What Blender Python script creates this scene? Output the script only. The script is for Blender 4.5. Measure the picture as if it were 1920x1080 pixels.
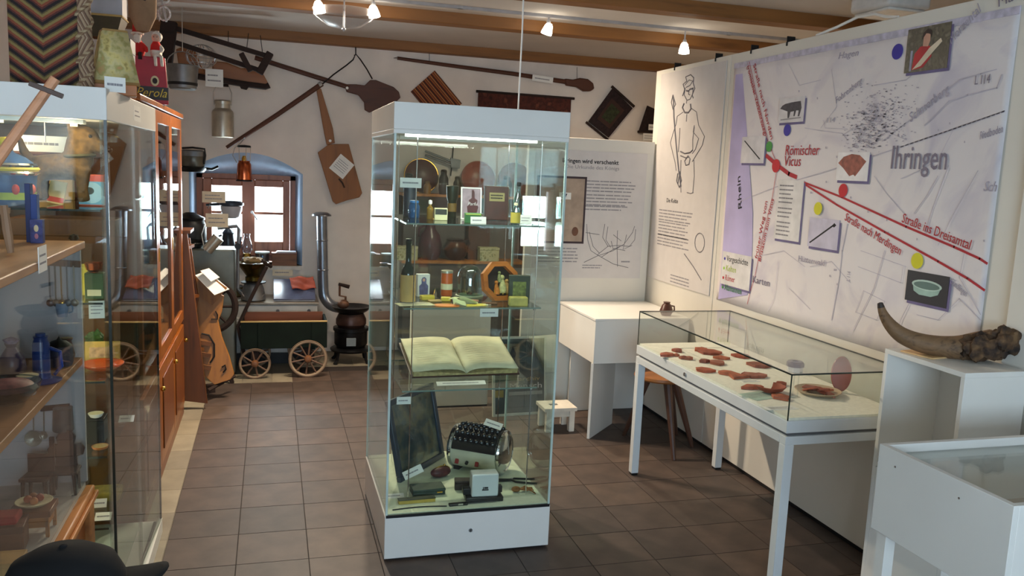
import bpy, bmesh, math, random
from mathutils import Vector, Matrix, Euler
for _o in list(bpy.data.objects): bpy.data.objects.remove(_o)
SC = bpy.context.scene
COL = SC.collection
RAD = math.radians
PI = math.pi

# ------------------------------------------------------------------ camera, world, light, exposure
FPX, CAM_H = 1560.0, 1.70
_yaw, _pit, _rol = RAD(16.33), RAD(8.16), RAD(2.51)
_fw = Vector((math.sin(_yaw)*math.cos(_pit), math.cos(_yaw)*math.cos(_pit), -math.sin(_pit)))
_ri = Vector((math.cos(_yaw), -math.sin(_yaw), 0))
_up = _ri.cross(_fw)
CR = _ri*math.cos(_rol) + _up*math.sin(_rol)
CU = -_ri*math.sin(_rol) + _up*math.cos(_rol)
CP = Vector((0, 0, CAM_H))
cam_d = bpy.data.cameras.new('camera'); cam = bpy.data.objects.new('camera', cam_d); COL.objects.link(cam)
cam_d.sensor_width = 36; cam_d.lens = FPX/1920*36; cam_d.clip_start = 0.02
_m = Matrix((CR, CU, -_fw)).transposed().to_4x4(); _m.translation = CP
cam.matrix_world = _m
SC.camera = cam

def at(x, y, ax, v):
    "point of the photograph's pixel (1920x1080) on the plane ax = v"
    d = CR*((x-960)/FPX) - CU*((y-540)/FPX) + _fw
    i = 'xyz'.index(ax)
    return CP + d*((v-CP[i])/d[i])

SC.view_settings.view_transform = 'Standard'
SC.view_settings.look = 'None'
SC.view_settings.gamma = 1.0
SC.view_settings.use_curve_mapping = False
SC.view_settings.exposure = 0.34
SC.cycles.transparent_max_bounces = 48
SC.cycles.max_bounces = 10

world = bpy.data.worlds.new('world'); SC.world = world; world.use_nodes = True
_bg = world.node_tree.nodes['Background']
_bg.inputs[0].default_value = (0.80, 0.90, 1.0, 1); _bg.inputs[1].default_value = 4.0

def area(name, loc, rot, sx, sy, power, col):
    l = bpy.data.lights.new(name, 'AREA'); l.shape = 'RECTANGLE'; l.size = sx; l.size_y = sy
    l.energy = power; l.color = col
    o = bpy.data.objects.new(name, l); COL.objects.link(o); o.location = loc; o.rotation_euler = rot
    return o
# daylight coming in through the windows of the wall behind the camera and through the far window
area('window_daylight', (-0.15, -2.46, 1.55), (RAD(90), 0, 0), 2.3, 1.3, 88, (0.52, 0.77, 1.0))
area('window_daylight', (-0.20, 7.74, 1.19), (RAD(-90), 0, 0), 0.70, 0.66, 44, (0.80, 0.90, 1.0))

# ------------------------------------------------------------------ materials
def lin(c):
    return tuple(((v/255)/12.92 if v/255 <= 0.04045 else ((v/255+0.055)/1.055)**2.4) for v in c)
MATS = {}
def _new(key):
    m = bpy.data.materials.new(key); m.use_nodes = True
    n = m.node_tree.nodes; n.clear()
    out = n.new('ShaderNodeOutputMaterial'); b = n.new('ShaderNodeBsdfPrincipled')
    m.node_tree.links.new(b.outputs[0], out.inputs[0])
    MATS[key] = m
    return m, n, m.node_tree.links, b
def _coord(n, l, scale=(1, 1, 1), rot=(0, 0, 0)):
    t = n.new('ShaderNodeTexCoord'); mp = n.new('ShaderNodeMapping')
    mp.inputs['Scale'].default_value = scale; mp.inputs['Rotation'].default_value = rot
    l.new(t.outputs['Object'], mp.inputs[0]); return mp.outputs[0]
def _ramp(n, l, fac, stops):
    r = n.new('ShaderNodeValToRGB'); e = r.color_ramp.elements
    while len(e) < len(stops): e.new(0.5)
    for i, (p, c) in enumerate(stops):
        e[i].position = p; e[i].color = lin(c) + (1,)
    l.new(fac, r.inputs[0]); return r.outputs[0]
def _bump(n, l, b, h, strength, dist=0.004):
    bp = n.new('ShaderNodeBump'); bp.inputs['Strength'].default_value = strength; bp.inputs['Distance'].default_value = dist
    l.new(h, bp.inputs['Height']); l.new(bp.outputs[0], b.inputs['Normal'])
def sh(c, k): return tuple(max(0, min(255, v*k)) for v in c)
def mat(key, rgb=(200, 200, 200), rough=0.5, metal=0.0, var=0.06, scale=12, bump=0.0, rgb2=None, emit=0, alpha=1, spec=0.5, trans=0):
    if key in MATS: return MATS[key]
    m, n, l, b = _new(key)
    nz = n.new('ShaderNodeTexNoise'); nz.inputs['Scale'].default_value = scale; nz.inputs['Detail'].default_value = 5
    l.new(_coord(n, l), nz.inputs[0])
    c = _ramp(n, l, nz.outputs[0], [(0.3, sh(rgb, 1-var)), (0.7, rgb2 or sh(rgb, 1+var))])
    l.new(c, b.inputs['Base Color'])
    b.inputs['Roughness'].default_value = rough; b.inputs['Metallic'].default_value = metal
    b.inputs['Specular IOR Level'].default_value = spec
    if trans: b.inputs['Transmission Weight'].default_value = trans
    if alpha < 1: b.inputs['Alpha'].default_value = alpha
    if emit:
        b.inputs['Emission Color'].default_value = lin(rgb) + (1,); b.inputs['Emission Strength'].default_value = emit
    if bump: _bump(n, l, b, nz.outputs[0], bump)
    return m
def wood(key, rgb, dark, rough=0.5, axis='x', scale=9, stretch=0.12, bump=0.15):
    if key in MATS: return MATS[key]
    m, n, l, b = _new(key)
    s = [1, 1, 1]; s['xyz'.index(axis)] = stretch
    co = _coord(n, l, tuple(s))
    nz = n.new('ShaderNodeTexNoise'); nz.inputs['Scale'].default_value = scale; nz.inputs['Detail'].default_value = 8
    nz.inputs['Distortion'].default_value = 1.2; l.new(co, nz.inputs[0])
    w = n.new('ShaderNodeTexNoise'); w.inputs['Scale'].default_value = scale*5; w.inputs['Detail'].default_value = 3; l.new(co, w.inputs[0])
    ad = n.new('ShaderNodeMath'); ad.operation = 'MULTIPLY_ADD'; ad.inputs[1].default_value = 0.35
    l.new(w.outputs[0], ad.inputs[0]); l.new(nz.outputs[0], ad.inputs[2])
    l.new(_ramp(n, l, ad.outputs[0], [(0.42, dark), (0.6, rgb), (0.9, sh(rgb, 1.12))]), b.inputs['Base Color'])
    b.inputs['Roughness'].default_value = rough
    _bump(n, l, b, ad.outputs[0], bump)
    return m
def glass(key, tint=(0.93, 0.97, 0.95), f0=0.05, rough=0.0, k=0.9):
    "thin clear pane: passes light straight, mirrors more at a glancing angle"
    if key in MATS: return MATS[key]
    m = bpy.data.materials.new(key); m.use_nodes = True; n = m.node_tree.nodes; l = m.node_tree.links; n.clear()
    out = n.new('ShaderNodeOutputMaterial'); mx = n.new('ShaderNodeMixShader')
    t = n.new('ShaderNodeBsdfTransparent'); t.inputs[0].default_value = tint + (1,)
    g = n.new('ShaderNodeBsdfGlossy'); g.inputs['Roughness'].default_value = rough
    lw = n.new('ShaderNodeLayerWeight'); p = n.new('ShaderNodeMath'); p.operation = 'POWER'; p.inputs[1].default_value = 5
    a = n.new('ShaderNodeMath'); a.operation = 'MULTIPLY_ADD'; a.inputs[1].default_value = k; a.inputs[2].default_value = f0
    lw.inputs[0].default_value = 0.5
    l.new(lw.outputs['Facing'], p.inputs[0]); l.new(p.outputs[0], a.inputs[0]); l.new(a.outputs[0], mx.inputs[0])
    l.new(t.outputs[0], mx.inputs[1]); l.new(g.outputs[0], mx.inputs[2]); l.new(mx.outputs[0], out.inputs[0])
    MATS[key] = m; return m
def bands(key, stops, freq, axis=0, chev=0.0, rough=0.9, shift=0.0, amp=0.0):
    "repeating colour bands along an axis; chev > 0 bends them into a zigzag across the other axis (period 1/chev)"
    if key in MATS: return MATS[key]
    m, n, l, b = _new(key)
    t = n.new('ShaderNodeTexCoord'); sp = n.new('ShaderNodeSeparateXYZ'); l.new(t.outputs['Object'], sp.inputs[0])
    def math_(op, a, b_=None, c=None):
        k = n.new('ShaderNodeMath'); k.operation = op
        for i, v in enumerate((a, b_, c)):
            if v is None: continue
            if isinstance(v, (int, float)): k.inputs[i].default_value = v
            else: l.new(v, k.inputs[i])
        return k.outputs[0]
    v = sp.outputs[axis]
    if chev:
        other = sp.outputs[0 if axis == 2 else (2 if axis == 0 else 0)]
        zz = math_('PINGPONG', math_('ADD', other, shift), 0.5/chev)
        v = math_('MULTIPLY_ADD', zz, amp, v)
    fr = math_('FRACT', math_('MULTIPLY_ADD', v, freq, 100.0))
    nz = n.new('ShaderNodeTexNoise'); nz.inputs['Scale'].default_value = 180; l.new(t.outputs['Object'], nz.inputs[0])
    fr2 = math_('FRACT', math_('MULTIPLY_ADD', nz.outputs[0], 0.10, fr))
    r = n.new('ShaderNodeValToRGB'); r.color_ramp.interpolation = 'CONSTANT'; e = r.color_ramp.elements
    while len(e) < len(stops): e.new(0.5)
    for i, (p, c) in enumerate(stops): e[i].position = p; e[i].color = lin(c) + (1,)
    l.new(fr2, r.inputs[0]); l.new(r.outputs[0], b.inputs['Base Color']); b.inputs['Roughness'].default_value = rough
    _bump(n, l, b, nz.outputs[0], 0.4)
    return m
def blotch(key, cols, scale=30, rough=0.6, metal=0, bump=0.0, sharp=True, detail=3, dist=0.0):
    "several colours in patches"
    if key in MATS: return MATS[key]
    m, n, l, b = _new(key)
    nz = n.new('ShaderNodeTexNoise'); nz.inputs['Scale'].default_value = scale; nz.inputs['Detail'].default_value = detail
    nz.inputs['Distortion'].default_value = dist
    l.new(_coord(n, l), nz.inputs[0])
    k = len(cols)
    c = _ramp(n, l, nz.outputs[0], [(0.30 + 0.40*i/max(1, k-1), cc) for i, cc in enumerate(cols)])
    if sharp: c.node.color_ramp.interpolation = 'CONSTANT' if sharp == 2 else 'LINEAR'
    l.new(c, b.inputs['Base Color']); b.inputs['Roughness'].default_value = rough; b.inputs['Metallic'].default_value = metal
    if bump: _bump(n, l, b, nz.outputs[0], bump)
    return m

# ------------------------------------------------------------------ mesh builder
class MB:
    def __init__(s, mtx=None): s.v = []; s.f = []; s.m = mtx or Matrix()
    def add(s, vs, fs, mtx=None):
        k = len(s.v); M_ = s.m @ mtx if mtx is not None else s.m
        s.v += [M_ @ Vector(v) for v in vs]; s.f += [tuple(i+k for i in f) for f in fs]; return s
    def bx(s, x0, x1, y0, y1, z0, z1, mtx=None):
        return s.add([(x0,y0,z0),(x1,y0,z0),(x1,y1,z0),(x0,y1,z0),(x0,y0,z1),(x1,y0,z1),(x1,y1,z1),(x0,y1,z1)],
                     [(3,2,1,0),(4,5,6,7),(0,1,5,4),(1,2,6,5),(2,3,7,6),(3,0,4,7)], mtx)
    def box(s, c, d, rot=None):
        M_ = Matrix.Translation(c)
        if rot: M_ = M_ @ Euler([RAD(a) for a in rot]).to_matrix().to_4x4()
        return s.bx(-d[0]/2, d[0]/2, -d[1]/2, d[1]/2, -d[2]/2, d[2]/2, M_)
    def bar(s, a, b, w, h, upv=(0, 0, 1)):
        "square bar from a to b"
        a, b = Vector(a), Vector(b); z = (b-a).normalized(); u = Vector(upv)
        if abs(z.dot(u)) > 0.98: u = Vector((1, 0, 0))
        x = u.cross(z).normalized(); y = z.cross(x)
        M_ = Matrix((x, y, z)).transposed().to_4x4(); M_.translation = a
        return s.bx(-w/2, w/2, -h/2, h/2, 0, (b-a).length, M_)
    def tube(s, pts, r, n=8, closed=False, flat=1.0):
        pts = [Vector(p) for p in pts]; k = len(pts)
        rr = r if isinstance(r, (list, tuple)) else [r]*k
        vs = []; prev = None
        for i, p in enumerate(pts):
            if closed: t = pts[(i+1) % k]-pts[i-1]
            else: t = pts[min(i+1, k-1)]-pts[max(i-1, 0)]
            t = t.normalized() if t.length > 1e-9 else Vector((0, 0, 1))
            if prev is None:
                u = Vector((0, 0, 1)) if abs(t.z) < 0.9 else Vector((1, 0, 0)); x = u.cross(t).normalized()
            else:
                x = (prev - t*prev.dot(t)).normalized()
            prev = x; y = t.cross(x)
            for j in range(n):
                a = 2*PI*j/n; vs.append(p + (x*math.cos(a) + y*math.sin(a)*flat)*rr[i])
        fs = []
        for i in range(k if closed else k-1):
            for j in range(n):
                a, b_ = i*n+j, i*n+(j+1) % n; c, d = ((i+1) % k)*n+(j+1) % n, ((i+1) % k)*n+j
                fs.append((a, b_, c, d))
        if not closed: fs += [tuple(reversed(range(n))), tuple(range((k-1)*n, k*n))]
        return s.add(vs, fs)
    def cyl(s, a, b, r0, r1=None, n=16): return s.tube([a, b], [r0, r0 if r1 is None else r1], n)
    def lathe(s, prof, o=(0, 0, 0), n=24, mtx=None, a0=0, a1=2*PI, cap=True):
        "profile [(r, z)] turned about z"
        vs = []; fs = []; full = abs(a1-a0-2*PI) < 1e-6; m_ = n if full else n+1
        for r, z in prof:
            for j in range(m_):
                a = a0+(a1-a0)*j/n; vs.append((r*math.cos(a), r*math.sin(a), z))
        for i in range(len(prof)-1):
            for j in range(n):
                j2 = (j+1) % m_
                fs.append((i*m_+j, i*m_+j2, (i+1)*m_+j2, (i+1)*m_+j))
        if full and cap:
            if prof[0][0] > 1e-4: fs.append(tuple(reversed(range(n))))
            if prof[-1][0] > 1e-4: fs.append(tuple(range((len(prof)-1)*n, len(prof)*n)))
        M_ = Matrix.Translation(o)
        if mtx is not None: M_ = M_ @ mtx
        return s.add(vs, fs, M_)
    def prism(s, poly, d, mtx=None, y0=None):
        "polygon [(x, z)] extruded along y, thickness d (centred unless y0 given)"
        n = len(poly); a = -d/2 if y0 is None else y0
        vs = [(x, a, z) for x, z in poly] + [(x, a+d, z) for x, z in poly]
        fs = [tuple(range(n)), tuple(reversed(range(n, 2*n)))] + [(i, i+n, (i+1) % n+n, (i+1) % n) for i in range(n)]
        return s.add(vs, fs, mtx)
    def ball(s, c, r, n=14, k=9, mtx=None):
        rx, ry, rz = r if isinstance(r, (tuple, list)) else (r, r, r)
        pr = [(math.sin(PI*i/k), -math.cos(PI*i/k)) for i in range(k+1)]
        M_ = Matrix.Translation(c)
        if mtx is not None: M_ = M_ @ mtx
        return s.lathe([(max(a, 1e-5), b) for a, b in pr], n=n, mtx=M_ @ Matrix.Diagonal((rx, ry, rz, 1)))
    def grid(s, nx, ny, fn):
        vs = [fn(i/nx, j/ny) for j in range(ny+1) for i in range(nx+1)]
        fs = [(j*(nx+1)+i, j*(nx+1)+i+1, (j+1)*(nx+1)+i+1, (j+1)*(nx+1)+i) for j in range(ny) for i in range(nx)]
        return s.add(vs, fs)
    def build(s, name, m, parent=None, bevel=0, smooth=35, solid=0, sub=0, fix=True):
        me = bpy.data.meshes.new(name); me.from_pydata([tuple(v) for v in s.v], [], s.f)
        if fix:
            bm = bmesh.new(); bm.from_mesh(me); bmesh.ops.recalc_face_normals(bm, faces=bm.faces); bm.to_mesh(me); bm.free()
        me.polygons.foreach_set('use_smooth', [True]*len(me.polygons)); me.set_sharp_from_angle(angle=RAD(smooth))
        if m is not None: me.materials.append(m if not isinstance(m, str) else MATS[m])
        o = bpy.data.objects.new(name, me); COL.objects.link(o)
        if parent is not None: o.parent = parent
        if solid: q = o.modifiers.new('solid', 'SOLIDIFY'); q.thickness = solid; q.offset = 0
        if sub: q = o.modifiers.new('sub', 'SUBSURF'); q.levels = sub; q.render_levels = sub
        if bevel: q = o.modifiers.new('bevel', 'BEVEL'); q.width = bevel; q.segments = 2; q.limit_method = 'ANGLE'
        return o

def tag(o, label, cat, group=None, kind=None):
    if label: o['label'] = label
    if cat: o['category'] = cat
    if group: o['group'] = group
    if kind: o['kind'] = kind
    return o
def thing(name, label, cat, loc=(0, 0, 0), rz=0, group=None, rot=None):
    o = bpy.data.objects.new(name, None); COL.objects.link(o); o.empty_display_size = 0.05
    o.location = loc; o.rotation_euler = [RAD(a) for a in rot] if rot else (0, 0, RAD(rz))
    return tag(o, label, cat, group)
def struct(o, label=None): o['kind'] = 'structure'; 
def part(name, m, parent, fn, **kw):
    b = MB(); fn(b); return b.build(name, m, parent, **kw)
def bxp(name, m, parent, *d, **kw): return MB().bx(*d).build(name, m, parent, **kw)
def text(s, size, mtx, m, parent, name='lettering', align='LEFT', extrude=0.0004, shear=0.0, bold=0.0, xs=1.0, fit=None):
    cu = bpy.data.curves.new('t', 'FONT'); cu.body = s; cu.size = size; cu.align_x = align; cu.extrude = extrude
    cu.shear = shear; cu.resolution_u = 2; cu.offset = bold
    t = bpy.data.objects.new('t', cu); COL.objects.link(t)
    bpy.context.view_layer.update()
    me = bpy.data.meshes.new_from_object(t.evaluated_get(bpy.context.evaluated_depsgraph_get()))
    bpy.data.objects.remove(t); bpy.data.curves.remove(cu)
    if fit: xx = [v.co.x for v in me.vertices]; xs = fit/max(1e-6, max(xx)-min(xx))
    me.transform(mtx @ Matrix.Diagonal((xs, 1, 1, 1))); me.materials.clear(); me.materials.append(m); me.name = name
    o = bpy.data.objects.new(name, me); COL.objects.link(o)
    if parent is not None: o.parent = parent
    return o
# frames for flat print: local x -> reading direction, local y -> up, local z -> towards the reader
def frame(o, right, up=(0, 0, 1)):
    r_ = Vector(right).normalized(); u_ = Vector(up); n_ = r_.cross(u_).normalized(); u_ = n_.cross(r_)
    M_ = Matrix((r_, u_, n_)).transposed().to_4x4(); M_.translation = Vector(o); return M_

# ------------------------------------------------------------------ common materials
white = mat('white_lacquer', (226, 224, 218), 0.45, var=0.015, scale=3)
whitep = mat('white_painted_panel', (222, 217, 206), 0.6, var=0.02, scale=2)
paper = mat('white_paper', (238, 236, 230), 0.8, var=0.02)
ink = mat('black_ink', (40, 38, 40), 0.8)
greyink = mat('grey_ink', (146, 142, 146), 0.8)
pane = glass('clear_pane')
tpane = glass('display_pane', (0.97, 0.985, 0.975), 0.02, k=.6)
edge = mat('green_glass_edge', (120, 140, 132), 0.15, var=0.05)
steel = mat('brushed_steel', (190, 190, 192), 0.3, 1.0)
chrome = mat('chrome', (225, 225, 228), 0.08, 1.0, var=0.01)
blackm = mat('black_iron', (28, 27, 28), 0.5, 0.4)
blackp = mat('black_plastic', (22, 22, 24), 0.4)
zinc = mat('zinc_sheet', (128, 128, 128), 0.5, 0.8, var=0.15, scale=8)
copper = mat('copper', (176, 92, 58), 0.25, 1.0, var=0.2, scale=10)
brass = mat('brass', (190, 150, 70), 0.25, 1.0, var=0.15)
redw = wood('red_brown_wood', (116, 62, 26), (82, 40, 16), 0.35, 'z')
pinew = wood('honey_pine', (186, 124, 64), (150, 92, 44), 0.45, 'y')
darkw = wood('dark_old_wood', (40, 24, 18), (22, 13, 10), 0.85, 'x')
midw = wood('brown_wood', (120, 76, 44), (84, 50, 28), 0.55, 'x')
beamw = wood('beam_wood', (132, 86, 40), (90, 54, 24), 0.6, 'x', scale=6)
# ------------------------------------------------------------------ the room
BW, CEIL = 7.5, 2.75
plaster = mat('white_plaster', (230, 219, 208), 0.85, var=0.03, scale=4, bump=0.12)
ceilm = mat('ceiling_plaster', (205, 198, 192), 0.9, var=0.02, scale=3)
stone = mat('pale_stone', (136, 126, 108), 0.6, var=0.08, scale=7, bump=0.05)
floor = bxp('floor', stone, None, -1.75, 4.4, -2.6, BW+.3, -0.12, -0.006)
tag(floor, 'brown clay tiled floor with a pale stone border', 'floor', kind='structure')
tiles_m = [mat('clay_tile_%d' % i, c, 0.55, var=0.16, scale=7, bump=0.08) for i, c in enumerate([(77, 63, 56), (72, 60, 54), (84, 69, 60), (67, 56, 51)])]
TS = 0.2985
random.seed(5)
tmesh = []
for m_ in tiles_m:
    b = MB().bx(-TS/2+.0022, TS/2-.0022, -TS/2+.0022, TS/2-.0022, -0.006, 0.0)
    o = b.build('tile', m_, floor, bevel=0); tmesh.append(o.data); bpy.data.objects.remove(o)
rows0 = 4.37 - 9*TS
extra = MB()
for i in range(-1, 10):
    x = -0.139 + (i+0.5)*TS
    for j in range(-6, 26):
        y = rows0 + (j+0.5)*TS
        lim = 6.44 if x < 0.15 else 6.93
        if y + TS/2 > lim + 0.08: continue
        if j < 0 and (i > 3 or True):
            extra.bx(x-TS/2+.002, x+TS/2-.002, y-TS/2+.002, y+TS/2-.002, -0.006, 0); continue
        o = bpy.data.objects.new('tile', tmesh[random.choice((0, 0, 1, 1, 2, 3))]); COL.objects.link(o)
        o.parent = floor; o.location = (x, y, random.uniform(-.0006, 0))
        o.rotation_euler = (0, 0, RAD(random.choice((0, 90, 180, 270))))
bxp('tile_bed', mat('joint_mortar', (46, 38, 35), .9), floor, -.4375, 2.62, -1.0, 6.43, -.0059, -.0022)
bxp('tile_bed', mat('joint_mortar'), floor, .161, 2.62, 6.43, 6.92, -.0059, -.0022)
eo = extra.build('tile_field', tiles_m[0], floor); eo['kind'] = 'stuff'
# pale slabs along the left and the far side, each with its joints
slab_m = [mat('pale_slab_%d' % i, c, 0.55, var=0.07, scale=8, bump=0.05) for i, c in enumerate([(142, 132, 112), (134, 125, 108), (148, 138, 118)])]
for j in range(6, 26):
    y = rows0 + (j-3+0.5)*TS
    bxp('stone_slab', slab_m[j % 3], floor, -1.2, -0.441, y-TS/2+.001, y+TS/2-.001, -0.006, -0.0008)
for k in range(7):
    x = -0.43+0.22*k
    y0 = 6.46 if x < 0.1 else 6.95
    bxp('stone_slab', slab_m[k % 3], floor, x+.002, x+.218, y0, 7.2, -0.006, -0.0008)

# far wall with an arched window niche
NX0, NX1, NZ0, NZS, NZT = -0.66, 0.262, 0.775, 1.57, 1.735
arch = []
for i in range(17):
    t = i/16; arch.append((NX0+(NX1-NX0)*t, NZS+(NZT-NZS)*(1-(2*t-1)**2)))
wb = MB()
wb.bx(-1.75, NX0, BW, BW+.3, 0, CEIL); wb.bx(NX1, 4.4, BW, BW+.3, 0, CEIL); wb.bx(NX0, NX1, BW, BW+.3, 0, NZ0)
for (xa, za), (xb, zb) in zip(arch[:-1], arch[1:]):
    wb.prism([(xa, za), (xb, zb), (xb, CEIL), (xa, CEIL)], 0.3, y0=BW)
wall_back = wb.build('wall_back', plaster, fix=True); tag(wall_back, 'white plastered far wall with an arched window niche', 'wall', kind='structure')
bluew = mat('blue_niche_paint', (172, 200, 230), 0.8, var=0.05, scale=6, bump=0.08)
rv = MB()
outl = [(NX0, NZ0)] + arch + [(NX1, NZ0)]
WY = BW+0.17
_a, _b = at(366, 322, 'y', WY), at(556, 330, 'y', WY)
inl = [(_a.x+.01+(x-NX0)/(NX1-NX0)*(_b.x-_a.x-.02), min(z, _a.z-.01)) for x, z in outl]
k = len(outl)
rv.add([(x, BW-.001, z) for x, z in outl]+[(x, WY+.01, z) for x, z in inl], [(i, i+1, i+1+k, i+k) for i in range(k-1)])
rv.build('niche_reveal', bluew, wall_back, solid=.004)
bxp('niche_sill', mat('sill_paint', (205, 200, 190), .7), wall_back, NX0, NX1, BW-.06, BW+.25, NZ0-.03, NZ0)
# the window: wooden frame, two sashes of two panes
winw = wood('window_wood', (150, 92, 66), (112, 62, 44), 0.45, 'z')
win = thing('window_1', 'red-brown wooden casement window of four bright panes in the arched niche', 'window', (0, WY, 0)); win['kind'] = 'structure'
def wpt(x, y): p = at(x, y, 'y', WY); return p.x, p.z
xl, zt = wpt(366, 322); xr, _ = wpt(556, 330); zb = 0.79
part('window_frame', winw, win, lambda b: (b.bx(xl, xl+.06, 0, .06, zb, zt), b.bx(xr-.055, xr, 0, .06, zb, zt), b.bx(xl, xr, 0, .06, zt-.05, zt), b.bx(xl, xr, 0, .06, zb, zb+.05)), bevel=.004)
p0 = wpt(397, 347); p1 = wpt(454, 452); p2 = wpt(478, 349); p3 = wpt(530, 453); zm = wpt(500, 400)[1]; xm = wpt(466, 400)[0]
for (a, c_, o0, o1) in ((p0[0], p1[0], xl+.06, xm), (p2[0], p3[0], xm, xr-.055)):
    zt_, zb_ = p0[1], p1[1]
    s = part('sash', winw, win, lambda b: (b.bx(o0+.002, a, -.02, .03, zb+.05, zt-.05), b.bx(c_, o1-.002, -.02, .03, zb+.05, zt-.05), b.bx(a, c_, -.02, .03, zt_, zt-.05), b.bx(a, c_, -.02, .03, zb+.05, zb_)), bevel=.005)
    part('muntin', winw, s, lambda b: b.bx(a, c_, -.012, .025, zm-.012, zm+.012), bevel=.004)
    for za, zc_ in ((zb_, zm-.012), (zm+.012, zt_)):
        bxp('pane', pane, s, a, c_, .004, .010, za, zc_)
part('meeting_stile', winw, win, lambda b: b.bx(xm-.018, xm+.018, -.026, -.020, zb+.05, zt-.05))
part('window_handle', mat('white_handle', (230, 230, 232), .3), win, lambda b: (b.cyl((xm+.03, -.02, zm+.01), (xm+.03, -.05, zm+.01), .012), b.bar((xm+.03, -.05, zm+.015), (xm+.075, -.055, zm-.055), .018, .012)))

# remaining walls
wl = bxp('wall_left', plaster, None, -1.75, -1.6, -2.6, BW, 0, CEIL); wl['kind'] = 'structure'
wr = bxp('wall_right', plaster, None, 4.25, 4.4, -2.6, BW, 0, CEIL); wr['kind'] = 'structure'
wf = MB(); 
for a, c_ in ((-1.75, -1.3), (1.0, 3.05), (3.14, 4.4)): wf.bx(a, c_, -2.6, -2.4, 0, CEIL)
for a, c_, z0, z1 in ((-1.3, 1.0, .9, 2.2), (3.05, 3.14, .75, 1.45)): wf.bx(a, c_, -2.6, -2.4, 0, z0); wf.bx(a, c_, -2.6, -2.4, z1, CEIL)
o = wf.build('wall_front', plaster); o['kind'] = 'structure'
ce = bxp('ceiling', ceilm, None, -1.75, 4.4, -2.6, BW+.3, CEIL, CEIL+.12); tag(ce, 'white plaster ceiling between wooden beams', 'ceiling', kind='structure')
for n_, (y0, y1) in enumerate(((7.385, 7.499), (5.85, 5.985), (4.72, 4.86), (3.3, 3.44), (1.9, 2.04), (0.4, .54), (-1.1, -.96))):
    o = bxp('ceiling_beam', beamw, None, -1.6, 4.25, y0, y1, 2.672, CEIL+.01, bevel=.006)
    tag(o, ['honey-brown ceiling beam against the far wall', 'honey-brown ceiling beam behind the spotlights', 'honey-brown ceiling beam in front of the spotlights', 'ceiling beam above the glass showcase', 'ceiling beam near the camera', 'ceiling beam above the camera', 'ceiling beam behind the camera'][n_], 'beam', kind='structure')

# ------------------------------------------------------------------ white exhibition panels
def panel_thing(name, label, x0, x1, y0, y1, z0, z1, group=None):
    o = thing(name, label, 'panel', ((x0+x1)/2, (y0+y1)/2, 0), group=group)
    bxp('board', whitep, o, -(x1-x0)/2, (x1-x0)/2, -(y1-y0)/2, (y1-y0)/2, z0, z1, bevel=.002)
    bxp('base_shadow_strip', blackp, o, -(x1-x0)/2+.006, (x1-x0)/2-.004, -(y1-y0)/2, (y1-y0)/2, 0, z0)  # black strip stands in for the shade in the gap under the board
    return o
PX = 2.64
panel_thing('exhibition_panel', 'tall white panel carrying the big map banner', PX, PX+.04, 2.42, 4.562, .022, 2.43)
panel_thing('exhibition_panel', 'tall white panel carrying the line drawing of a man with a spear', PX, PX+.04, 4.568, 5.58, .022, 2.43)
panel_thing('exhibition_panel', 'white panel at the right edge next to the map', PX-.03, PX+.01, .9, 2.40, .022, 2.44)
panel_thing('exhibition_panel', 'white panel facing the room with the document poster', 1.69, 2.625, 5.5, 5.54, .022, 1.93)
panel_thing('exhibition_panel', 'low white panel standing behind the glass showcase', .93, 1.50, 5.62, 5.66, .012, .74)
# ------------------------------------------------------------------ helpers for exhibits
def W(root): return MB(Matrix.Translation(-Vector(root.location)))
def wp(name, m, root, fn, parent=None, **kw):
    "part given in world coordinates under an unrotated root"
    b = W(root); fn(b); return b.build(name, m, parent or root, **kw)
def lines_mb(b, M_, w, h, n, rag=0.25, th=0.30, seed=1):
    "n lines of small print in a w x h block (local x right, y up, origin top left)"
    rnd = random.Random(seed); st = h/n
    for i in range(n):
        ww = w*(1-rag*rnd.random()*(1 if rnd.random() < .4 else .25)); y = -(i+.5)*st
        x = 0
        while x < ww-.1*w*.3:
            l_ = min(ww-x, w*rnd.uniform(.06, .2)); b.bx(x, x+l_*.9, y-st*th/2, y+st*th/2, 0, .0003, M_); x += l_
def card(label, loc, w, h, rz=0, tilt=0, n=2, cat='label', group=None, flat=False, rot=None, title=None, m=None, holder=None):
    "small printed label card; local x right, z up, printed face towards -y"
    o = thing('label_card', label, cat, loc, group=group, rot=rot or ((-tilt, 0, rz) if not flat else (-90+tilt, 0, rz)))
    bxp('paper', m or paper, o, -w/2, w/2, 0, .0015, 0, h)
    if holder: part('holder_wire', steel, o, lambda b: b.tube([(0, .002, h*.6), (holder[0]*.5, holder[1]*.5+.002, h*.7+holder[2]*.5), (holder[0], holder[1], h*.6+holder[2])], .003, 6))
    F_ = frame((-w*.38, -.0002, h*.80), (1, 0, 0))
    if title: text(title, h*.34, frame((-w*.36, -.0002, h*.35), (1, 0, 0)), ink, o, 'lettering')
    else:
        b = MB(); lines_mb(b, F_, w*.76, h*.6, n, th=.26, seed=len(label)); b.build('print', greyink, o)
    return o
def bottle(name, label, loc, prof, m, cat='bottle', stopper=None, label_band=None, n=20, rz=0, cap_m=None):
    "turned vessel: prof [(r, z)], optional stopper profile and paper band (r, z0, z1, material)"
    o = thing(name, label, cat, loc, rz)
    MB().lathe(prof, n=n).build('body', m, o)
    if stopper: MB().lathe(stopper, n=n).build('stopper', cap_m or blackp, o)
    if label_band:
        r, z0, z1, lm = label_band; MB().lathe([(r, z0), (r+.0006, z0), (r+.0006, z1), (r, z1)], n=n, cap=False).build('paper_label', lm, o)
    return o
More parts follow.
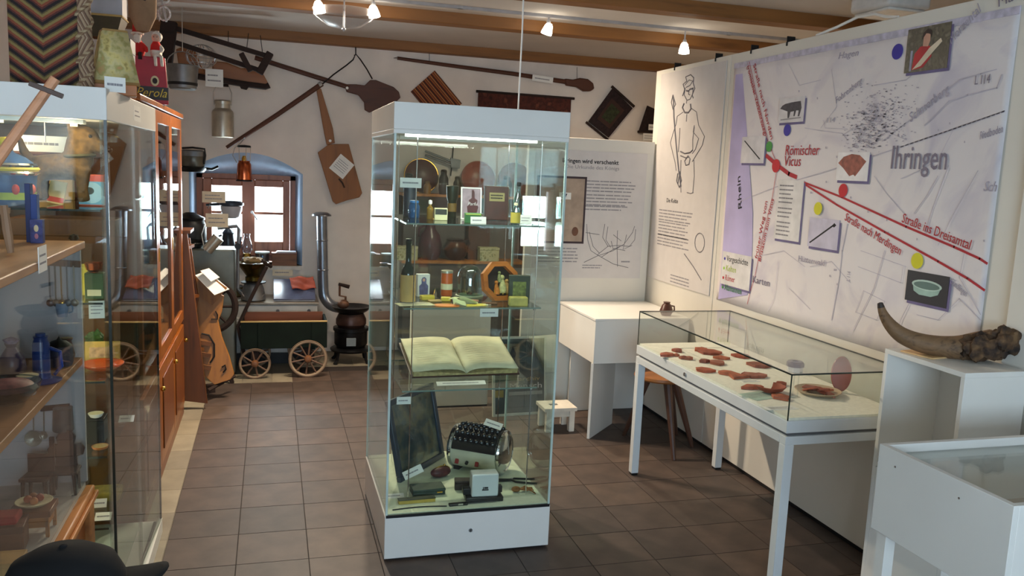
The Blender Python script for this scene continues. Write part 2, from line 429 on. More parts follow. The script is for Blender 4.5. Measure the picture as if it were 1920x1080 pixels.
def boxy(name, label, loc, w, d, h, m, cat='box', rz=0, face=None, lid=None, bevel=.002, rot=None):
    "box standing on loc (centre of base); face = (x0,x1,z0,z1,material) a label on the -y side"
    o = thing(name, label, cat, loc, rz, rot=rot)
    bxp('body', m, o, -w/2, w/2, -d/2, d/2, 0, h-(lid[0] if lid else 0), bevel=bevel)
    if lid: bxp('lid', lid[1], o, -w/2-.0015, w/2+.0015, -d/2-.0015, d/2+.0015, h-lid[0], h, bevel=bevel)
    if face:
        x0, x1, z0, z1, fm = face; bxp('printed_label', fm, o, x0, x1, -d/2-.0008, -d/2+.0002, z0, z1)
    return o

# ------------------------------------------------------------------ the tall glass showcase in the middle
X0, X1, Y0, Y1 = 0.47, 1.215, 3.38, 4.15
S1, S2, S3, SB = 1.456, 1.093, 0.729, 0.211
case = thing('glass_showcase', 'tall glass showcase with white plinth and white header in the middle of the room', 'showcase', ((X0+X1)/2, (Y0+Y1)/2, 0))
wp('plinth', white, case, lambda b: b.bx(X0, X1, Y0, Y1, 0.012, .203), bevel=.003)
wp('plinth_foot', blackp, case, lambda b: b.bx(X0+.02, X1-.02, Y0+.02, Y1-.02, 0, .012))
lk = wp('lock', steel, case, lambda b: b.cyl((.848, Y0-.006, .115), (.848, Y0+.01, .115), .0085, n=14))
wp('keyhole', blackp, case, lambda b: b.bx(.8465, .8495, Y0-.0068, Y0-.0055, .110, .120), parent=lk)
wp('display_floor', mat('pale_green_cloth', (206, 212, 190), .9, var=.03, scale=40), case, lambda b: b.bx(X0+.012, X1-.012, Y0+.012, Y1-.012, .203, SB))
wp('plinth_gasket', blackp, case, lambda b: (b.bx(X0+.004, X1-.004, Y0-.0012, Y0+.006, .197, .209), ))
wp('header', white, case, lambda b: (b.bx(X0, X1, Y0, Y1, 1.838, 1.945), b.bx(X0, X1, Y0, Y0+.014, 1.82, 1.838), b.bx(X0, X1, Y1-.014, Y1, 1.82, 1.838), b.bx(X0, X0+.014, Y0+.014, Y1-.014, 1.82, 1.838), b.bx(X1-.014, X1, Y0+.014, Y1-.014, 1.82, 1.838)), bevel=.002)
g0, g1 = .205, 1.835
for d in ((X0+.012, X1-.012, Y0+.004, Y0+.010), (X0+.012, X1-.012, Y1-.010, Y1-.004), (X0+.004, X0+.010, Y0+.012, Y1-.012), (X1-.010, X1-.004, Y0+.012, Y1-.012)):
    wp('glass_pane', pane, case, lambda b: b.bx(*d, g0, g1))
for x, y in ((X0+.007, Y0+.007), (X1-.007, Y0+.007), (X0+.007, Y1-.007), (X1-.007, Y1-.007)):
    wp('corner_seal', mat('clear_seal', (188, 206, 200), .2, var=.04), case, lambda b: b.bx(x-.0045, x+.0045, y-.0045, y+.0045, g0, g1))
SX0, SX1, SY0, SY1 = .545, 1.158, 3.48, 4.06
for z in (S1, S2, S3):
    s = wp('glass_shelf', pane, case, lambda b: b.bx(SX0, SX1, SY0, SY1, z-.007, z-.0005))
    for y in (SY0-.0015, SY1): wp('shelf_edge', edge, case, lambda b: b.bx(SX0, SX1, y, y+.0015, z-.007, z-.0005), parent=s)
for x, y in ((.587, 3.50), (1.135, 3.50), (.587, 4.03), (1.135, 4.03)):
    r_ = wp('shelf_rod', chrome, case, lambda b: b.cyl((x, y, SB), (x, y, 1.838), .0026, n=8))
    for z in (S1, S2, S3): wp('shelf_clip', chrome, case, lambda b: b.cyl((x, y, z-.016), (x, y, z-.007), .007, n=10), parent=r_)
lampm = mat('lit_tube', (255, 255, 245), .5, emit=9)
lt = wp('strip_light', mat('lamp_housing', (240, 240, 236), .4), case, lambda b: b.bx(.50, 1.19, 3.44, 3.50, 1.826, 1.838))
wp('lamp_tube', lampm, case, lambda b: b.cyl((.53, 3.47, 1.819), (1.10, 3.47, 1.819), .007, n=10), parent=lt)

for x_ in (.65, .85, 1.05):
    l = bpy.data.lights.new('showcase_lamp', 'AREA'); l.shape = 'RECTANGLE'; l.size = .18; l.size_y = .02; l.energy = 1.1; l.color = (.95, 1.0, .86)
    lo = bpy.data.objects.new('showcase_lamp', l); COL.objects.link(lo); lo.parent = case; lo.location = Vector((x_, 3.47, 1.808))-Vector(case.location)
def sp(px, py, z): return at(px, py, 'z', z)
def spy(px, y, z):
    "shelf position under pixel column px at depth y"
    lo, hi = 100, 1080
    p = None
    for _ in range(30):
        mid = (lo+hi)/2; p = at(px, mid, 'y', y)
        if p.z > z: lo = mid
        else: hi = mid
    return Vector((p.x, y, z))
# --- top shelf
gl_blue = mat('blue_glass', (40, 96, 150), .08, var=.1, trans=.5)
gl_green = mat('dark_green_glass', (22, 44, 38), .08, var=.1, trans=.3)
gl_clear = glass('bottle_glass', (0.62, 0.75, 0.74), .16, k=.8)
tan = mat('tan_label', (190, 158, 98), .8, var=.08)
cream = mat('cream_label', (226, 216, 176), .8, var=.06)
yellow = mat('yellow_print', (222, 198, 72), .7, var=.08)
navy = mat('navy_tin', (38, 48, 62), .4, var=.12)
p = spy(767, 3.93, S1)
bottle('storage_jar', 'dark navy lidded jar at the left back of the top shelf', p, [(.026, 0), (.029, .004), (.029, .11), (.026, .122)], navy, 'jar', stopper=[(.030, .115), (.030, .138), (.010, .142), (.006, .15), (1e-4, .152)], cap_m=navy)
p = spy(776, 3.80, S1)
bottle('blue_jar', 'small blue glass jar in front of the dark navy jar', p, [(.022, 0), (.026, .006), (.026, .055), (.019, .066), (.019, .074)], gl_blue, 'jar', stopper=[(.021, .07), (.021, .08), (1e-4, .082)], cap_m=mat('blue_lid', (50, 110, 170), .4))
p = spy(806, 3.74, S1)
bottle('scent_bottle', 'small amber bottle with a white stopper on the top shelf', p, [(.014, 0), (.016, .004), (.016, .05), (.006, .062), (.006, .07)], mat('amber_glass', (150, 118, 50), .1, var=.1, trans=.35), stopper=[(.007, .068), (.009, .074), (.008, .085), (1e-4, .088)], cap_m=paper)
p = spy(826, 3.70, S1)
boxy('soap_box', 'cream box with a black top band on the top shelf', p, .058, .035, .054, mat('cream_carton', (208, 204, 160), .7), face=(-.026, .026, .026, .050, mat('black_band', (48, 52, 46), .6)), rz=-6)
p = spy(847, 3.88, S1)
bottle('dark_canister', 'dark green canister with flaring collar beside the white framed print', p, [(.020, 0), (.021, .003), (.021, .078), (.027, .095), (.030, .150), (.026, .152)], mat('green_black_metal', (40, 46, 34), .35, .3), 'canister', label_band=(.0215, .03, .07, mat('amber_band', (120, 92, 40), .6)))
p = spy(883, 3.80, S1)
o = thing('framed_print', 'white framed print with a dark red figure on the top shelf', 'picture', p, rot=(-8, 0, -4))
w_, h_ = .098, .150
part('frame', paper, o, lambda b: (b.bx(-w_/2, w_/2, -.004, .004, 0, .006), b.bx(-w_/2, w_/2, -.004, .004, h_-.006, h_), b.bx(-w_/2, -w_/2+.006, -.004, .004, .006, h_-.006), b.bx(w_/2-.006, w_/2, -.004, .004, .006, h_-.006)))
pr = bxp('print', mat('mauve_print', (150, 130, 140), .6, var=.12, scale=40), o, -w_/2+.006, w_/2-.006, -.001, .002, .006, h_-.006)
part('figure', mat('dark_red_print', (74, 28, 34), .6, var=.2, scale=60), pr, lambda b: b.prism([(-.024, .03), (-.014, .022), (.004, .012), (.018, .03), (.026, .06), (.018, .07), (.022, .09), (.008, .1), (.008, .125), (.004, .138), (-.006, .138), (-.006, .1), (-.02, .09), (-.014, .072), (-.028, .06)], .001, y0=-.002, mtx=Matrix.Translation((.008, 0, 0))))
text('Parfu', .022, frame((-.018, -.0035, .066), (1, 0, 0)), mat('silver_print', (210, 205, 205), .5), pr, shear=.3)
p = spy(930, 3.80, S1)
o = thing('bound_album', 'dark brown bound album with a pale label standing on the top shelf', 'book', p, rot=(-5, 0, -5))
brownl = mat('brown_leather', (66, 32, 24), .5, var=.15, scale=30, bump=.1)
part('cover', brownl, o, lambda b: b.bx(-.056, .056, -.012, .012, 0, .158), bevel=.003)
bxp('spine', mat('dark_spine', (48, 22, 18), .5), o, -.059, -.052, -.0125, .0125, 0, .158)
pl = bxp('title_label', mat('olive_label', (150, 138, 92), .7), o, -.036, .036, -.0135, -.012, .088, .128)
b = MB(); lines_mb(b, frame((-.03, -.0136, .122), (1, 0, 0)), .06, .026, 2, th=.45); b.build('print', ink, pl)
part('page_block', cream, o, lambda b: b.bx(-.050, .0565, -.009, .009, .003, .1585))
p = spy(886, 3.56, S1)
boxy('green_box', 'small green cardboard box in front of the framed print', p, .072, .03, .044, mat('green_carton', (58, 116, 62), .6, var=.08), face=(-.033, .033, .036, .042, mat('lime_band', (170, 190, 90), .6)), rz=-4)
p = spy(970, 3.78, S1)
bottle('glass_flask', 'tall clear glass flask with long neck on the top shelf', p, [(.026, 0), (.030, .005), (.031, .06), (.027, .09), (.012, .125), (.009, .14), (.009, .165), (.011, .168)], gl_clear, stopper=[(.009, .163), (.011, .170), (.009, .182), (1e-4, .184)])
p = spy(966, 3.56, S1)
bottle('medicine_bottle', 'yellow labelled medicine bottle in front of the clear flask', p, [(.019, 0), (.021, .004), (.021, .056), (.008, .072), (.008, .085)], gl_clear, label_band=(.0213, .006, .052, mat('ochre_label', (196, 176, 74), .7)), stopper=[(.009, .083), (.009, .094), (1e-4, .095)], cap_m=cream)
card('label card hanging at the upper left inside the tall showcase', at(770, 352, 'y', Y0+.02), .088, .040, n=1)
card('label card standing in front of the green box on the top shelf', spy(897, 3.53, S1), .07, .030, tilt=8, n=1)
card('label card standing beside the yellow medicine bottle', spy(986, 3.60, S1), .056, .040, tilt=8)

# --- middle shelf
p = spy(764, 3.60, S2)
bottle('wine_bottle', 'dark green bottle with a large tan label on the middle shelf', p, [(.030, 0), (.033, .006), (.033, .13), (.030, .148), (.014, .175), (.0125, .19), (.0125, .262), (.0145, .266), (.0145, .276)], gl_green, label_band=(.0335, .010, .128, tan), stopper=[(.0125, .27), (.0135, .285), (1e-4, .287)])
p = spy(792, 3.80, S2)
o = boxy('portrait_tin', 'tapered white tin with a blue portrait on the middle shelf', p, .060, .03, .105, mat('white_tin', (216, 216, 210), .35), 'tin', rz=8)
part('portrait', mat('blue_portrait', (84, 84, 122), .6, var=.25, scale=50), o, lambda b: b.prism([(-.02, .01), (.02, .01), (.022, .05), (.012, .062), (.012, .084), (.004, .092), (-.006, .09), (-.012, .08), (-.010, .062), (-.022, .05)], .001, y0=-.0165))
part('face', mat('portrait_face', (196, 150, 130), .6), o, lambda b: b.ball((0, -.016, .078), (.008, .001, .009)))
p = spy(837, 3.82, S2)
bottle('orange_tin', 'round orange tin with a cream lower label on the middle shelf', p, [(.026, 0), (.027, .003), (.027, .112), (.026, .115)], mat('orange_tin_paint', (196, 92, 32), .4, var=.06), 'tin', label_band=(.0273, .030, .058, cream), stopper=[(.028, .108), (.028, .119), (.024, .120), (1e-4, .120)], cap_m=mat('tin_lid', (190, 190, 170), .3, .6))
p = spy(880, 3.80, S2)
o = thing('glass_dome', 'clear glass dome on a round base on the middle shelf', 'glass dome', p)
part('dome', gl_clear, o, lambda b: b.lathe([(.060, .008), (.060, .085), (.056, .11), (.045, .132), (.028, .145), (1e-4, .150)], n=28))
part('base', mat('pale_green_base', (150, 158, 128), .5), o, lambda b: b.lathe([(.066, 0), (.066, .006), (.06, .008), (1e-4, .008)], n=28))
part('figurine', mat('figurine_paint', (96, 80, 74), .6, var=.3, scale=60), o, lambda b: (b.ball((0, 0, .098), (.022, .02, .024)), b.lathe([(.012, .008), (.02, .03), (.016, .06), (.012, .08)], n=12)))
p = spy(940, 3.66, S2)
o = thing('octagonal_frame', 'octagonal orange wooden frame with small figures inside', 'frame', p, rot=(-14, 0, 14))
ow = wood('orange_wood', (196, 112, 44), (150, 78, 28), .4, 'x', 14)
def oct_ring(b, ro, ri, y0, d, zc):
    for i in range(8):
        a, c_ = RAD(22.5+45*i), RAD(67.5+45*i)
        b.prism([(ro*math.cos(a), zc+ro*math.sin(a)), (ro*math.cos(c_), zc+ro*math.sin(c_)), (ri*math.cos(c_), zc+ri*math.sin(c_)), (ri*math.cos(a), zc+ri*math.sin(a))], d, y0=y0)
part('frame', ow, o, lambda b: oct_ring(b, .098, .074, -.014, .028, .091))
part('back', mat('dark_velvet', (44, 36, 30), .9), o, lambda b: b.prism([(.08*math.cos(RAD(22.5+45*i)), .091+.08*math.sin(RAD(22.5+45*i))) for i in range(8)], .004, y0=.010))
for i, (x, z, s_, c_) in enumerate(((-.02, .06, 1, (206, 120, 40)), (.012, .075, 1.3, (206, 196, 130)), (.035, .066, 1.0, (196, 150, 80)), (.0, .11, .8, (150, 150, 96)))):
    part('figure', mat('figure_paint_%d' % i, c_, .6, var=.15, scale=70), o, lambda b: (b.lathe([(.012*s_, -.03*s_), (.014*s_, -.01*s_), (.007*s_, .018*s_), (1e-4, .02*s_)], (x, 0, z), 10), b.ball((x, -.002, z+.026*s_), .009*s_)))
part('straw', yellow, o, lambda b: [b.cyl((-.05+.02*i, 0, .03), (-.06+.028*i, 0, .05), .003, n=5) for i in range(6)])
p = spy(972, 3.60, S2)
o = boxy('dark_green_book', 'dark green book standing upright beside the octagonal frame', p, .096, .03, .128, mat('dark_green_cover', (52, 62, 48), .6, var=.12, scale=30), 'book', rz=-10)
bxp('cover_picture', mat('moss_picture', (110, 118, 60), .7, var=.35, scale=60), o, -.03, .03, -.0160, -.0150, .015, .10)
p = spy(971, 3.52, S2)
boxy('yellow_soap', 'block of yellow soap in front of the dark green book', p, .085, .04, .042, mat('yellow_soap_skin', (196, 182, 96), .6, var=.1, scale=30, bump=.1), 'soap', rz=-6, bevel=.006)
def sheet(label, px, y, z, w, d, rz, m, name='paper_sheet', cat='paper', curl=.004, h=.001, seed=0):
    o = thing(name, label, cat, spy(px, y, z), rz)
    part('sheet', m, o, lambda b: b.grid(8, 6, lambda u, v: ((u-.5)*w, (v-.5)*d, .001+curl*(math.sin(u*3+seed)*.5+.5)*abs(v-.5)*2+curl*.5*(1+math.sin(v*4+seed*2)))), solid=h)
    if name == 'paper_sheet':
        b = MB(); lines_mb(b, frame((-w*.4, d*.4, curl*2.3+.0015), (1, 0, 0), (0, 1, 0)), w*.8, d*.8, 6, th=.25, seed=seed+2); b.build('print', greyink, o)
    return o
greenpaper = mat('pale_green_paper', (206, 210, 160), .8, var=.05)
sheet('pale printed sheet at the left front of the middle shelf', 778, 3.545, S2, .16, .09, 6, mat('buff_paper', (206, 196, 160), .8, var=.06))
o = thing('orange_fan', 'flat orange oval disc lying at the front of the middle shelf', 'disc', spy(836, 3.53, S2), -8)
part('disc', mat('orange_card', (214, 120, 40), .6, var=.1), o, lambda b: b.lathe([(1e-4, 0), (.06, 0), (.062, .002), (.06, .004), (1e-4, .006)], n=24, mtx=Matrix.Diagonal((1, .62, 1, 1))))
for i, (px, y, w, d, h, rz, m_, lab) in enumerate((
    (801, 3.70, .062, .035, .020, 10, 'yellow_print', 'yellow packet in front of the portrait tin'),
    (836, 3.66, .044, .030, .018, -15, 'yellow_print', 'yellow packet in front of the orange tin'),
    (815, 3.63, .060, .025, .010, 12, 'tan_label', 'tan packet between the yellow packets'),
    (889, 3.62, .040, .018, .012, -20, 'pink_rubber', 'pinkish wooden block before the glass dome'),
    (905, 3.53, .050, .012, .008, -28, 'cream_label', 'slim cream stick at the shelf front'),
    (918, 3.57, .070, .010, .008, -14, 'brown_wood', 'slim brown stick beside the octagonal frame'))):
    if m_ == 'pink_rubber': mat('pink_rubber', (196, 140, 110), .7)
    boxy('small_packet', lab, spy(px, y, S2), w, d, h, MATS[m_], 'packet', rz=rz, bevel=.003)
for i, (px, y, w, d, rz) in enumerate(((858, 3.62, .07, .05, 30), (878, 3.56, .08, .045, -24), (862, 3.53, .06, .04, 10))):
    sheet(('crumpled pale green paper behind the scraps', 'pale green paper scrap below the glass dome', 'pale green paper scrap next to the orange disc')[i], px, y, S2, w, d, rz, greenpaper, 'paper_scrap', 'paper', .018, seed=i)
sheet('yellow leaflet at the front of the middle shelf', 893, 3.515, S2, .09, .04, -4, yellow, 'leaflet', 'leaflet', .004, seed=5)
card('label card hanging from the front of the middle shelf', at(917, 594, 'y', 3.476), .082, .036, n=1)

# --- lower shelf: the open book
p = Vector((.882, 3.71, S3))
bk = thing('open_book', 'large old open book with yellowed blank pages on the lower shelf', 'book', p, 2)
oldp = mat('old_paper', (206, 200, 170), .85, var=.06, scale=14)
BT = RAD(15)
Mb = Matrix.Rotation(BT, 4, 'X')
def leaf(side):
    def fn(u, v):
        x = side*u*.255; z = .030+.009*math.sin(min(1, u*1.15)*PI)**.8*(1-.3*u)-.018*math.exp(-u*14)
        return Mb @ Vector((x, v*.335, z))
    return fn
for s_ in (-1, 1):
    pg = part('page', oldp, bk, lambda b: b.grid(20, 4, leaf(s_)), solid=.0015)
    b = MB(); lines_mb(b, Mb @ frame((.03 if s_ > 0 else -.22, .28, .0405), (1, 0, 0), (0, 1, 0)), .18, .24, 11, th=.10, seed=s_+4, rag=.5)
    b.build('print', mat('faded_ink', (190, 182, 150), .9), pg)
    part('page_block', mat('page_edges', (182, 164, 112), .85, var=.12, scale=60), bk, lambda b: b.add([Mb @ Vector(q) for q in ((0, 0, .004), (s_*.252, 0, .004), (s_*.252, .334, .004), (0, .334, .004), (0, 0, .012), (s_*.252, 0, .030), (s_*.252, .334, .030), (0, .334, .012))], [(0, 1, 2, 3), (4, 5, 6, 7), (0, 1, 5, 4), (1, 2, 6, 5), (2, 3, 7, 6), (3, 0, 4, 7)]))
part('cover', brownl, bk, lambda b: b.bx(-.262, .262, -.006, .342, 0, .005, Mb))
bs = thing('book_stand', 'clear wedge stand under the open book', 'stand', p, 2)
part('wedge', glass('acrylic', (.95, .97, .97), .06), bs, lambda b: b.add([(-.2, .02, .0005), (.2, .02, .0005), (.2, .30, .0005), (-.2, .30, .0005), (-.2, .30, .30*math.tan(BT)-.002), (.2, .30, .30*math.tan(BT)-.002), (-.2, .02, .003), (.2, .02, .003)], [(0, 1, 2, 3), (3, 2, 5, 4), (4, 5, 7, 6), (0, 6, 7, 1), (0, 3, 4, 6), (1, 7, 5, 2)]))
card('white caption strip lying in front of the open book', spy(866, 3.55, S3), .225, .03, flat=True, n=1, tilt=20)

# --- floor of the showcase
BL, BR = Vector((.585, 3.735, SB)), Vector((.862, 4.055, SB))
TL = at(737, 748, 'y', 3.83)
ex = (BR-BL).normalized(); ez = (TL-BL); ez = (ez-ex*ez.dot(ex)).normalized(); ey = ez.cross(ex)
H_ = (TL-BL).dot(ez); Wd = (BR-BL).length
Mf = Matrix((ex, ey, ez)).transposed().to_4x4()
o = thing('framed_picture', 'dark picture in a blue-black frame leaning inside the showcase', 'picture', BL); o.rotation_euler = Mf.to_euler()
bluef = mat('blue_black_frame', (38, 50, 66), .35, var=.1)
fwid = .028
part('frame', bluef, o, lambda b: (b.bx(0, Wd, -.008, .016, 0, fwid), b.bx(0, Wd, -.008, .016, H_-fwid, H_), b.bx(0, fwid, -.008, .016, fwid, H_-fwid), b.bx(Wd-fwid, Wd, -.008, .016, fwid, H_-fwid)), bevel=.004)
bxp('painting', blotch('dim_painting', [(34, 44, 48), (62, 74, 74), (128, 112, 80), (84, 92, 90)], 10, .4), o, fwid, Wd-fwid, .004, .012, fwid, H_-fwid)
bxp('glazing', glass('picture_glass', (.85, .9, .92), .05), o, fwid, Wd-fwid, .001, .003, fwid, H_-fwid)
A, Bp = Vector((.895, 3.925, SB+.108)), Vector((1.105, 3.775, SB+.108))
ax = (Bp-A).normalized(); si = Vector((0, 0, 1)).cross(ax).normalized()
Md = Matrix((ax, si, Vector((0, 0, 1)))).transposed().to_4x4()
L_ = (Bp-A).length
o = thing('drum_machine', 'cream and chrome drum-shaped machine with rows of black knobs', 'machine', (A.x, A.y, SB)); o.rotation_euler = Md.to_euler()
creamm = mat('cream_enamel', (206, 202, 178), .35, var=.05)
turn = Matrix.Rotation(RAD(90), 4, 'Y')
part('drum', creamm, o, lambda b: b.lathe([(.098, 0), (.1, .004), (.1, L_-.004), (.098, L_)], (0, 0, .108), 36, turn))
part('knob_bed', mat('black_bakelite', (26, 24, 28), .3), o, lambda b: b.lathe([(.1005, .014), (.104, .018), (.104, L_-.018), (.1005, L_-.014)], (0, 0, .108), 24, turn, RAD(100), RAD(262)))
kb = MB()
for i in range(8):
    for j in range(6):
        a = RAD(46+20*j); r = .112
        kb.ball((.03+(L_-.06)*i/7, r*math.cos(a), .108+r*math.sin(a)), (.0125, .0125, .0125), 8, 5)
k_ = kb.build('knob_rows', MATS['black_bakelite'], o); k_['kind'] = 'stuff'
for xe, s_ in ((L_, 1), (0, -1)):
    e_ = part('end_cap', chrome, o, lambda b: b.lathe([(.104, -.012), (.109, -.004), (.106, .006), (.09, .014), (.086, .010), (.070, .016), (.030, .024), (1e-4, .026)], (xe, 0, .108), 36, Matrix.Rotation(RAD(90*s_), 4, 'Y')))
for x in (.045, .150): part('red_key', mat('red_enamel', (150, 36, 36), .4), o, lambda b: b.box((x, -.092, .062), (.018, .012, .030), (-28, 0, 0)), bevel=.002)
part('dial', blackp, o, lambda b: b.cyl((.098, -.09, .062), (.098, -.102, .057), .008, n=12))
for x in (.01, L_-.04): bxp('foot', blackp, o, x, x+.03, -.05, .05, 0, .03)
card('label card lying on top of the drum machine', A*.3+Bp*.7+Vector((.0, -.02, .122)), .09, .038, rot=(-50, 12, -32), n=1)
p = spy(801, 3.60, SB)
o = boxy('green_case', 'flat dark green case lying on the showcase floor', p, .15, .085, .032, mat('green_leatherette', (40, 62, 52), .5, var=.1, scale=40), 'case', rz=3, lid=(.014, mat('green_leatherette')), bevel=.004)
bxp('clasp', brass, o, .035, .06, -.046, -.042, .012, .018)
p = spy(781, 3.50, SB)
o = boxy('yellow_ruler_box', 'narrow yellow box with a dark lid in front of the green case', p, .165, .030, .020, mat('ochre_box', (190, 160, 66), .6, var=.08), rz=2, lid=(.004, mat('dark_olive', (58, 62, 44), .6)))
o = thing('bent_wire', 'thin dark bent wire lying at the showcase front', 'wire', spy(787, 3.43, SB))
part('wire', blackm, o, lambda b: b.tube([(-.12+.24*i/12, .012*math.sin(PI*i/12)-.004, .003) for i in range(13)], .0025, 6))
o = thing('table_knife', 'table knife with a dark handle lying at the showcase front', 'knife', spy(862, 3.435, SB), 2)
kn = part('handle', blackp, o, lambda b: b.bx(-.05, .035, -.012, .012, 0, .010), bevel=.003)
bxp('inlay', chrome, kn, -.01, .012, -.0122, -.004, .004, .0108)
part('blade', steel, o, lambda b: b.prism([(.035, -.007), (.165, -.005), (.175, .001), (.165, .006), (.035, .007)], .0015, mtx=Matrix.Translation((0, 0, .003)) @ Matrix.Rotation(RAD(90), 4, 'X')))
p = spy(906, 3.485, SB)
o = thing('white_punch', 'white boxy device on a black base at the showcase front', 'device', p, -3)
part('base', blackp, o, lambda b: b.bx(-.085, .085, -.04, .05, 0, .022), bevel=.004)
part('housing', mat('white_enamel', (226, 228, 226), .3, var=.01), o, lambda b: b.bx(-.060, .062, -.032, .035, .022, .128), bevel=.006)
em = part('emblem', ink, o, lambda b: (b.bx(-.014, .016, -.0335, -.032, .052, .058), b.bx(-.010, -.006, -.0335, -.032, .058, .068), b.bx(-.004, .014, -.0335, -.032, .060, .068)))
part('lever', blackp, o, lambda b: (b.bx(.062, .085, -.01, .02, .03, .06), b.bx(-.095, -.06, -.01, .03, .025, .055)), bevel=.003)
p = spy(826, 3.78, SB)
o = thing('red_purse', 'small dark red purse with a brass frame behind the green case', 'purse', p, 20)
part('bag', mat('dark_red_leather', (78, 26, 30), .5, var=.2, scale=40, bump=.15), o, lambda b: b.ball((0, 0, .026), (.055, .03, .026)))
part('clasp_frame', brass, o, lambda b: (b.tube([(.005+.045*math.cos(RAD(a)), 0, .03+.024*math.sin(RAD(a))) for a in range(0, 190, 15)], .003, 6), b.ball((.02, 0, .056), .006)))
o = thing('dark_pouch', 'small dark metal box behind the white device', 'box', spy(868, 3.62, SB), -10)
bxp('body', mat('dark_brown_metal', (50, 38, 34), .4, .3), o, -.04, .04, -.025, .025, 0, .034, bevel=.004); bxp('lid', mat('dark_brown_metal'), o, -.041, .041, -.026, .026, .035, .045, bevel=.003)
o = thing('curling_tongs', 'black iron curling tongs lying right of the white device', 'tongs', spy(965, 3.66, SB), -6)
part('arm', blackm, o, lambda b: b.tube([(-.08, 0, .006), (-.02, 0, .008), (.0, .022, .008), (.1, .012, .006)], .005, 7))
part('arm', blackm, o, lambda b: b.tube([(-.08, .004, .012), (-.02, .004, .010), (.0, -.022, .008), (.1, -.045, .006)], .005, 7))
part('rivet', steel, o, lambda b: b.cyl((-.015, .003, .0), (-.015, .003, .019), .005))
o = thing('twig_bundle', 'small brown bundle of twigs below the tongs', 'bundle', spy(975, 3.535, SB), -4)
part('knot', mat('straw_brown', (130, 84, 40), .8, var=.2, scale=60), o, lambda b: b.ball((-.02, 0, .014), (.022, .016, .013)))
random.seed(3)
t_ = part('twigs', mat('straw_brown'), o, lambda b: [b.tube([(-.01, 0, .012), (.03, random.uniform(-.03, .03), .016), (.065, random.uniform(-.05, .05), .004)], .0022, 5) for _ in range(12)]); t_['kind'] = 'stuff'
card('label card leaning on the blue-black picture frame', spy(777, 3.70, SB)+Vector((0, 0, .045)), .095, .04, rot=(-38, -24, 0), n=1)
card('label card lying at the left front corner of the showcase floor', spy(741, 3.56, SB), .085, .035, flat=True, tilt=14, n=1)
card('label card hanging at the left below the open book', at(757, 758, 'y', Y0+.02), .060, .032, n=1)
def wtext(root, s_, size, M_, m, parent=None, **kw):
    return text(s_, size, Matrix.Translation(-Vector(root.location)) @ M_, m, parent or root, **kw)
# ------------------------------------------------------------------ the map banner on the long panel
BX = PX-.004
def yz(px, py): p = at(px, py, 'x', BX); return p.y, p.z
red = mat('red_print', (176, 36, 48), .7, var=.03)
purple_ink = mat('purple_grey_print', (168, 160, 174), .8)
lightline = mat('pale_line_print', (194, 187, 198), .8)
midline = mat('mid_line_print', (178, 170, 182), .8)
bt, bb = 2.372, .958
y_l, y_r = 4.515, 2.535
ban = thing('map_banner', 'large lavender-white map banner of the village with red roads and coloured dots', 'banner', (BX, (y_l+y_r)/2, bb))
mapm = blotch('map_fabric', [(205, 198, 208), (226, 219, 220), (229, 222, 222), (212, 204, 212)], 2.6, .75, detail=6, dist=1.2)
def banf(u, v):
    y = y_l+(y_r-y_l)*u; z = bb+.012*u*6*0+(bt-bb)*v
    w = .0022*math.sin(u*23)*math.sin(v*5+u*6)+.0012*math.sin(u*41+v*3)
    return (BX+.001+w*.8, y, z)
wp('fabric', mapm, ban, lambda b: b.grid(60, 20, banf), solid=.0012)
wp('hem', mat('hem_purple', (194, 188, 204), .8, var=.1, scale=30), ban, lambda b: b.bx(BX-.003, BX+.001, y_r, y_l, bt-.03, bt))
LX = BX-.0032   # plane of the print
def strip(b, pts, w, lift=0):
    "flat line through photograph points on the banner"
    q = [Vector((LX-lift, *yz(*p))) for p in pts]
    for a, c_ in zip(q[:-1], q[1:]):
        d = (c_-a).normalized(); n_ = Vector((1, 0, 0)).cross(d)*w/2; e_ = d*w*.3
        b.add([a-n_-e_, c_-n_+e_, c_+n_+e_, a+n_-e_, ], [(0, 1, 2, 3)])
def poly(b, pts, lift=0):
    b.add([Vector((LX-lift, *yz(*p))) for p in pts], [tuple(range(len(pts)))])
wp('river', mat('river_purple', (186, 176, 216), .75, var=.06, scale=4), ban, lambda b: poly(b, [(1380, 140), (1393, 138), (1400, 230), (1407, 330), (1412, 400), (1411, 470), (1402, 553), (1347, 561), (1352, 520), (1360, 400), (1370, 270)], -.0008))
lb = W(ban)
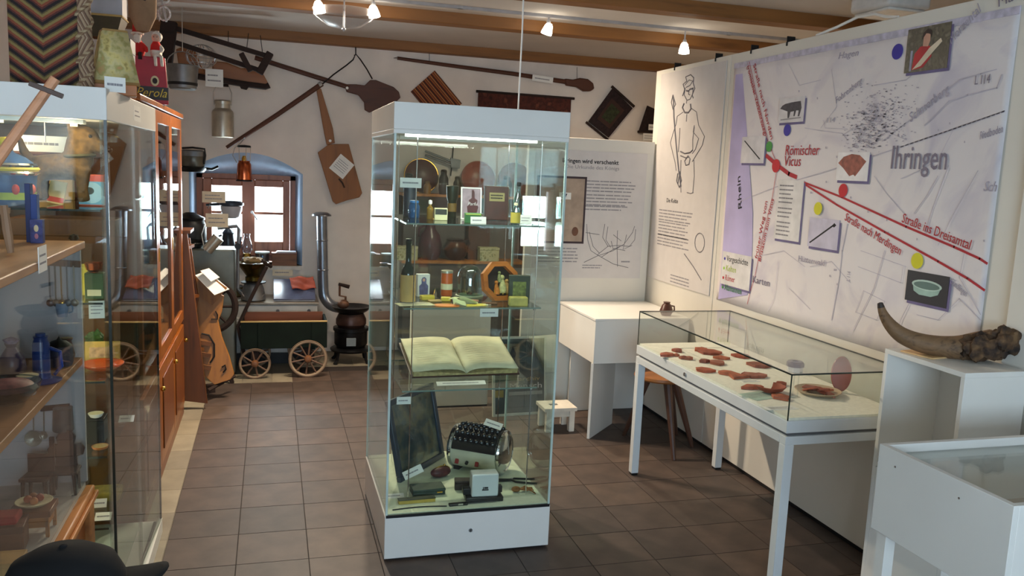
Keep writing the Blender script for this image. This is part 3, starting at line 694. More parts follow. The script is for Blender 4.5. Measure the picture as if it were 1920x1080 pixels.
for pts, w in (
    ([(1470, 345), (1560, 318), (1640, 292), (1700, 272), (1780, 245), (1885, 208)], .004), ([(1385, 380), (1410, 368), (1470, 345)], .003),
    ([(1510, 240), (1540, 245), (1580, 250), (1590, 262)], .004), ([(1545, 225), (1548, 240), (1590, 242)], .003), ([(1655, 265), (1690, 238), (1740, 200), (1800, 150), (1840, 138), (1870, 130)], .004),
    ([(1735, 235), (1780, 190), (1815, 178), (1870, 165), (1880, 140)], .005), ([(1690, 335), (1725, 320), (1760, 300), (1790, 240)], .003), ([(1760, 330), (1740, 365), (1715, 400)], .004),
    ([(1780, 310), (1750, 390), (1735, 440)], .004), ([(1835, 320), (1790, 400), (1760, 460)], .003), ([(1640, 330), (1665, 365), (1700, 405)], .003), ([(1590, 420), (1580, 470), (1575, 520), (1560, 600)], .006),
    ([(1615, 470), (1700, 500)], .003), ([(1610, 500), (1690, 530), (1695, 500)], .003), ([(1620, 545), (1660, 565), (1645, 600), (1605, 585), (1620, 545)], .003), ([(1520, 500), (1560, 490), (1595, 530)], .003),
    ([(1460, 490), (1452, 560), (1440, 585)], .003), ([(1480, 540), (1520, 580)], .003), ([(1720, 590), (1760, 600), (1800, 560), (1840, 600)], .003), ([(1810, 470), (1800, 520), (1840, 590)], .003), ([(1425, 480), (1470, 470), (1510, 500)], .003),
    ([(1560, 130), (1570, 200), (1540, 240)], .003), ([(1480, 120), (1500, 160), (1540, 150)], .003), ([(1640, 160), (1700, 150), (1760, 100), (1820, 40)], .004), ([(1580, 255), (1600, 240), (1660, 245), (1700, 262)], .003), ([(1730, 520), (1690, 600), (1680, 640)], .004), ([(1660, 470), (1640, 540), (1600, 620)], .004)):
    strip(lb, pts, w)
o = lb.build('map_lines', lightline, ban); o['kind'] = 'stuff'
hb = W(ban); rnd = random.Random(8)
for i in range(620):
    x = rnd.gauss(1645, 30); y = 225+rnd.gauss(0, 26)-(x-1645)*.25
    if i > 520: x = rnd.uniform(1600, 1652); y = rnd.uniform(248, 278)
    if not (1560 < x < 1740 and 150 < y < 285): continue
    s_ = rnd.uniform(.8, 2.0); t_ = rnd.uniform(-.6, .2)
    poly(hb, [(x-s_, y-s_*.5-t_), (x+s_, y-s_*.6+t_), (x+s_, y+s_*.6+t_), (x-s_, y+s_*.6-t_)])
for i in range(26):
    x, y = rnd.uniform(1500, 1850), rnd.uniform(140, 590); s_ = 2
    poly(hb, [(x-s_, y-s_), (x, y-s_), (x, y+s_), (x-s_, y+s_)])
o = hb.build('house_blocks', midline, ban); o['kind'] = 'stuff'
db = W(ban)
for i in range(22):
    a, c_ = 1690+i*9, 1690+i*9+5; strip(db, [(a, 276-(a-1690)*.345), (c_, 276-(c_-1690)*.345)], .006)
o = db.build('railway_dashes', midline, ban); o['kind'] = 'stuff'
for pts, w in (([(1406, 116), (1422, 190), (1440, 262), (1457, 306)], .004), ([(1403, 118), (1418, 190), (1434, 255)], .003), ([(1457, 320), (1449, 370), (1432, 440), (1416, 520), (1408, 545), (1402, 570)], .004),
               ([(1438, 292), (1456, 308), (1480, 326), (1494, 332)], .022), ([(1506, 341), (1580, 370), (1700, 425), (1790, 463), (1838, 485), (1852, 494)], .010), ([(1506, 343), (1570, 384), (1660, 435), (1760, 490), (1815, 522), (1847, 544)], .010)):
    wp('red_road', red, ban, lambda b: strip(b, pts, w, .0004))
def disc(px, py, r, m, nm='dot'):
    y, z = yz(px, py)
    return wp(nm, m, ban, lambda b: b.cyl((LX-.0014, y, z), (LX-.0002, y, z), r, n=28))
bdot = mat('blue_dot', (62, 52, 160), .7, var=.02); rdot = mat('red_dot', (196, 34, 44), .7, var=.02); ydot = mat('yellow_dot', (214, 208, 40), .7, var=.02); gdot = mat('green_dot', (70, 150, 66), .7, var=.02)
for px, py, r, m_ in ((1684, 97, .0335, bdot), (1477, 244, .031, bdot), (1443, 275, .029, gdot), (1456, 311, .036, rdot), (1582, 357, .032, rdot), (1535, 391, .032, ydot), (1721, 489, .034, ydot)): disc(px, py, r, m_)
MR = (0, -1, 0)
def tat(px, py, ang=0, lift=.0006):
    y, z = yz(px, py); a = RAD(ang); return frame((LX-lift, y, z), (0, -math.cos(a), math.sin(a)), (0, math.sin(a), math.cos(a)))
def slope(p, q):
    a, b_ = yz(*p), yz(*q); return math.degrees(math.atan2(b_[1]-a[1], -(b_[0]-a[0])))
darkp = mat('slate_print', (134, 124, 138), .8)
def mtext(s_, size, p0, p1, m, level=True, **kw):
    "lettering on the banner from photograph point p0 to p1"
    a_, b_ = yz(*p0), yz(*p1)
    w = abs(b_[0]-a_[0]) if level else math.hypot(b_[0]-a_[0], b_[1]-a_[1])
    wtext(ban, s_, size, tat(*p0, 0 if level else slope(p0, p1)), m, fit=w, **kw)
mtext('Römischer', .078, (1472, 291), (1536, 288), red, shear=.1); mtext('Vicus', .078, (1470, 311), (1501, 309), red, shear=.1)
mtext('Ihringen', .145, (1669, 316), (1773, 316), darkp, bold=.0006)
mtext('Straße nach Merdingen', .054, (1584, 412), (1688, 478), red, False)
mtext('Straße ins Dreisamtal', .058, (1691, 416), (1818, 468), red, False)
mtext('Schmerberg', .058, (1708, 230), (1782, 172), purple_ink, False, shear=.2)
mtext('Fohrenberg', .044, (1568, 195), (1618, 155), purple_ink, False, shear=.2)
mtext('Merzental', .058, (1784, 84), (1842, 20), purple_ink, False, shear=.2)
mtext('Ma', .06, (1872, 14), (1900, 2), darkp, False)
mtext('Hagen', .044, (1572, 111), (1610, 102), purple_ink, shear=.2)
mtext('L 114', .050, (1828, 159), (1856, 156), darkp)
mtext('Riedboden', .044, (1838, 262), (1882, 248), purple_ink, False, shear=.3)
mtext('Sch', .055, (1844, 358), (1869, 357), purple_ink, shear=.3)
mtext('Hüttenwald', .042, (1497, 489), (1547, 491), purple_ink)
mtext('Rhein', .056, (1392, 392), (1389, 332), ink, False)
mtext('Gündlingen', .036, (1782, 530), (1812, 556), purple_ink, False)
mtext('L 114', .034, (1594, 528), (1596, 510), purple_ink, False); mtext('114', .034, (1549, 230), (1564, 228), purple_ink)
mtext('Karten', .056, (1411, 529), (1443, 532), darkp)
mtext('Straße nach Norden', .038, (1413, 122), (1446, 262), red, False)
mtext('(römischer Verkehrsweg)', .038, (1401, 125), (1434, 256), red, False)
mtext('früher Weg von', .042, (1421, 486), (1440, 378), red, False)
mtext('Brisiacum zum Vicus', .042, (1427, 492), (1452, 375), red, False)
# printed pictures, each with its own dark print shadow
shadow = mat('shadow_print', (112, 102, 140), .8)
def picture(pts, m, name='picture_print', shade=True):
    q = [yz(*p) for p in pts]; ys = sorted(a for a, _ in q); zs = sorted(b_ for _, b_ in q)
    ya, yb, za, zb_ = (ys[0]+ys[1])/2, (ys[2]+ys[3])/2, (zs[0]+zs[1])/2, (zs[2]+zs[3])/2
    o = wp(name, m, ban, lambda b: b.bx(LX-.0022, LX-.0006, ya, yb, za, zb_))
    if shade: wp('printed_shadow', shadow, ban, lambda b: b.bx(LX-.0009, LX-.0003, ya-.012, yb-.012, za-.012, zb_-.012), parent=o)
    return o, ya, yb, za, zb_
def onpic(o, m, pts, name='figure', lift=.0026, info=None):
    "polygon in 0..1 picture coordinates (x right, y up)"
    ya, yb, za, zb_ = info
    return wp(name, m, ban, lambda b: b.prism([(yb+(ya-yb)*x, za+(zb_-za)*y) for x, y in pts], .0006, mtx=Matrix.Translation((LX-lift, 0, 0)) @ Matrix.Rotation(RAD(90), 4, 'Z')), parent=o)
o, *inf = picture([(1706, 57), (1783, 40), (1781, 128), (1696, 137)], blotch('photo_green', [(54, 50, 44), (92, 88, 70), (70, 66, 54), (120, 112, 96)], 22, .5))
onpic(o, mat('red_shirt', (186, 34, 44), .6, var=.1), [(.18, .05), (.45, .08), (.62, .3), (.62, .5), (.5, .58), (.34, .56), (.22, .42)], 'shirt', info=inf)
onpic(o, mat('photo_skin', (206, 156, 132), .6), [(.40, .56), (.52, .54), (.56, .66), (.55, .8), (.47, .86), (.40, .78)], 'face', .0030, info=inf)
onpic(o, mat('photo_hair', (48, 32, 30), .6), [(.36, .72), (.38, .86), (.48, .94), (.58, .88), (.58, .74), (.55, .82), (.45, .84), (.40, .76)], 'hair', .0034, info=inf)
onpic(o, mat('photo_wood', (222, 206, 180), .6), [(.20, .06), (.40, .12), (.84, .60), (.80, .68), (.56, .50), (.34, .22)], 'board', .0034, info=inf)
onpic(o, mat('photo_pole', (150, 150, 170), .6), [(.12, .03), (.17, .03), (.17, .5), (.12, .5)], 'pole', info=inf)
o, *inf = picture([(1463, 187), (1512, 178), (1507, 228), (1461, 231)], mat('photo_pale', (214, 210, 212), .6))
onpic(o, mat('cow_dark', (62, 58, 66), .6, var=.2, scale=60), [(.05, .58), (.13, .70), (.24, .76), (.5, .80), (.85, .82), (.90, .55), (.84, .22), (.78, .22), (.80, .45), (.70, .46), (.66, .24), (.61, .24), (.62, .44), (.48, .42), (.44, .18), (.38, .18), (.36, .45), (.24, .50), (.16, .54)], 'cow', info=inf)
onpic(o, mat('cow_ground', (150, 146, 150), .6), [(.1, .10), (.9, .14), (.9, .19), (.1, .15)], 'ground', info=inf)
o, *inf = picture([(1392, 257), (1437, 255), (1433, 305), (1391, 307)], mat('photo_pale'))
onpic(o, ink, [(.10, .84), (.13, .86), (.86, .16), (.82, .14)], 'needle', info=inf)
o, *inf = picture([(1573, 290), (1632, 281), (1629, 338), (1568, 340)], mat('photo_white', (234, 230, 230), .6))
onpic(o, mat('sherd_print', (146, 78, 62), .6, var=.18, scale=40), [(.04, .62), (.2, .84), (.45, .94), (.7, .9), (.92, .68), (.74, .36), (.62, .16), (.56, .22), (.44, .16), (.36, .26), (.22, .44)], 'sherd', info=inf)
o, *inf = picture([(1460, 337), (1508, 338), (1500, 453), (1453, 448)], mat('photo_note', (222, 218, 216), .7))
b = W(ban); M_ = frame((LX-.0026, inf[1]-.018, inf[3]-.02), MR)
for k_, n_ in ((0, 5), (.12, 3), (.195, 4)):
    b = W(ban); lines_mb(b, M_ @ Matrix.Translation((0, -k_, 0)), .13, .022*n_, n_, th=.35, seed=n_); b.build('print', greyink, o)
o, *inf = picture([(1519, 407), (1577, 413), (1570, 469), (1516, 462)], mat('photo_lilac', (196, 190, 208), .6))
onpic(o, ink, [(.06, .14), (.09, .11), (.84, .80), (.80, .83)], 'pin', info=inf); onpic(o, ink, [(.78, .80), (.84, .74), (.91, .82), (.84, .89)], 'pin_head', info=inf)
o, *inf = picture([(1704, 507), (1783, 518), (1776, 577), (1698, 563)], mat('photo_black', (36, 34, 42), .5))
el = lambda cx_, cy_, rx, ry, n=20: [(cx_+rx*math.cos(2*PI*i/n), cy_+ry*math.sin(2*PI*i/n)) for i in range(n)]
onpic(o, mat('bowl_green', (150, 180, 170), .5, var=.1), [(.16, .60), (.20, .36), (.34, .26), (.62, .26), (.78, .36), (.84, .60)], 'bowl', info=inf)
onpic(o, mat('bowl_rim', (180, 204, 194), .5), el(.5, .60, .36, .17), 'bowl_rim', .0030, info=inf); onpic(o, mat('bowl_inside', (92, 118, 112), .5), el(.5, .59, .31, .12), 'bowl_inside', .0034, info=inf)
o, *inf = picture([(1357, 472), (1411, 480), (1406, 543), (1352, 534)], mat('photo_note'))
for i, (s_, m_, c_) in enumerate((('Vorgeschichte', ink, bdot), ('Kelten', mat('lime_print', (170, 190, 60), .7), mat('lime_dot', (150, 200, 60), .7)), ('Römer', red, rdot), ('Alamannen', mat('green_print', (60, 130, 70), .7), gdot))):
    z = inf[3]-.055-.058*i; wtext(ban, s_, .050, frame((LX-.0026, inf[1]-.05, z), MR), m_, o, fit=(.235, .11, .105, .19)[i])
    wp('legend_dot', c_, ban, lambda b: b.cyl((LX-.003, inf[1]-.028, z+.012), (LX-.0022, inf[1]-.028, z+.012), .009, n=12), parent=o)

# ------------------------------------------------------------------ poster with the line drawing of a man
po = thing('figure_poster', 'tall white poster with a line drawing of a man holding a spear', 'poster', (PX-.004, 5.04, .96))
wp('sheet', mat('poster_paper', (212, 206, 202), .75, var=.015), po, lambda b: b.bx(PX-.006, PX-.002, 4.605, 5.49, .965, 2.40))
FX = PX-.0068
def ipts(pts): return [Vector((FX, at(x, y, 'x', FX).y, at(x, y, 'x', FX).z)) for x, y in pts]
def inkline(name, pts, r=.0028, closed=False, m=None): return wp(name, m or mat('drawing_ink', (112, 108, 112), .8), po, lambda b: b.tube(ipts(pts), r, 4, closed))
inkline('spear', [(1263, 182), (1264, 220), (1268, 270), (1273, 320), (1277, 350)], .006)
inkline('spear_head', [(1262, 178), (1259, 192), (1262, 205), (1267, 196), (1262, 178)], .004)
inkline('shaft_binding', [(1271, 325), (1269, 340), (1274, 352), (1278, 338), (1275, 322), (1271, 345)], .004)
inkline('hair', [(1280, 180), (1284, 168), (1281, 158), (1288, 152), (1286, 144), (1295, 140), (1301, 146), (1300, 156), (1303, 166), (1298, 178), (1300, 184)], .004)
inkline('hair_curl', [(1284, 160), (1292, 150), (1299, 152), (1294, 160), (1286, 164)], .003)
inkline('face', [(1285, 165), (1283, 178), (1288, 188), (1294, 186), (1299, 176), (1300, 164)], .0035)
inkline('brow', [(1287, 170), (1291, 171), (1294, 167), (1299, 166)], .006)
inkline('nose', [(1292, 171), (1291, 177), (1294, 178)], .003)
inkline('neck', [(1288, 188), (1287, 194)], .003)
inkline('necklace', [(1283, 194), (1280, 202), (1284, 211), (1291, 211), (1296, 204), (1295, 195)], .006)
inkline('shoulder_line', [(1281, 210), (1270, 218), (1268, 232), (1262, 250), (1257, 268), (1261, 285), (1266, 305), (1268, 320)])
inkline('sleeve', [(1275, 240), (1274, 260), (1272, 285)])
inkline('tunic_edge', [(1296, 203), (1306, 210), (1310, 235), (1321, 256), (1317, 272), (1306, 290), (1298, 303)])
inkline('inner_arm', [(1302, 235), (1300, 248), (1310, 260), (1304, 280), (1298, 288)])
inkline('tunic_side', [(1302, 238), (1299, 262), (1299, 280)])
inkline('neck_cord', [(1288, 214), (1287, 228)], .003)
inkline('belt', [(1276, 284), (1284, 288), (1294, 286), (1299, 281)], .005); inkline('belt_low', [(1276, 292), (1286, 296), (1292, 294)], .004)
inkline('hand', [(1290, 292), (1294, 298), (1292, 308), (1286, 310), (1284, 302), (1290, 292)], .004)
inkline('leg_line', [(1277, 300), (1276, 330), (1277, 361)]); inkline('robe_side', [(1301, 300), (1302, 330), (1299, 362)]); inkline('robe_hem', [(1288, 361), (1295, 363), (1300, 361)])
inkline('brooch_ring', [(1311+9*math.cos(a*PI/8)+1, 455+18*math.sin(a*PI/8)) for a in range(16)], .003, True)
inkline('pin_drawing', [(1283, 476), (1300, 500), (1315, 525)], .004)
wtext(po, 'Die Keltin', .042, frame((FX, *yz(1250, 379)), MR), ink, xs=1.0)
for k_, (px, py, w, n_) in enumerate(((1237, 390, .50, 4), (1236, 412, .46, 5), (1234, 436, .48, 4), (1258, 512, .28, 3))):
    b = W(po); lines_mb(b, frame((FX+.0003, *yz(px, py)), MR), w, .022*n_, n_, th=.35, seed=k_+3); b.build('print', greyink, po)
# ------------------------------------------------------------------ poster with the royal document
dp = thing('document_poster', 'white poster with a brown document, a title and a pedigree drawing', 'poster', (2.19, 5.498, .95))
DY = 5.497
def dx(px, py): p = at(px, py, 'y', DY-.002); return p.x, p.z
wp('sheet', mat('poster_paper'), dp, lambda b: b.bx(1.74, 2.572, DY-.001, 5.4995, .952, 1.845))
def dfr(px, py): x, z = dx(px, py); return frame((x, DY-.0016, z), (1, 0, 0))
wtext(dp, 'Ihringen wird verschenkt', .042, dfr(1054, 304), ink, bold=.0008, fit=.42)
wtext(dp, 'Die Urkunde des Königs', .036, dfr(1060, 315), greyink, fit=.40)
a = dx(1008, 328); c_ = dx(1094, 457)
dd = wp('document_photo', mat('dark_document_edge', (58, 42, 48), .6), dp, lambda b: b.bx(a[0], c_[0], DY-.0025, DY-.001, c_[1], a[1]))
wp('parchment', mat('parchment_print', (170, 150, 132), .7, var=.1, scale=10), dp, lambda b: b.bx(a[0]+.015, c_[0]-.015, DY-.0032, DY-.0024, c_[1]+.015, a[1]-.015), parent=dd)
x, z = dx(1078, 434); wp('seal', mat('brown_seal', (96, 62, 44), .6, var=.2), dp, lambda b: b.ball((x, DY-.003, z), (.025, .002, .032)), parent=dd)
x, z = dx(1061, 367)
tg = wp('tag', paper, dp, lambda b: b.bx(x-.05, x+.035, DY-.012, DY-.0025, z-.025, z+.022), parent=dd)
wtext(dp, '37', .04, frame((x-.035, DY-.0128, z-.014), (1, 0, 0)), ink, dd, bold=.001)
b = W(dp); lines_mb(b, dfr(1024, 345), .2, .3, 10, th=.12, seed=4); b.build('print', mat('parchment_ink', (130, 110, 94), .8), dd)
for k_, (px, py, w, n_) in enumerate(((1101, 336, .38, 4), (1100, 362, .36, 4), (1098, 383, .34, 2), (1010, 462, .30, 5))):
    b = W(dp); lines_mb(b, dfr(px, py), w, .023*n_, n_, th=.35, seed=k_+9); b.build('print', greyink, dp)
tw = W(dp)
def dln(pts, r=.0018): tw.tube([Vector((dx(*p)[0], DY-.0018, dx(*p)[1])) for p in pts], r, 4)
for pts in ([(1100, 420), (1102, 450), (1108, 470), (1120, 478)], [(1105, 435), (1112, 462), (1124, 475)], [(1120, 478), (1140, 462), (1158, 460), (1180, 462), (1190, 450), (1192, 430)], [(1095, 492), (1120, 480), (1150, 470), (1170, 458), (1186, 436), (1190, 424)], [(1158, 432), (1157, 460), (1158, 500)], [(1140, 425), (1136, 450), (1145, 464)], [(1150, 440), (1165, 452)], [(1134, 420), (1130, 445), (1140, 462)], [(1175, 440), (1168, 468), (1185, 460)], [(1120, 478), (1150, 495), (1178, 502)], [(1128, 482), (1152, 466), (1172, 470)], [(1098, 436), (1124, 440)], [(1146, 452), (1150, 468), (1162, 462)]): dln(pts)
o = tw.build('pedigree_drawing', mat('drawing_ink'), dp); o['kind'] = 'stuff'
b = W(dp); lines_mb(b, dfr(1092, 495), .16, .035, 2, th=.4, seed=2); b.build('print', greyink, dp)
b = W(dp); lines_mb(b, dfr(1165, 488), .07, .02, 1, th=.5, seed=5); b.build('print', greyink, dp)
# ------------------------------------------------------------------ glass display table with sherds
TX0, TX1, TY0, TY1 = 1.975, 2.55, 2.765, 4.20
ZT = .763
tmet = mat('white_powder_metal', (214, 218, 220), .4, var=.01)
tb = thing('display_table', 'white metal table with a low glass hood over pottery sherds', 'display table', ((TX0+TX1)/2, (TY0+TY1)/2, 0))
for x in (TX0, TX1-.042):
    for y in (TY0, TY1-.042):
        lg = wp('leg', tmet, tb, lambda b: b.bx(x, x+.042, y, y+.042, .012, .652), bevel=.002)
        wp('foot', blackp, tb, lambda b: b.bx(x+.003, x+.039, y+.003, y+.039, 0, .012), parent=lg)
for n_, d in enumerate(((TX0, TX1, TY0, TY0+.042), (TX0, TX1, TY1-.042, TY1), (TX0, TX0+.042, TY0+.042, TY1-.042), (TX1-.042, TX1, TY0+.042, TY1-.042))):
    wp('rail', tmet, tb, lambda b: b.bx(*d, .652, .688), bevel=.002)
wp('shadow_gap', mat('grey_gap', (96, 96, 98), .6), tb, lambda b: b.bx(TX0+.014, TX1-.014, TY0+.014, TY1-.014, .688, .702))
tr = wp('tray', tmet, tb, lambda b: (b.bx(TX0, TX1, TY0, TY1, .702, .752), ), bevel=.002)
wp('tray_cloth', mat('cream_felt', (240, 236, 222), .9, var=.03, scale=50), tb, lambda b: b.bx(TX0+.012, TX1-.012, TY0+.012, TY1-.012, .752, ZT-.001))
lk = wp('lock', steel, tb, lambda b: b.cyl((TX0-.006, 3.62, .728), (TX0+.01, 3.62, .728), .010, n=14))
HZ = .945
for d in ((TX0+.002, TX0+.007, TY0+.008, TY1-.008, .753, HZ-.006), (TX1-.007, TX1-.002, TY0+.008, TY1-.008, .753, HZ-.006), (TX0+.008, TX1-.008, TY0+.002, TY0+.007, .753, HZ-.006), (TX0+.008, TX1-.008, TY1-.007, TY1-.002, .753, HZ-.006), (TX0+.008, TX1-.008, TY0+.008, TY1-.008, HZ-.006, HZ)):
    wp('glass_pane', tpane, tb, lambda b: b.bx(*d))
dedge = mat('dark_glass_edge', (34, 46, 42), .2)
e = .0035
for a, c_ in (((TX0+.004, TY0+.004), (TX0+.004, TY1-.004)), ((TX1-.004, TY0+.004), (TX1-.004, TY1-.004)), ((TX0+.004, TY0+.004), (TX1-.004, TY0+.004)), ((TX0+.004, TY1-.004), (TX1-.004, TY1-.004))):
    wp('hood_edge', dedge, tb, lambda b: b.bar((*a, HZ-.003), (*c_, HZ-.003), .006, .006))
for x in (TX0+.004, TX1-.004):
    for y in (TY0+.004, TY1-.004): wp('hood_edge', dedge, tb, lambda b: b.bar((x, y, .753), (x, y, HZ-.003), .004, .004))
terra = [mat('terracotta_%d' % i, c, .65, var=.14, scale=25, bump=.1) for i, c in enumerate([(166, 84, 58), (150, 74, 54), (176, 98, 70), (140, 78, 62), (158, 96, 78)])]
sh_list = [  # px, py, size m, look, outline
    (1250, 667, .085, 'flat pointed red sherd at the far left of the display table', [(-1, -.1), (-.5, .35), (.4, .45), (1, .05), (.5, -.4), (-.4, -.45)]),
    (1271, 659, .062, 'rounded red sherd at the far left corner of the display table', [(-.9, -.4), (-.6, .4), (.1, .8), (.8, .3), (.9, -.3), (.1, -.5)]),
    (1268, 668, .030, 'tiny red crumb between the far left sherds', [(-1, 0), (0, .6), (1, 0), (0, -.5)]),
    (1282, 673, .050, 'small pinkish sherd near the far left corner', [(-.9, -.3), (0, .6), (.9, .3), (.6, -.5), (-.4, -.5)]),
    (1292, 674, .048, 'narrow brown sherd beside the small pinkish sherd', [(-.8, .5), (.3, .6), (1, -.2), (.1, -.6), (-.7, -.2)]),
    (1312, 657, .070, 'curved dark red sherd at the far edge of the table', [(-.9, -.5), (-1, .3), (-.2, .9), (.7, .7), (1, .0), (.2, -.6)]),
    (1331, 662, .105, 'big red sherd with broken rim at the far edge', [(-1, -.2), (-.7, .7), (.3, .8), (1, .4), (.9, -.5), (.2, -.8), (-.6, -.6)]),
    (1353, 673, .075, 'flat brown wedge-shaped sherd behind the middle sherds', [(-1, .2), (0, .5), (1, -.1), (.3, -.5), (-.5, -.3)]),
    (1321, 679, .060, 'small flat reddish sherd in the second row', [(-1, .1), (-.2, .5), (.9, .3), (.8, -.3), (-.4, -.5)]),
    (1345, 682, .085, 'angular red sherd in the second row', [(-1, -.2), (-.5, .6), (.4, .7), (1, .2), (.6, -.5), (-.3, -.6)]),
    (1322, 696, .078, 'oval grey-red sherd near the lock', [(-.9, .2), (-.5, .8), (.2, .7), (.7, .1), (1, -.5), (.2, -.7), (-.7, -.5)]),
    (1388, 669, .085, 'red sherd at the back of the table centre', [(-1, .3), (-.3, .8), (.6, .4), (1, -.2), (.1, -.6), (-.8, -.4)]),
    (1370, 704, .105, 'large hourglass-shaped red sherd in the table centre', [(-.8, -.9), (.9, -1), (.45, -.1), (.6, .5), (.3, .9), (-.3, .9), (-.6, .5), (-.25, 0)]),
    (1424, 687, .105, 'bright orange-red sherd right of the centre', [(-1, .4), (-.2, .8), (.7, .5), (1, .0), (.3, -.6), (-.5, -.5)]),
    (1417, 706, .100, 'flat pale red triangular sherd with a notch', [(-1, .5), (-.4, .8), (0, .1), (.6, .3), (1, -.2), (.3, -.6), (-.8, -.4)]),
    (1413, 729, .095, 'long thin red sherd before the bowl fragment', [(-1, .5), (.1, .6), (1, -.1), (.6, -.5), (-.4, -.1)]),
    (1465, 722, .055, 'small dark red sherd right of the bowl fragment', [(-1, 0), (-.4, .7), (.6, .5), (1, -.3), (0, -.6)]),
    (1464, 747, .080, 'pinkish sherd at the front edge of the table', [(-1, .1), (.1, .7), (.9, .3), (.7, -.6), (-.5, -.6)]),
]
random.seed(11)
for i, (px, py, sz, lab, ol) in enumerate(sh_list):
    p = at(px, py, 'z', ZT); o = thing('pottery_sherd', lab, 'sherd', p, rz=(16, 70, -30, 110, 40, 200, 16, -14, 20, 60, 10, 150, 16, -20, 8, 30, 60, 100)[i], group='pottery sherds on the display table')
    kx, ky = sz/2*1.15, sz/2*1.35
    th = .006
    n_ = len(ol); b = MB()
    top = [(x*kx, y*ky, th+.010*(1-(x*x+y*y)*.5)) for x, y in ol]; bot = [(x*kx*1.02, y*ky*1.02, .0) for x, y in ol]
    b.add(bot+top+[(0, 0, th+.013)], [(k_, (k_+1) % n_, n_+(k_+1) % n_, n_+k_) for k_ in range(n_)]+[(n_+k_, n_+(k_+1) % n_, 2*n_) for k_ in range(n_)]+[tuple(reversed(range(n_)))])
    b.build('fragment', terra[i % 5], o, smooth=12)
    b = MB(); a = ol[0]; c_ = ol[1]; b.tube([(a[0]*kx, a[1]*ky, th+.004), (c_[0]*kx, c_[1]*ky, th+.004)], .003, 6); b.build('broken_edge', terra[(i+2) % 5], o)
o = thing('bowl_fragment', 'rounded red bowl fragment lying on the right half of the table', 'sherd', at(1443, 735, 'z', ZT), 10)
part('wall', terra[1], o, lambda b: b.lathe([(.02, .004), (.055, .012), (.07, .03), (.066, .032), (.05, .017), (.02, .010)], n=16, a0=RAD(150), a1=RAD(395)))
part('foot', terra[0], o, lambda b: b.lathe([(.028, 0), (.028, .006), (.02, .006), (.02, 0)], n=16))
o = thing('green_plan_sheet', 'pale green drawing sheet under the front sherds', 'paper', at(1418, 742, 'z', ZT), 14)
part('sheet', mat('sea_green_paper', (178, 200, 186), .8), o, lambda b: b.bx(-.06, .09, -.06, .05, 0, .001))
b = MB(); lines_mb(b, frame((-.05, .03, .0012), (1, 0, 0), (0, 1, 0)), .12, .06, 4, th=.15); b.build('print', greyink, o)
for i, (px, py, w, h) in enumerate(((1410, 716, .09, .03), (1338, 694, .05, .02), (1470, 768, .14, .05))):
    o = card(('caption strip lying under the notched sherd', 'small caption strip near the oval sherd', 'long caption sheet lying at the near end of the table')[i], at(px, py, 'z', ZT)+Vector((0, 0, .0005)), w, h, flat=True, n=1+i, rz=0)
o = thing('sherd_plate', 'shallow round dish holding red sherds at the near end of the table', 'dish', at(1533, 738, 'z', ZT), 0)
part('dish', mat('clay_white_dish', (190, 168, 140), .5, var=.08), o, lambda b: b.lathe([(.05, 0), (.085, .006), (.102, .018), (.099, .020), (.08, .010), (1e-4, .006)], n=30))
for k_, (x, y, s_, z_) in enumerate(((-.05, .02, .035, .020), (-.01, .05, .03, .018), (.045, .0, .035, .018), (-.02, -.02, .04, .022), (.02, .06, .028, .02), (.0, .02, .03, .026))):
    part('sherd', terra[k_ % 5], o, lambda b: b.prism([(x+s_*math.cos(RAD(72*j+k_*20))*(.7+.3*((j+k_) % 2)), y+s_*1.2*math.sin(RAD(72*j+k_*20))) for j in range(5)], .008, mtx=Matrix.Translation((0, 0, z_)) @ Matrix.Rotation(RAD(8*(k_-3)), 4, 'X') @ Matrix.Rotation(RAD(90), 4, 'X') @ Matrix.Scale(-1, 4, (0, 1, 0))), bevel=.002)
o = thing('red_oval_disc', 'upright red clay oval disc standing behind the dish', 'disc', at(1575, 735, 'z', ZT), rot=(-8, 0, -28))
part('disc', mat('red_clay_gloss', (160, 72, 48), .35, var=.1, scale=10), o, lambda b: b.lathe([(1e-4, -.005), (.95, -.005), (1.0, 0), (.95, .005), (1e-4, .005)], (0, 0, .082), 30, Matrix.Rotation(RAD(90), 4, 'X') @ Matrix.Diagonal((.045, .08, 1, 1))))
part('stand', glass('acrylic'), o, lambda b: (b.bx(-.03, .03, -.02, .06, .0005, .005), b.bar((0, .05, .004), (0, .012, .09), .03, .003)))
jr = thing('blue_lidded_jar', 'small white glass jar with a dark blue lid on the display table', 'jar', at(1490, 697, 'z', ZT))
part('body', mat('opal_glass', (222, 224, 226), .2, trans=.2), jr, lambda b: b.lathe([(.034, 0), (.038, .004), (.038, .026), (.034, .030)], n=8))
part('lid', mat('dark_blue_lid', (44, 46, 84), .35, var=.05), jr, lambda b: b.lathe([(.043, .028), (.043, .046), (.036, .054), (.016, .054), (.014, .050), (1e-4, .050)], n=8))
o = thing('acrylic_stand', 'small empty clear acrylic stand at the near end of the table', 'stand', at(1490, 745, 'z', ZT), 5)
part('loop', glass('acrylic'), o, lambda b: b.tube([(-.014, 0, .002), (-.012, 0, .10), (.012, 0, .10), (.014, 0, .002)], .003, 6)); part('foot', glass('acrylic'), o, lambda b: b.bx(-.022, .022, -.014, .014, 0, .003))

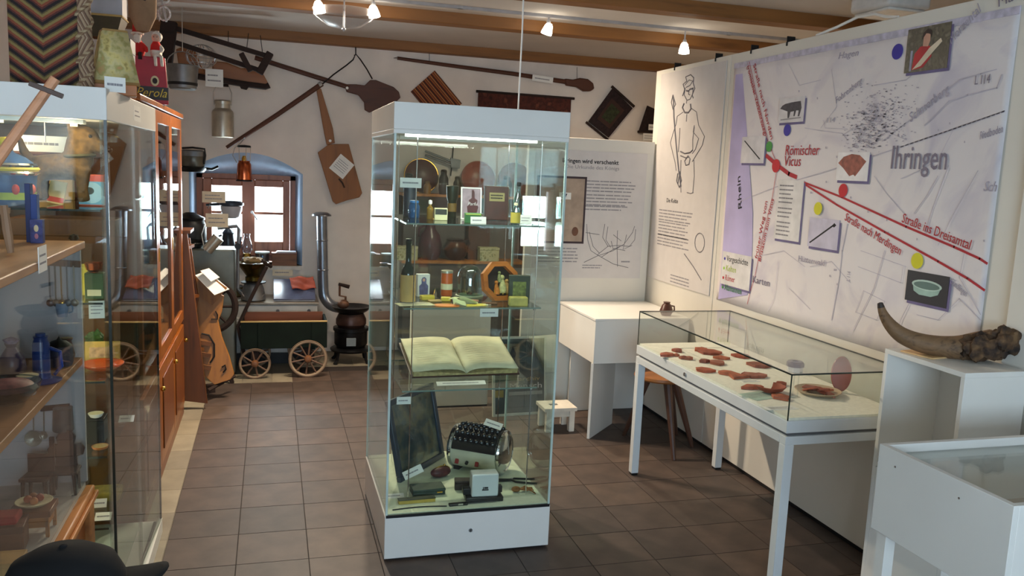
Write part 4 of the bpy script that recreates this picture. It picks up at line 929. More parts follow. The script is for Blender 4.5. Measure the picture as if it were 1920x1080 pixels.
# ------------------------------------------------------------------ white corner desk behind the table
dk = thing('corner_desk', 'white box-topped corner desk with a slanting side panel', 'desk', (1.98, 4.8, 0))
wp('apron', white, dk, lambda b: b.bx(1.965, 2.62, 4.80, 5.47, .497, .772), bevel=.002)
wp('top', white, dk, lambda b: b.bx(1.96, 2.622, 4.795, 5.475, .772, .788), bevel=.002)
Ms = Matrix.Translation((1.972, 4.806, 0)) @ Matrix.Rotation(RAD(46), 4, 'Z')
wp('side_panel', white, dk, lambda b: b.bx(0, .40, .002, .020, 0, .497, Ms), bevel=.001)
wp('back_panel', white, dk, lambda b: b.bx(2.05, 2.62, 5.43, 5.45, 0, .497))
fs = thing('footstool', 'low white wooden footstool with a slot beside the corner desk', 'footstool', (1.80, 5.06, 0))
wp('top', mat('worn_white_wood', (206, 200, 188), .6, var=.06), fs, lambda b: (b.bx(1.715, 1.775, 4.965, 5.16, .140, .162), b.bx(1.835, 1.938, 4.965, 5.16, .140, .162), b.bx(1.775, 1.835, 4.965, 5.045, .140, .162), b.bx(1.775, 1.835, 5.08, 5.16, .140, .162)))
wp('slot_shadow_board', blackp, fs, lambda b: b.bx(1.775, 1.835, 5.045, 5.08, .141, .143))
wp('apron', MATS['worn_white_wood'], fs, lambda b: b.bx(1.735, 1.915, 4.98, 5.0, .10, .14))
for x, y in ((1.73, 4.972), (1.89, 4.972), (1.73, 5.12), (1.89, 5.12)): wp('leg', MATS['worn_white_wood'], fs, lambda b: b.bx(x, x+.036, y, y+.034, 0, .14))
st = thing('wooden_stool', 'round brown wooden stool with splayed dark legs under the display table', 'stool', (2.345, 4.60, 0))
part('seat', wood('stool_seat_wood', (140, 88, 44), (104, 60, 30), .4, 'x'), st, lambda b: b.lathe([(.12, .445), (.165, .448), (.172, .458), (.168, .472), (.06, .475), (1e-4, .472)], n=32))
for x, y in ((-.12, .24), (-.005, -.25), (.23, -.04), (.24, .20)):
    part('leg', wood('stool_leg_wood', (74, 48, 36), (48, 30, 24), .45, 'z'), st, lambda b: b.tube([(x*.35, y*.35, .45), (x, y, 0)], [.027, .013], 10))
bkp = thing('leaning_poster', 'framed dark poster with a white frame leaning behind the showcase', 'poster', (1.61, 5.36, 0))
q = [at(925, 783, 'y', 5.34), at(1030, 776, 'y', 5.40), at(1028, 622, 'y', 5.47), at(922, 625, 'y', 5.47)]
w_, h_ = .40, .55
bkp.location = (q[0].x+.0, 5.36, .0); bkp.rotation_euler = (RAD(-8), 0, RAD(4))
part('frame', mat('pale_frame', (196, 200, 192), .5), bkp, lambda b: (b.bx(0, w_, -.01, .01, 0, .016), b.bx(0, w_, -.01, .01, h_-.016, h_), b.bx(0, .016, -.01, .01, .016, h_-.016), b.bx(w_-.016, w_, -.01, .01, .016, h_-.016)))
bxp('sheet', mat('dark_teal_print', (52, 66, 70), .5, var=.15, scale=6), bkp, .016, w_-.016, -.002, .006, .016, h_-.016)
for x0, x1, z0, z1, c_ in ((.02, .075, .44, .50, (150, 50, 76)), (.085, .105, .30, .50, (150, 110, 60)), (.11, .20, .30, .50, (120, 110, 92)), (.016, .08, .13, .18, (150, 130, 60)), (.12, .37, .14, .165, (150, 150, 146))):
    bxp('colour_field', mat('poster_col_%d' % int(x0*1000+z0*100), c_, .6, var=.1), bkp, x0, x1, -.0032, -.002, z0, z1)
part('figure', ink, bkp, lambda b: b.prism([(.13, .32), (.17, .32), (.165, .40), (.175, .43), (.16, .46), (.15, .485), (.14, .46), (.125, .43), (.135, .40)], .0008, y0=-.0042))
text('Mensch', .058, frame((.12, -.0035, .185), (1, 0, 0)), mat('silver_print'), bkp, fit=.24); text('archiv', .04, frame((.19, -.0035, .24), (1, 0, 0)), mat('tan_label'), bkp, fit=.16)

# ------------------------------------------------------------------ open pedestal with the horn, and the low case at the right front
pd = thing('open_pedestal', 'white open box pedestal carrying the horn', 'pedestal', (2.44, 2.45, 0))
a0, a1, b0, b1, zt_ = 2.30, 2.575, 2.25, 2.645, 1.07
wp('top', white, pd, lambda b: b.bx(a0, a1, b0, b1, zt_-.018, zt_), bevel=.001)
for d in ((a0, a1, b1-.018, b1, 0, zt_-.018), (a0, a1, b0, b0+.018, 0, zt_-.018), (a1-.015, a1, b0+.018, b1-.018, 0, zt_-.018), (a0, a1-.015, b0+.018, b1-.018, .60, .618), (a0+.01, a1-.015, b0+.018, b1-.018, .03, .048)):
    wp('board', white, pd, lambda b: b.bx(*d), bevel=.001)
wp('door', white, pd, lambda b: b.bx(a0, a0+.016, b0+.019, b1-.019, .05, .598))
pw = boxy('plywood_plate', 'thin plywood plate under the horn on the pedestal', (2.40, 2.53, zt_), .14, .14, .006, wood('plywood', (214, 176, 124), (190, 148, 98), .6, 'x'), 'plate', rz=10)
hp = [(1650, 568, 2.60, 5), (1656, 588, 2.59, 9), (1670, 610, 2.57, 13), (1692, 629, 2.55, 17), (1724, 642, 2.52, 20), (1760, 649, 2.49, 22), (1798, 652, 2.46, 26), (1835, 648, 2.43, 30), (1860, 646, 2.41, 33)]
hn = thing('animal_horn', 'long curved brown horn with its rough skull base lying on the pedestal', 'horn', (2.45, 2.44, zt_))
hornm = wood('horn_surface', (120, 91, 62), (64, 45, 30), .65, 'x', 26, .25, bump=.5)
hq = [at(x, y, 'y', d) for x, y, d, r in hp]; hr = [r*(d+.45)/1560*.95 for x, y, d, r in hp]
def smooth_path(q, r, k=4):
    out, rr = [], []
    for i in range(len(q)-1):
        p0, p1, p2, p3 = q[max(i-1, 0)], q[i], q[i+1], q[min(i+2, len(q)-1)]
        for j in range(k):
            t = j/k; t2, t3 = t*t, t*t*t
            out.append(.5*((2*p1)+(-p0+p2)*t+(2*p0-5*p1+4*p2-p3)*t2+(-p0+3*p1-3*p2+p3)*t3)); rr.append(r[i]+(r[i+1]-r[i])*t)
    out.append(q[-1]); rr.append(r[-1]); return out, rr
sq, sr_ = smooth_path(hq, hr)
wp('horn', hornm, hn, lambda b: b.tube(sq, sr_, 14))
wp('tip', mat('dark_horn_tip', (52, 40, 34), .5), hn, lambda b: b.tube([sq[0]+(sq[0]-sq[1])*.3, sq[0], sq[1], sq[2]], [.002, sr_[0]*1.03, sr_[1]*1.03, sr_[2]*1.03], 14))
bone = blotch('rough_bone', [(30, 20, 15), (52, 36, 24), (86, 62, 40), (116, 88, 58)], 26, .8, bump=.6)
def lump(b, c, r, seed, n=20, k=12, amp=.22):
    rnd = random.Random(seed); ph = [rnd.uniform(0, 6) for _ in range(8)]
    vs = []; fs = []
    for i in range(k+1):
        for j in range(n):
            t, a = PI*i/k, 2*PI*j/n
            d = Vector((math.sin(t)*math.cos(a), math.sin(t)*math.sin(a), -math.cos(t)))
            s_ = 1+amp*(math.sin(d.x*5+ph[0])*math.sin(d.y*6+ph[1])+.6*math.sin(d.z*9+ph[2])*math.sin(d.x*11+ph[3])+.4*math.sin(d.y*15+ph[4]))
            vs.append(Vector(c)+Vector((d.x*r[0]*s_, d.y*r[1]*s_, d.z*r[2]*s_)))
    for i in range(k):
        for j in range(n): fs.append((i*n+j, i*n+(j+1) % n, (i+1)*n+(j+1) % n, (i+1)*n+j))
    b.add(vs, fs)
def onto(c, z): return Vector((c.x, c.y, z))
c1 = at(1842, 668, 'y', 2.40); c2 = at(1882, 640, 'y', 2.37)
c3 = at(1815, 672, 'y', 2.43)
wp('skull_base', bone, hn, lambda b: lump(b, (c1.x, c1.y, zt_+.056), (.080, .055, .048), 4, 30, 20))
wp('skull_flange', bone, hn, lambda b: lump(b, (c3.x, c3.y, zt_+.034), (.045, .04, .028), 14, 26, 16))
wp('skull_piece', bone, hn, lambda b: lump(b, (c2.x, c2.y, c2.z), (.060, .045, .052), 9, 30, 20))
lc = thing('low_white_case', 'low white display case with glass lid at the right front', 'display case', (2.05, 1.70, 0))
c0, c1_, d0, d1, zA, zB = 1.70, 2.42, 1.475, 1.935, .700, .957
for d in ((c0, c0+.018, d0, d1, zA, zB), (c1_-.018, c1_, d0, d1, zA, zB), (c0+.018, c1_-.018, d0, d0+.018, zA, zB), (c0+.018, c1_-.018, d1-.018, d1, zA, zB)):
    wp('side_board', white, lc, lambda b: b.bx(*d), bevel=.001)
wp('floor_board', mat('tan_board', (186, 168, 148), .7), lc, lambda b: b.bx(c0+.018, c1_-.018, d0+.018, d1-.018, zA+.05, zA+.06))
wp('glass_lid', tpane, lc, lambda b: b.bx(c0+.018, c1_-.018, d0+.018, d1-.018, zB-.03, zB-.025))
for y in (d0+.006, d1-.042): wp('leg', white, lc, lambda b: b.bx(c0+.02, c0+.055, y, y+.036, 0, zA)); wp('leg', white, lc, lambda b: b.bx(c1_-.055, c1_-.02, y, y+.036, 0, zA))
for y, z in ((d1-.07, zB-.045), (d1-.30, zB-.045)): wp('screw', steel, lc, lambda b: b.cyl((c0-.001, y, z), (c0+.003, y, z), .003, n=8))
# brown pot with a handle standing behind the panel end
o = thing('brown_jug', 'small brown clay knob of a vessel behind the far end of the display table', 'jug', (2.50, 4.9, .788))
part('body', mat('brown_glaze', (84, 46, 34), .35, var=.15), o, lambda b: b.lathe([(.03, 0), (.045, .03), (.03, .07), (.02, .08), (.024, .09)], n=18))
part('handle', MATS['brown_glaze'], o, lambda b: b.tube([(.03, 0, .065), (.055, 0, .06), (.058, 0, .035), (.042, 0, .02)], .005, 7))
# ------------------------------------------------------------------ far wall: peels, weavings, tools
def apt(px, py, y): return at(px, py, 'y', y)
peelw = wood('peel_wood', (80, 42, 24), (50, 25, 16), .55, 'x', 8)
boardw = wood('board_wood', (136, 84, 36), (100, 60, 26), .55, 'z', 7)
def flat_shape(b, pts, y, th):
    "outline given by photograph points on a plane parallel to the far wall"
    q = [apt(x, z, y) for x, z in pts]; b.prism([(p.x, p.z) for p in q], th, y0=y)
WY0 = 7.47
o = thing('baker_peel', 'long dark baker\'s peel with a rounded shovel blade on the far wall', 'peel', apt(640, 160, WY0-.03))
wp('handle', peelw, o, lambda b: b.tube([apt(478, 108, WY0-.03), apt(655, 164, WY0-.03)], .020, 10))
wp('blade', peelw, o, lambda b: flat_shape(b, [(646, 158), (668, 158), (684, 160), (694, 150), (705, 150), (738, 163), (748, 172), (751, 183), (744, 190), (706, 206), (693, 211), (684, 206), (683, 192), (672, 178), (650, 172)], WY0-.045, .03), bevel=.005)
wp('rivet', paper, o, lambda b: b.cyl(apt(651, 165, WY0-.046), apt(651, 165, WY0-.050), .012, n=10))
o = thing('wooden_pole', 'long plain dark wooden pole slanting across the far wall', 'pole', apt(520, 215, WY0-.07))
wp('pole', peelw, o, lambda b: b.tube([apt(425, 277, WY0-.07), apt(520, 215, WY0-.07), apt(604, 157, WY0-.07)], [.017, .02, .022], 10))
wp('ferrule', steel, o, lambda b: b.tube([apt(598, 160, WY0-.07), apt(603, 157, WY0-.07)], .0235, 10))
o = thing('rope_loop', 'dark cord looped over a hook holding the peels', 'rope', apt(667, 100, WY0-.02))
wp('rope', blackm, o, lambda b: b.tube([apt(604, 158, WY0-.075), apt(625, 140, WY0-.04), apt(650, 122, WY0-.02), apt(662, 112, WY0-.02), apt(667, 101, WY0-.02), apt(676, 112, WY0-.02), apt(688, 130, WY0-.03), apt(698, 148, WY0-.05)], .006, 6))
wp('hook', blackm, o, lambda b: b.tube([apt(667, 84, BW-.001), apt(667, 92, WY0-.03), apt(667, 102, WY0-.03), apt(664, 104, WY0-.03)], .005, 6))
o = thing('bread_board', 'brown rectangular bread peel with a short handle hanging on the far wall', 'peel', apt(637, 325, WY0-.03))
wp('handle', boardw, o, lambda b: flat_shape(b, [(593, 166), (602, 166), (624, 240), (628, 268), (613, 272), (608, 250)], WY0-.028, .024), bevel=.004)
wp('board', boardw, o, lambda b: flat_shape(b, [(596, 286), (616, 271), (630, 270), (654, 270), (679, 362), (674, 370), (650, 376), (630, 383), (624, 378)], WY0-.032, .026), bevel=.004)
wp('rivet', paper, o, lambda b: b.cyl(apt(619, 264, WY0-.034), apt(619, 264, WY0-.037), .012, n=10))
wp('knot', mat('dark_knot', (58, 34, 22), .7), o, lambda b: b.tube([apt(635, 335, WY0-.033), apt(642, 343, WY0-.033), apt(646, 352, WY0-.033)], .008, 6))
p = apt(641, 312, WY0-.036)
card('white label card pinned to the bread board', p+Vector((-.05, .0025, -.064)), .15, .16, rot=(0, 38, 0), n=5)
o = thing('oven_scraper', 'very long thin wooden oven tool with an oval scoop end on the far wall', 'oven tool', apt(930, 137, WY0))
wp('shaft', peelw, o, lambda b: b.tube([apt(745, 109, WY0), apt(860, 125, WY0), apt(960, 138, WY0), apt(1065, 154, WY0)], [.014, .017, .019, .022], 10))
wp('scoop', peelw, o, lambda b: flat_shape(b, [(1060, 147), (1075, 149), (1088, 146), (1103, 148), (1113, 156), (1115, 166), (1108, 171), (1095, 171), (1082, 163), (1062, 160)], WY0-.03, .045), bevel=.01)
wp('tip', steel, o, lambda b: b.tube([apt(738, 109, WY0), apt(746, 109, WY0)], [.004, .009], 8))
for px in (805, 1082): wp('wire', blackm, o, lambda b: b.tube([apt(px, 96 if px < 900 else 126, BW-.004), apt(px, 117 if px < 900 else 150, WY0)], .002, 5))
card('white label card on the long oven tool', apt(1017, 154, WY0-.03), .20, .055, rot=(0, 4, 0), n=1)
# weavings
o = thing('striped_weaving', 'brown weaving with narrow orange stripes hung on its corner', 'weaving', apt(818, 170, WY0+.02))
q = [apt(771, 171, WY0+.02), apt(815, 134, WY0+.02), apt(866, 196, WY0+.02), apt(822, 233, WY0+.02)]
ex = (q[2]-q[1]); L1 = ex.length; ex.normalize(); ez = (q[1]-q[0]).normalized(); L2 = (q[1]-q[0]).length
M_ = Matrix((ex, ez.cross(ex), ez)).transposed().to_4x4(); o.location = q[0]; o.rotation_euler = M_.to_euler()
bxp('cloth', bands('stripe_weave', [(0, (72, 36, 28)), (.35, (150, 84, 46)), (.62, (96, 52, 36)), (.78, (176, 116, 70))], 22, 2), o, 0, L1, -.005, .005, 0, L2)
for z in (0, L2): part('hem', mat('brown_hem', (110, 64, 44), .9), o, lambda b: b.tube([(0, 0, z), (L1, 0, z)], .007, 6))
o = thing('wide_weaving', 'wide dark red-brown weaving hanging from a thin rod', 'weaving', apt(985, 200, WY0))
a, c_ = apt(897, 171, WY0), apt(1071, 183, WY0)
wp('rod', darkw, o, lambda b: b.tube([apt(893, 171, WY0), apt(1077, 185, WY0)], .012, 8))
wp('cloth', blotch('dark_weave', [(46, 22, 20), (84, 40, 30), (60, 28, 24), (104, 56, 40)], 14, .95, bump=.3), o, lambda b: b.prism([(a.x, a.z), (c_.x, c_.z-.01), (c_.x, c_.z-.40), (a.x, a.z-.40)], .008, y0=WY0-.004))
o = thing('dark_square_weaving', 'dark square weaving with a green centre hung by a corner between two rods', 'weaving', apt(1143, 210, WY0))
q = [apt(1103, 228, WY0), apt(1148, 166, WY0), apt(1186, 203, WY0), apt(1141, 258, WY0)]
wp('cloth', mat('black_brown_weave', (40, 26, 26), .95, var=.25, scale=50, bump=.3), o, lambda b: b.prism([(p.x, p.z) for p in q], .01, y0=WY0-.005))
cen = (q[0]+q[1]+q[2]+q[3])/4
for k_, m_ in ((.62, mat('brown_weave_band', (62, 40, 32), .95)), (.42, mat('green_weave', (48, 52, 30), .95, var=.25, scale=40))):
    wp('woven_field', m_, o, lambda b: b.prism([(cen.x+(p.x-cen.x)*k_, cen.z+(p.z-cen.z)*k_) for p in q], .002, y0=WY0-.0078-(.62-k_)*.01))
wp('rod', darkw, o, lambda b: b.tube([apt(1147, 162, WY0), apt(1189, 200, WY0)], .014, 8)); wp('rod', darkw, o, lambda b: b.tube([apt(1099, 229, WY0), apt(1140, 262, WY0)], .012, 8))
o = thing('house_shaped_weaving', 'small dark pointed weaving half hidden by the tall panel', 'weaving', apt(1222, 225, WY0))
wp('cloth', mat('black_brown_weave'), o, lambda b: flat_shape(b, [(1198, 246), (1214, 198), (1232, 206), (1240, 248)], WY0-.005, .012)); wp('rod', darkw, o, lambda b: b.tube([apt(1196, 247, WY0-.01), apt(1240, 249, WY0-.01)], .012, 8))
card('small white label under the pointed weaving', apt(1216, 264, WY0-.02), .12, .07, n=2); card('small white label on the pointed weaving', apt(1222, 244, WY0-.03), .07, .055, n=1)

# hung dark timber frame and wooden trough
o = thing('timber_clamp', 'dark hanging wooden press arm of two parallel bars with a cross head', 'tool', apt(420, 95, 6.86))
for a, c_ in (((325, 52), (504, 106)), ((330, 80), (490, 133))): wp('bar', darkw, o, lambda b: b.bar(apt(*a, 6.86), apt(*c_, 6.86), .034, .04, (0, 1, 0)))
wp('cross_head', darkw, o, lambda b: b.bar(apt(507, 99, 6.86), apt(486, 138, 6.86), .055, .06, (0, 1, 0)), bevel=.006)
wp('cross_head', darkw, o, lambda b: b.bar(apt(452, 100, 6.84), apt(470, 134, 6.84), .04, .05, (0, 1, 0)), bevel=.004)
wp('cross_head', darkw, o, lambda b: b.bar(apt(318, 40, 6.86), apt(308, 120, 6.86), .11, .09, (0, 1, 0)), bevel=.006)
for a, c_ in (((428, 58), (428, 82)), ((466, 62), (462, 95)), ((488, 66), (492, 98))): wp('wire', blackm, o, lambda b: b.tube([apt(*a, 7.4), apt(*c_, 6.86)], .003, 5))
o = thing('wooden_trough', 'orange-brown wooden trough with dark runners hanging below the ceiling', 'trough', apt(430, 140, 7.25))
orw = wood('orange_brown_wood', (142, 84, 34), (100, 56, 24), .5, 'x', 7)
wp('side_board', orw, o, lambda b: flat_shape(b, [(398, 114), (425, 117), (452, 128), (478, 126), (490, 132), (504, 158), (470, 157), (430, 150), (398, 145)], 7.22, .03), bevel=.006)
wp('side_board', orw, o, lambda b: flat_shape(b, [(330, 92), (352, 84), (366, 96), (382, 136), (360, 138), (336, 132)], 7.15, .03), bevel=.006)
wp('trough_floor', orw, o, lambda b: b.bar(apt(345, 128, 7.32), apt(498, 160, 7.32), .05, .02, (0, 1, 0)))
wp('runner', darkw, o, lambda b: b.tube([apt(338, 138, 7.17), apt(400, 148, 7.17), apt(460, 158, 7.17), apt(498, 163, 7.17), apt(505, 160, 7.17)], .024, 8))
wp('runner_block', darkw, o, lambda b: flat_shape(b, [(446, 156), (470, 158), (462, 168), (452, 166)], 7.15, .05))
o = thing('wire_basket', 'round wire strainer basket hanging left of the trough', 'basket', apt(382, 108, 7.0))
cb = apt(378, 106, 7.0)
for k_ in range(7):
    a = PI*k_/7; wp('hoop', steel, o, lambda b: b.tube([cb+Vector((.115*math.cos(t*PI/8)*math.cos(a), .10*math.cos(t*PI/8)*math.sin(a), .09*math.sin(t*PI/8))) for t in range(16)], .0022, 5, True))
for z, r in ((-.05, .085), (0, .105), (.05, .085)): wp('ring', steel, o, lambda b: b.tube([cb+Vector((r*math.cos(t*PI/10), r*math.sin(t*PI/10), z)) for t in range(20)], .0025, 5, True))
card('square white label with a printed mark hanging from the trough', apt(402, 163, 7.0), .13, .135, n=2, holder=(0, .06, .02))
o = thing('zinc_bucket', 'grey zinc bucket hanging below the wooden trough', 'bucket', apt(343, 168, 6.66))
part('body', zinc, o, lambda b: b.lathe([(.085, 0), (.095, .01), (.11, .17), (.115, .175), (.105, .172), (.09, .02), (1e-4, .015)], n=28)); part('band', blackm, o, lambda b: b.lathe([(.098, .03), (.101, .03), (.103, .05), (.099, .05)], n=28)); part('hanging_wire', steel, o, lambda b: b.tube([(0, 0, .268), (0, 0, CEIL-o.location.z)], .003, 5))
part('handle', steel, o, lambda b: b.tube([(.11*math.cos(a*PI/10), 0, .17+.10*math.sin(a*PI/10)) for a in range(11)], .004, 6))
# milk can
o = thing('milk_can', 'grey metal milk can hanging by its wire handle on the far wall', 'milk can', apt(418, 258, 7.33))
part('body', mat('tin_can', (186, 178, 162), .38, .75, var=.10, scale=9), o, lambda b: b.lathe([(.078, 0), (.086, .006), (.086, .20), (.080, .215), (.060, .235), (.058, .275), (.064, .28)], n=30))
part('lid', mat('tin_can'), o, lambda b: b.lathe([(.065, .27), (.066, .292), (.058, .300), (.02, .304), (1e-4, .305)], n=30))
part('handle', steel, o, lambda b: b.tube([(-.066, 0, .26), (-.07, 0, .36), (-.045, 0, .42), (.045, 0, .42), (.07, 0, .36), (.066, 0, .26)], .004, 6))
part('grip', darkw, o, lambda b: b.tube([(-.045, 0, .42), (.045, 0, .42)], .011, 8))
# copper lantern
o = thing('copper_lantern', 'copper lantern with a wire cage hanging in front of the window niche', 'lantern', apt(458, 338, 7.28))
part('body', copper, o, lambda b: b.lathe([(.058, 0), (.062, .006), (.060, .05), (.055, .13), (.045, .15), (.047, .16)], n=26))
part('cap', blackm, o, lambda b: b.lathe([(.052, .268), (.055, .274), (.05, .284), (1e-4, .290)], n=26))
for k_ in range(5): part('cage_wire', steel, o, lambda b: b.tube([(.047*math.cos(k_*1.257), .047*math.sin(k_*1.257), .158), (.05*math.cos(k_*1.257), .05*math.sin(k_*1.257), .27)], .0025, 5))
part('burner', brass, o, lambda b: b.lathe([(.02, .155), (.02, .18), (.012, .20), (1e-4, .2)], n=12))
part('bail', steel, o, lambda b: b.tube([(-.058, 0, .14), (-.09, 0, .2), (-.075, 0, .26), (-.03, 0, .30), (0, 0, .34)], .003, 5))
part('wall_hook', steel, o, lambda b: b.tube([(0, 0, .34), (0, BW-7.285, .36)], .004, 6))
part('foot', blackm, o, lambda b: b.lathe([(.066, -.008), (.066, .002), (.05, .004)], n=26))

# ------------------------------------------------------------------ window sill
SZ = NZ0
def sill(px, y=7.53): return Vector((at(px, 480, 'y', y).x, y, SZ))
o = thing('lamp_chimney', 'clear glass oil-lamp chimney with brass burner on the window sill', 'oil lamp', sill(463, 7.47)+Vector((0, 0, 0)))
part('chimney', glass('lamp_glass', (.80, .84, .92), .12, k=.8), o, lambda b: b.lathe([(.028, .105), (.045, .14), (.047, .17), (.030, .22), (.024, .25), (.027, .275)], n=22, cap=False)); part('burner', brass, o, lambda b: b.lathe([(.02, .07), (.032, .08), (.032, .105), (.02, .108)], n=20)); part('font', mat('lamp_font', (96, 88, 84), .3, .5), o, lambda b: b.lathe([(.045, 0), (.03, .01), (.02, .025), (.045, .045), (.04, .065), (.02, .072)], n=20))
o = thing('coffee_pot', 'tall dark enamel coffee pot before the left window pane', 'coffee pot', sill(428, 7.45))
part('body', mat('dark_blue_enamel', (26, 30, 44), .3, var=.2), o, lambda b: b.lathe([(.07, 0), (.075, .01), (.055, .20), (.045, .27), (.05, .28)], n=22)); part('lid', MATS['dark_blue_enamel'], o, lambda b: b.lathe([(.05, .28), (.03, .31), (.012, .32), (.014, .335), (1e-4, .345)], n=22)); part('spout', MATS['dark_blue_enamel'], o, lambda b: b.tube([(.06, 0, .10), (.09, 0, .18), (.105, 0, .25)], [.02, .013, .009], 10)); part('handle', MATS['dark_blue_enamel'], o, lambda b: b.tube([(-.05, 0, .26), (-.10, 0, .24), (-.11, 0, .14), (-.066, 0, .08)], .009, 8))
o = thing('glass_pot', 'short straight glass jar with a pale rim on the window sill', 'jar', sill(492))
part('body', glass('jar_glass', (.72, .80, .86), .12, k=.8), o, lambda b: b.lathe([(.055, 0), (.058, .005), (.058, .105), (.052, .105), (.052, .01), (1e-4, .008)], n=22)); part('lid', mat('pale_lid', (190, 206, 206), .3), o, lambda b: b.lathe([(.062, .104), (.062, .116), (1e-4, .118)], n=22))
o = thing('sill_box', 'small brown wooden box with papers on the window sill', 'box', sill(533))
part('body', midw, o, lambda b: b.bx(-.105, .105, -.06, .06, 0, .10), bevel=.003); part('lid', wood('box_lid_wood', (110, 64, 42), (80, 44, 28), .4, 'x'), o, lambda b: b.bx(-.108, .108, -.063, .063, .10, .112), bevel=.002)
bk_ = thing('paper_stack', 'stack of pale papers lying on the sill box', 'papers', sill(536)+Vector((0, 0, .112)))
for k_ in range(3): part('sheet', paper if k_ % 2 else mat('bluish_paper', (176, 180, 196), .7), bk_, lambda b: b.bx(-.085+.006*k_, .085, -.05, .05-.004*k_, .004*k_, .004*k_+.0035))
card('cream label card in front of the sill box', sill(530, 7.445)+Vector((0, 0, -.085)), .17, .06, n=1, m=mat('cream_card', (222, 206, 178), .8))

# ------------------------------------------------------------------ kitchen stove and what stands on it
sv = thing('kitchen_stove', 'low pale enamel kitchen stove below the window', 'stove', (.05, 7.2, 0))
ena = mat('worn_enamel', (186, 184, 178), .4, var=.10, scale=5)
vx0, vx1, vy0, vy1, vz = -.345, .385, 7.02, 7.45, .525
wp('body', ena, sv, lambda b: b.bx(vx0+.01, vx1-.01, vy0+.01, vy1, .10, vz-.02), bevel=.008)
wp('top_plate', mat('steel_top', (150, 136, 120), .35, .6, var=.12), sv, lambda b: b.bx(vx0, vx1, vy0, vy1, vz-.02, vz), bevel=.004)
wp('plinth', blackm, sv, lambda b: b.bx(vx0+.03, vx1-.03, vy0+.05, vy1, 0, .10))
for k_, (a, c_) in enumerate(((vx0+.04, vx0+.26), (vx0+.29, vx0+.49), (vx0+.52, vx1-.04))):
    d_ = wp('door', ena, sv, lambda b: b.bx(a, c_, vy0+.002, vy0+.012, .16, .40), bevel=.006); wp('handle', chrome, sv, lambda b: b.tube([(a+.04, vy0+.0, .375), (a+.04, vy0-.02, .375), (c_-.04, vy0-.02, .375), (c_-.04, vy0, .375)], .005, 6), parent=d_)
for k_ in range(3): wp('knob', mat('grey_knob', (80, 80, 84), .4), sv, lambda b: b.cyl((vx0+.15+.25*k_, vy0+.01, .455), (vx0+.15+.25*k_, vy0-.012, .455), .014, n=12))
o = thing('glossy_album', 'glossy dark blue-black album lying on the stove', 'album', (.19, 7.20, vz+.062), rot=(24, 0, 0))
part('cover', mat('blue_black_gloss', (84, 88, 112), .15, var=.1), o, lambda b: b.bx(-.17, .17, -.15, .17, .012, .024), bevel=.004); part('page_block', mat('page_white', (206, 208, 214), .6), o, lambda b: b.bx(-.165, .165, -.145, .165, 0, .012))
o = thing('red_cloth', 'crumpled orange-red cloth lying at the back of the stove', 'cloth', (.26, 7.25, vz+.112), rot=(24, 0, 8))
part('cloth', mat('rust_cloth', (176, 84, 62), .9, var=.12), o, lambda b: b.grid(16, 10, lambda u, v: ((u-.5)*.20, (v-.5)*.16, .012+.010*math.sin(u*9+v*4)*math.cos(v*7)+.02*v)), solid=.004)
o = thing('tin_kettle', 'squat grey metal kettle with a bail handle on the stove', 'kettle', (-.14, 7.15, vz))
part('body', zinc, o, lambda b: b.lathe([(.085, 0), (.10, .01), (.085, .10), (.07, .14), (.075, .145)], n=26)); part('lid', blackm, o, lambda b: b.lathe([(.078, .142), (.10, .148), (.10, .156), (.03, .165), (1e-4, .165)], n=26))
part('spout', zinc, o, lambda b: b.tube([(-.08, 0, .05), (-.12, 0, .09), (-.135, 0, .13)], [.022, .015, .011], 10)); part('handle', steel, o, lambda b: b.tube([(.09*math.cos(a*PI/10), -.06, .08-.06*math.sin(a*PI/10)) for a in range(11)], .004, 6))
o = thing('brass_bowl', 'dark brass funnel bowl with a rag on the kettle', 'bowl', (-.14, 7.15, vz+.166))
part('bowl', mat('dark_brass', (92, 76, 34), .25, .9, var=.2), o, lambda b: b.lathe([(.065, 0), (.065, .03), (.055, .035), (.06, .045), (.10, .10), (.125, .135), (.13, .15), (.122, .15), (.09, .10), (1e-4, .06)], n=30))
part('rim', chrome, o, lambda b: b.lathe([(.126, .145), (.132, .148), (.132, .154), (.124, .155)], n=30, cap=False))
part('rag', mat('tan_rag', (140, 112, 72), .9, var=.25, scale=20), o, lambda b: lump(b, (.0, 0, .165), (.08, .07, .028), 3, 22, 12, .2))
o = thing('stove_pot', 'small dark round pot at the left end of the stove', 'pot', (-.285, 7.36, vz))
part('body', mat('dull_brass', (120, 104, 70), .3, .8, var=.2), o, lambda b: b.lathe([(.05, 0), (.06, .01), (.06, .08), (.063, .085)], n=20)); part('lid', blackm, o, lambda b: b.lathe([(.064, .084), (.05, .095), (.012, .10), (.010, .112), (1e-4, .114)], n=20))
# stove pipe
o = thing('stove_pipe', 'grey sheet-metal stovepipe bending down beside the window', 'stovepipe', (.44, 7.36, 0))
sp_ = mat('pipe_zinc', (140, 146, 156), .3, .85, var=.12, scale=6)
pa, pb, pc = apt(603, 402, 7.38), apt(606, 540, 7.38), apt(640, 578, 7.3)
wp('pipe', sp_, o, lambda b: b.tube(smooth_path([pa, pa*.5+pb*.5, pb, apt(610, 560, 7.37), apt(622, 573, 7.34), pc], [.046]*6)[0], .046, 18))
wp('rosette', sp_, o, lambda b: b.lathe([(.085, 0), (.08, .012), (.05, .03), (1e-4, .034)], tuple(pa+Vector((0, 0, -.012))), 24))
for f_ in (.35, .75): wp('seam_ring', sp_, o, lambda b: b.lathe([(.047, -.006), (.050, 0), (.047, .006)], tuple(pa*(1-f_)+pb*f_), 20))
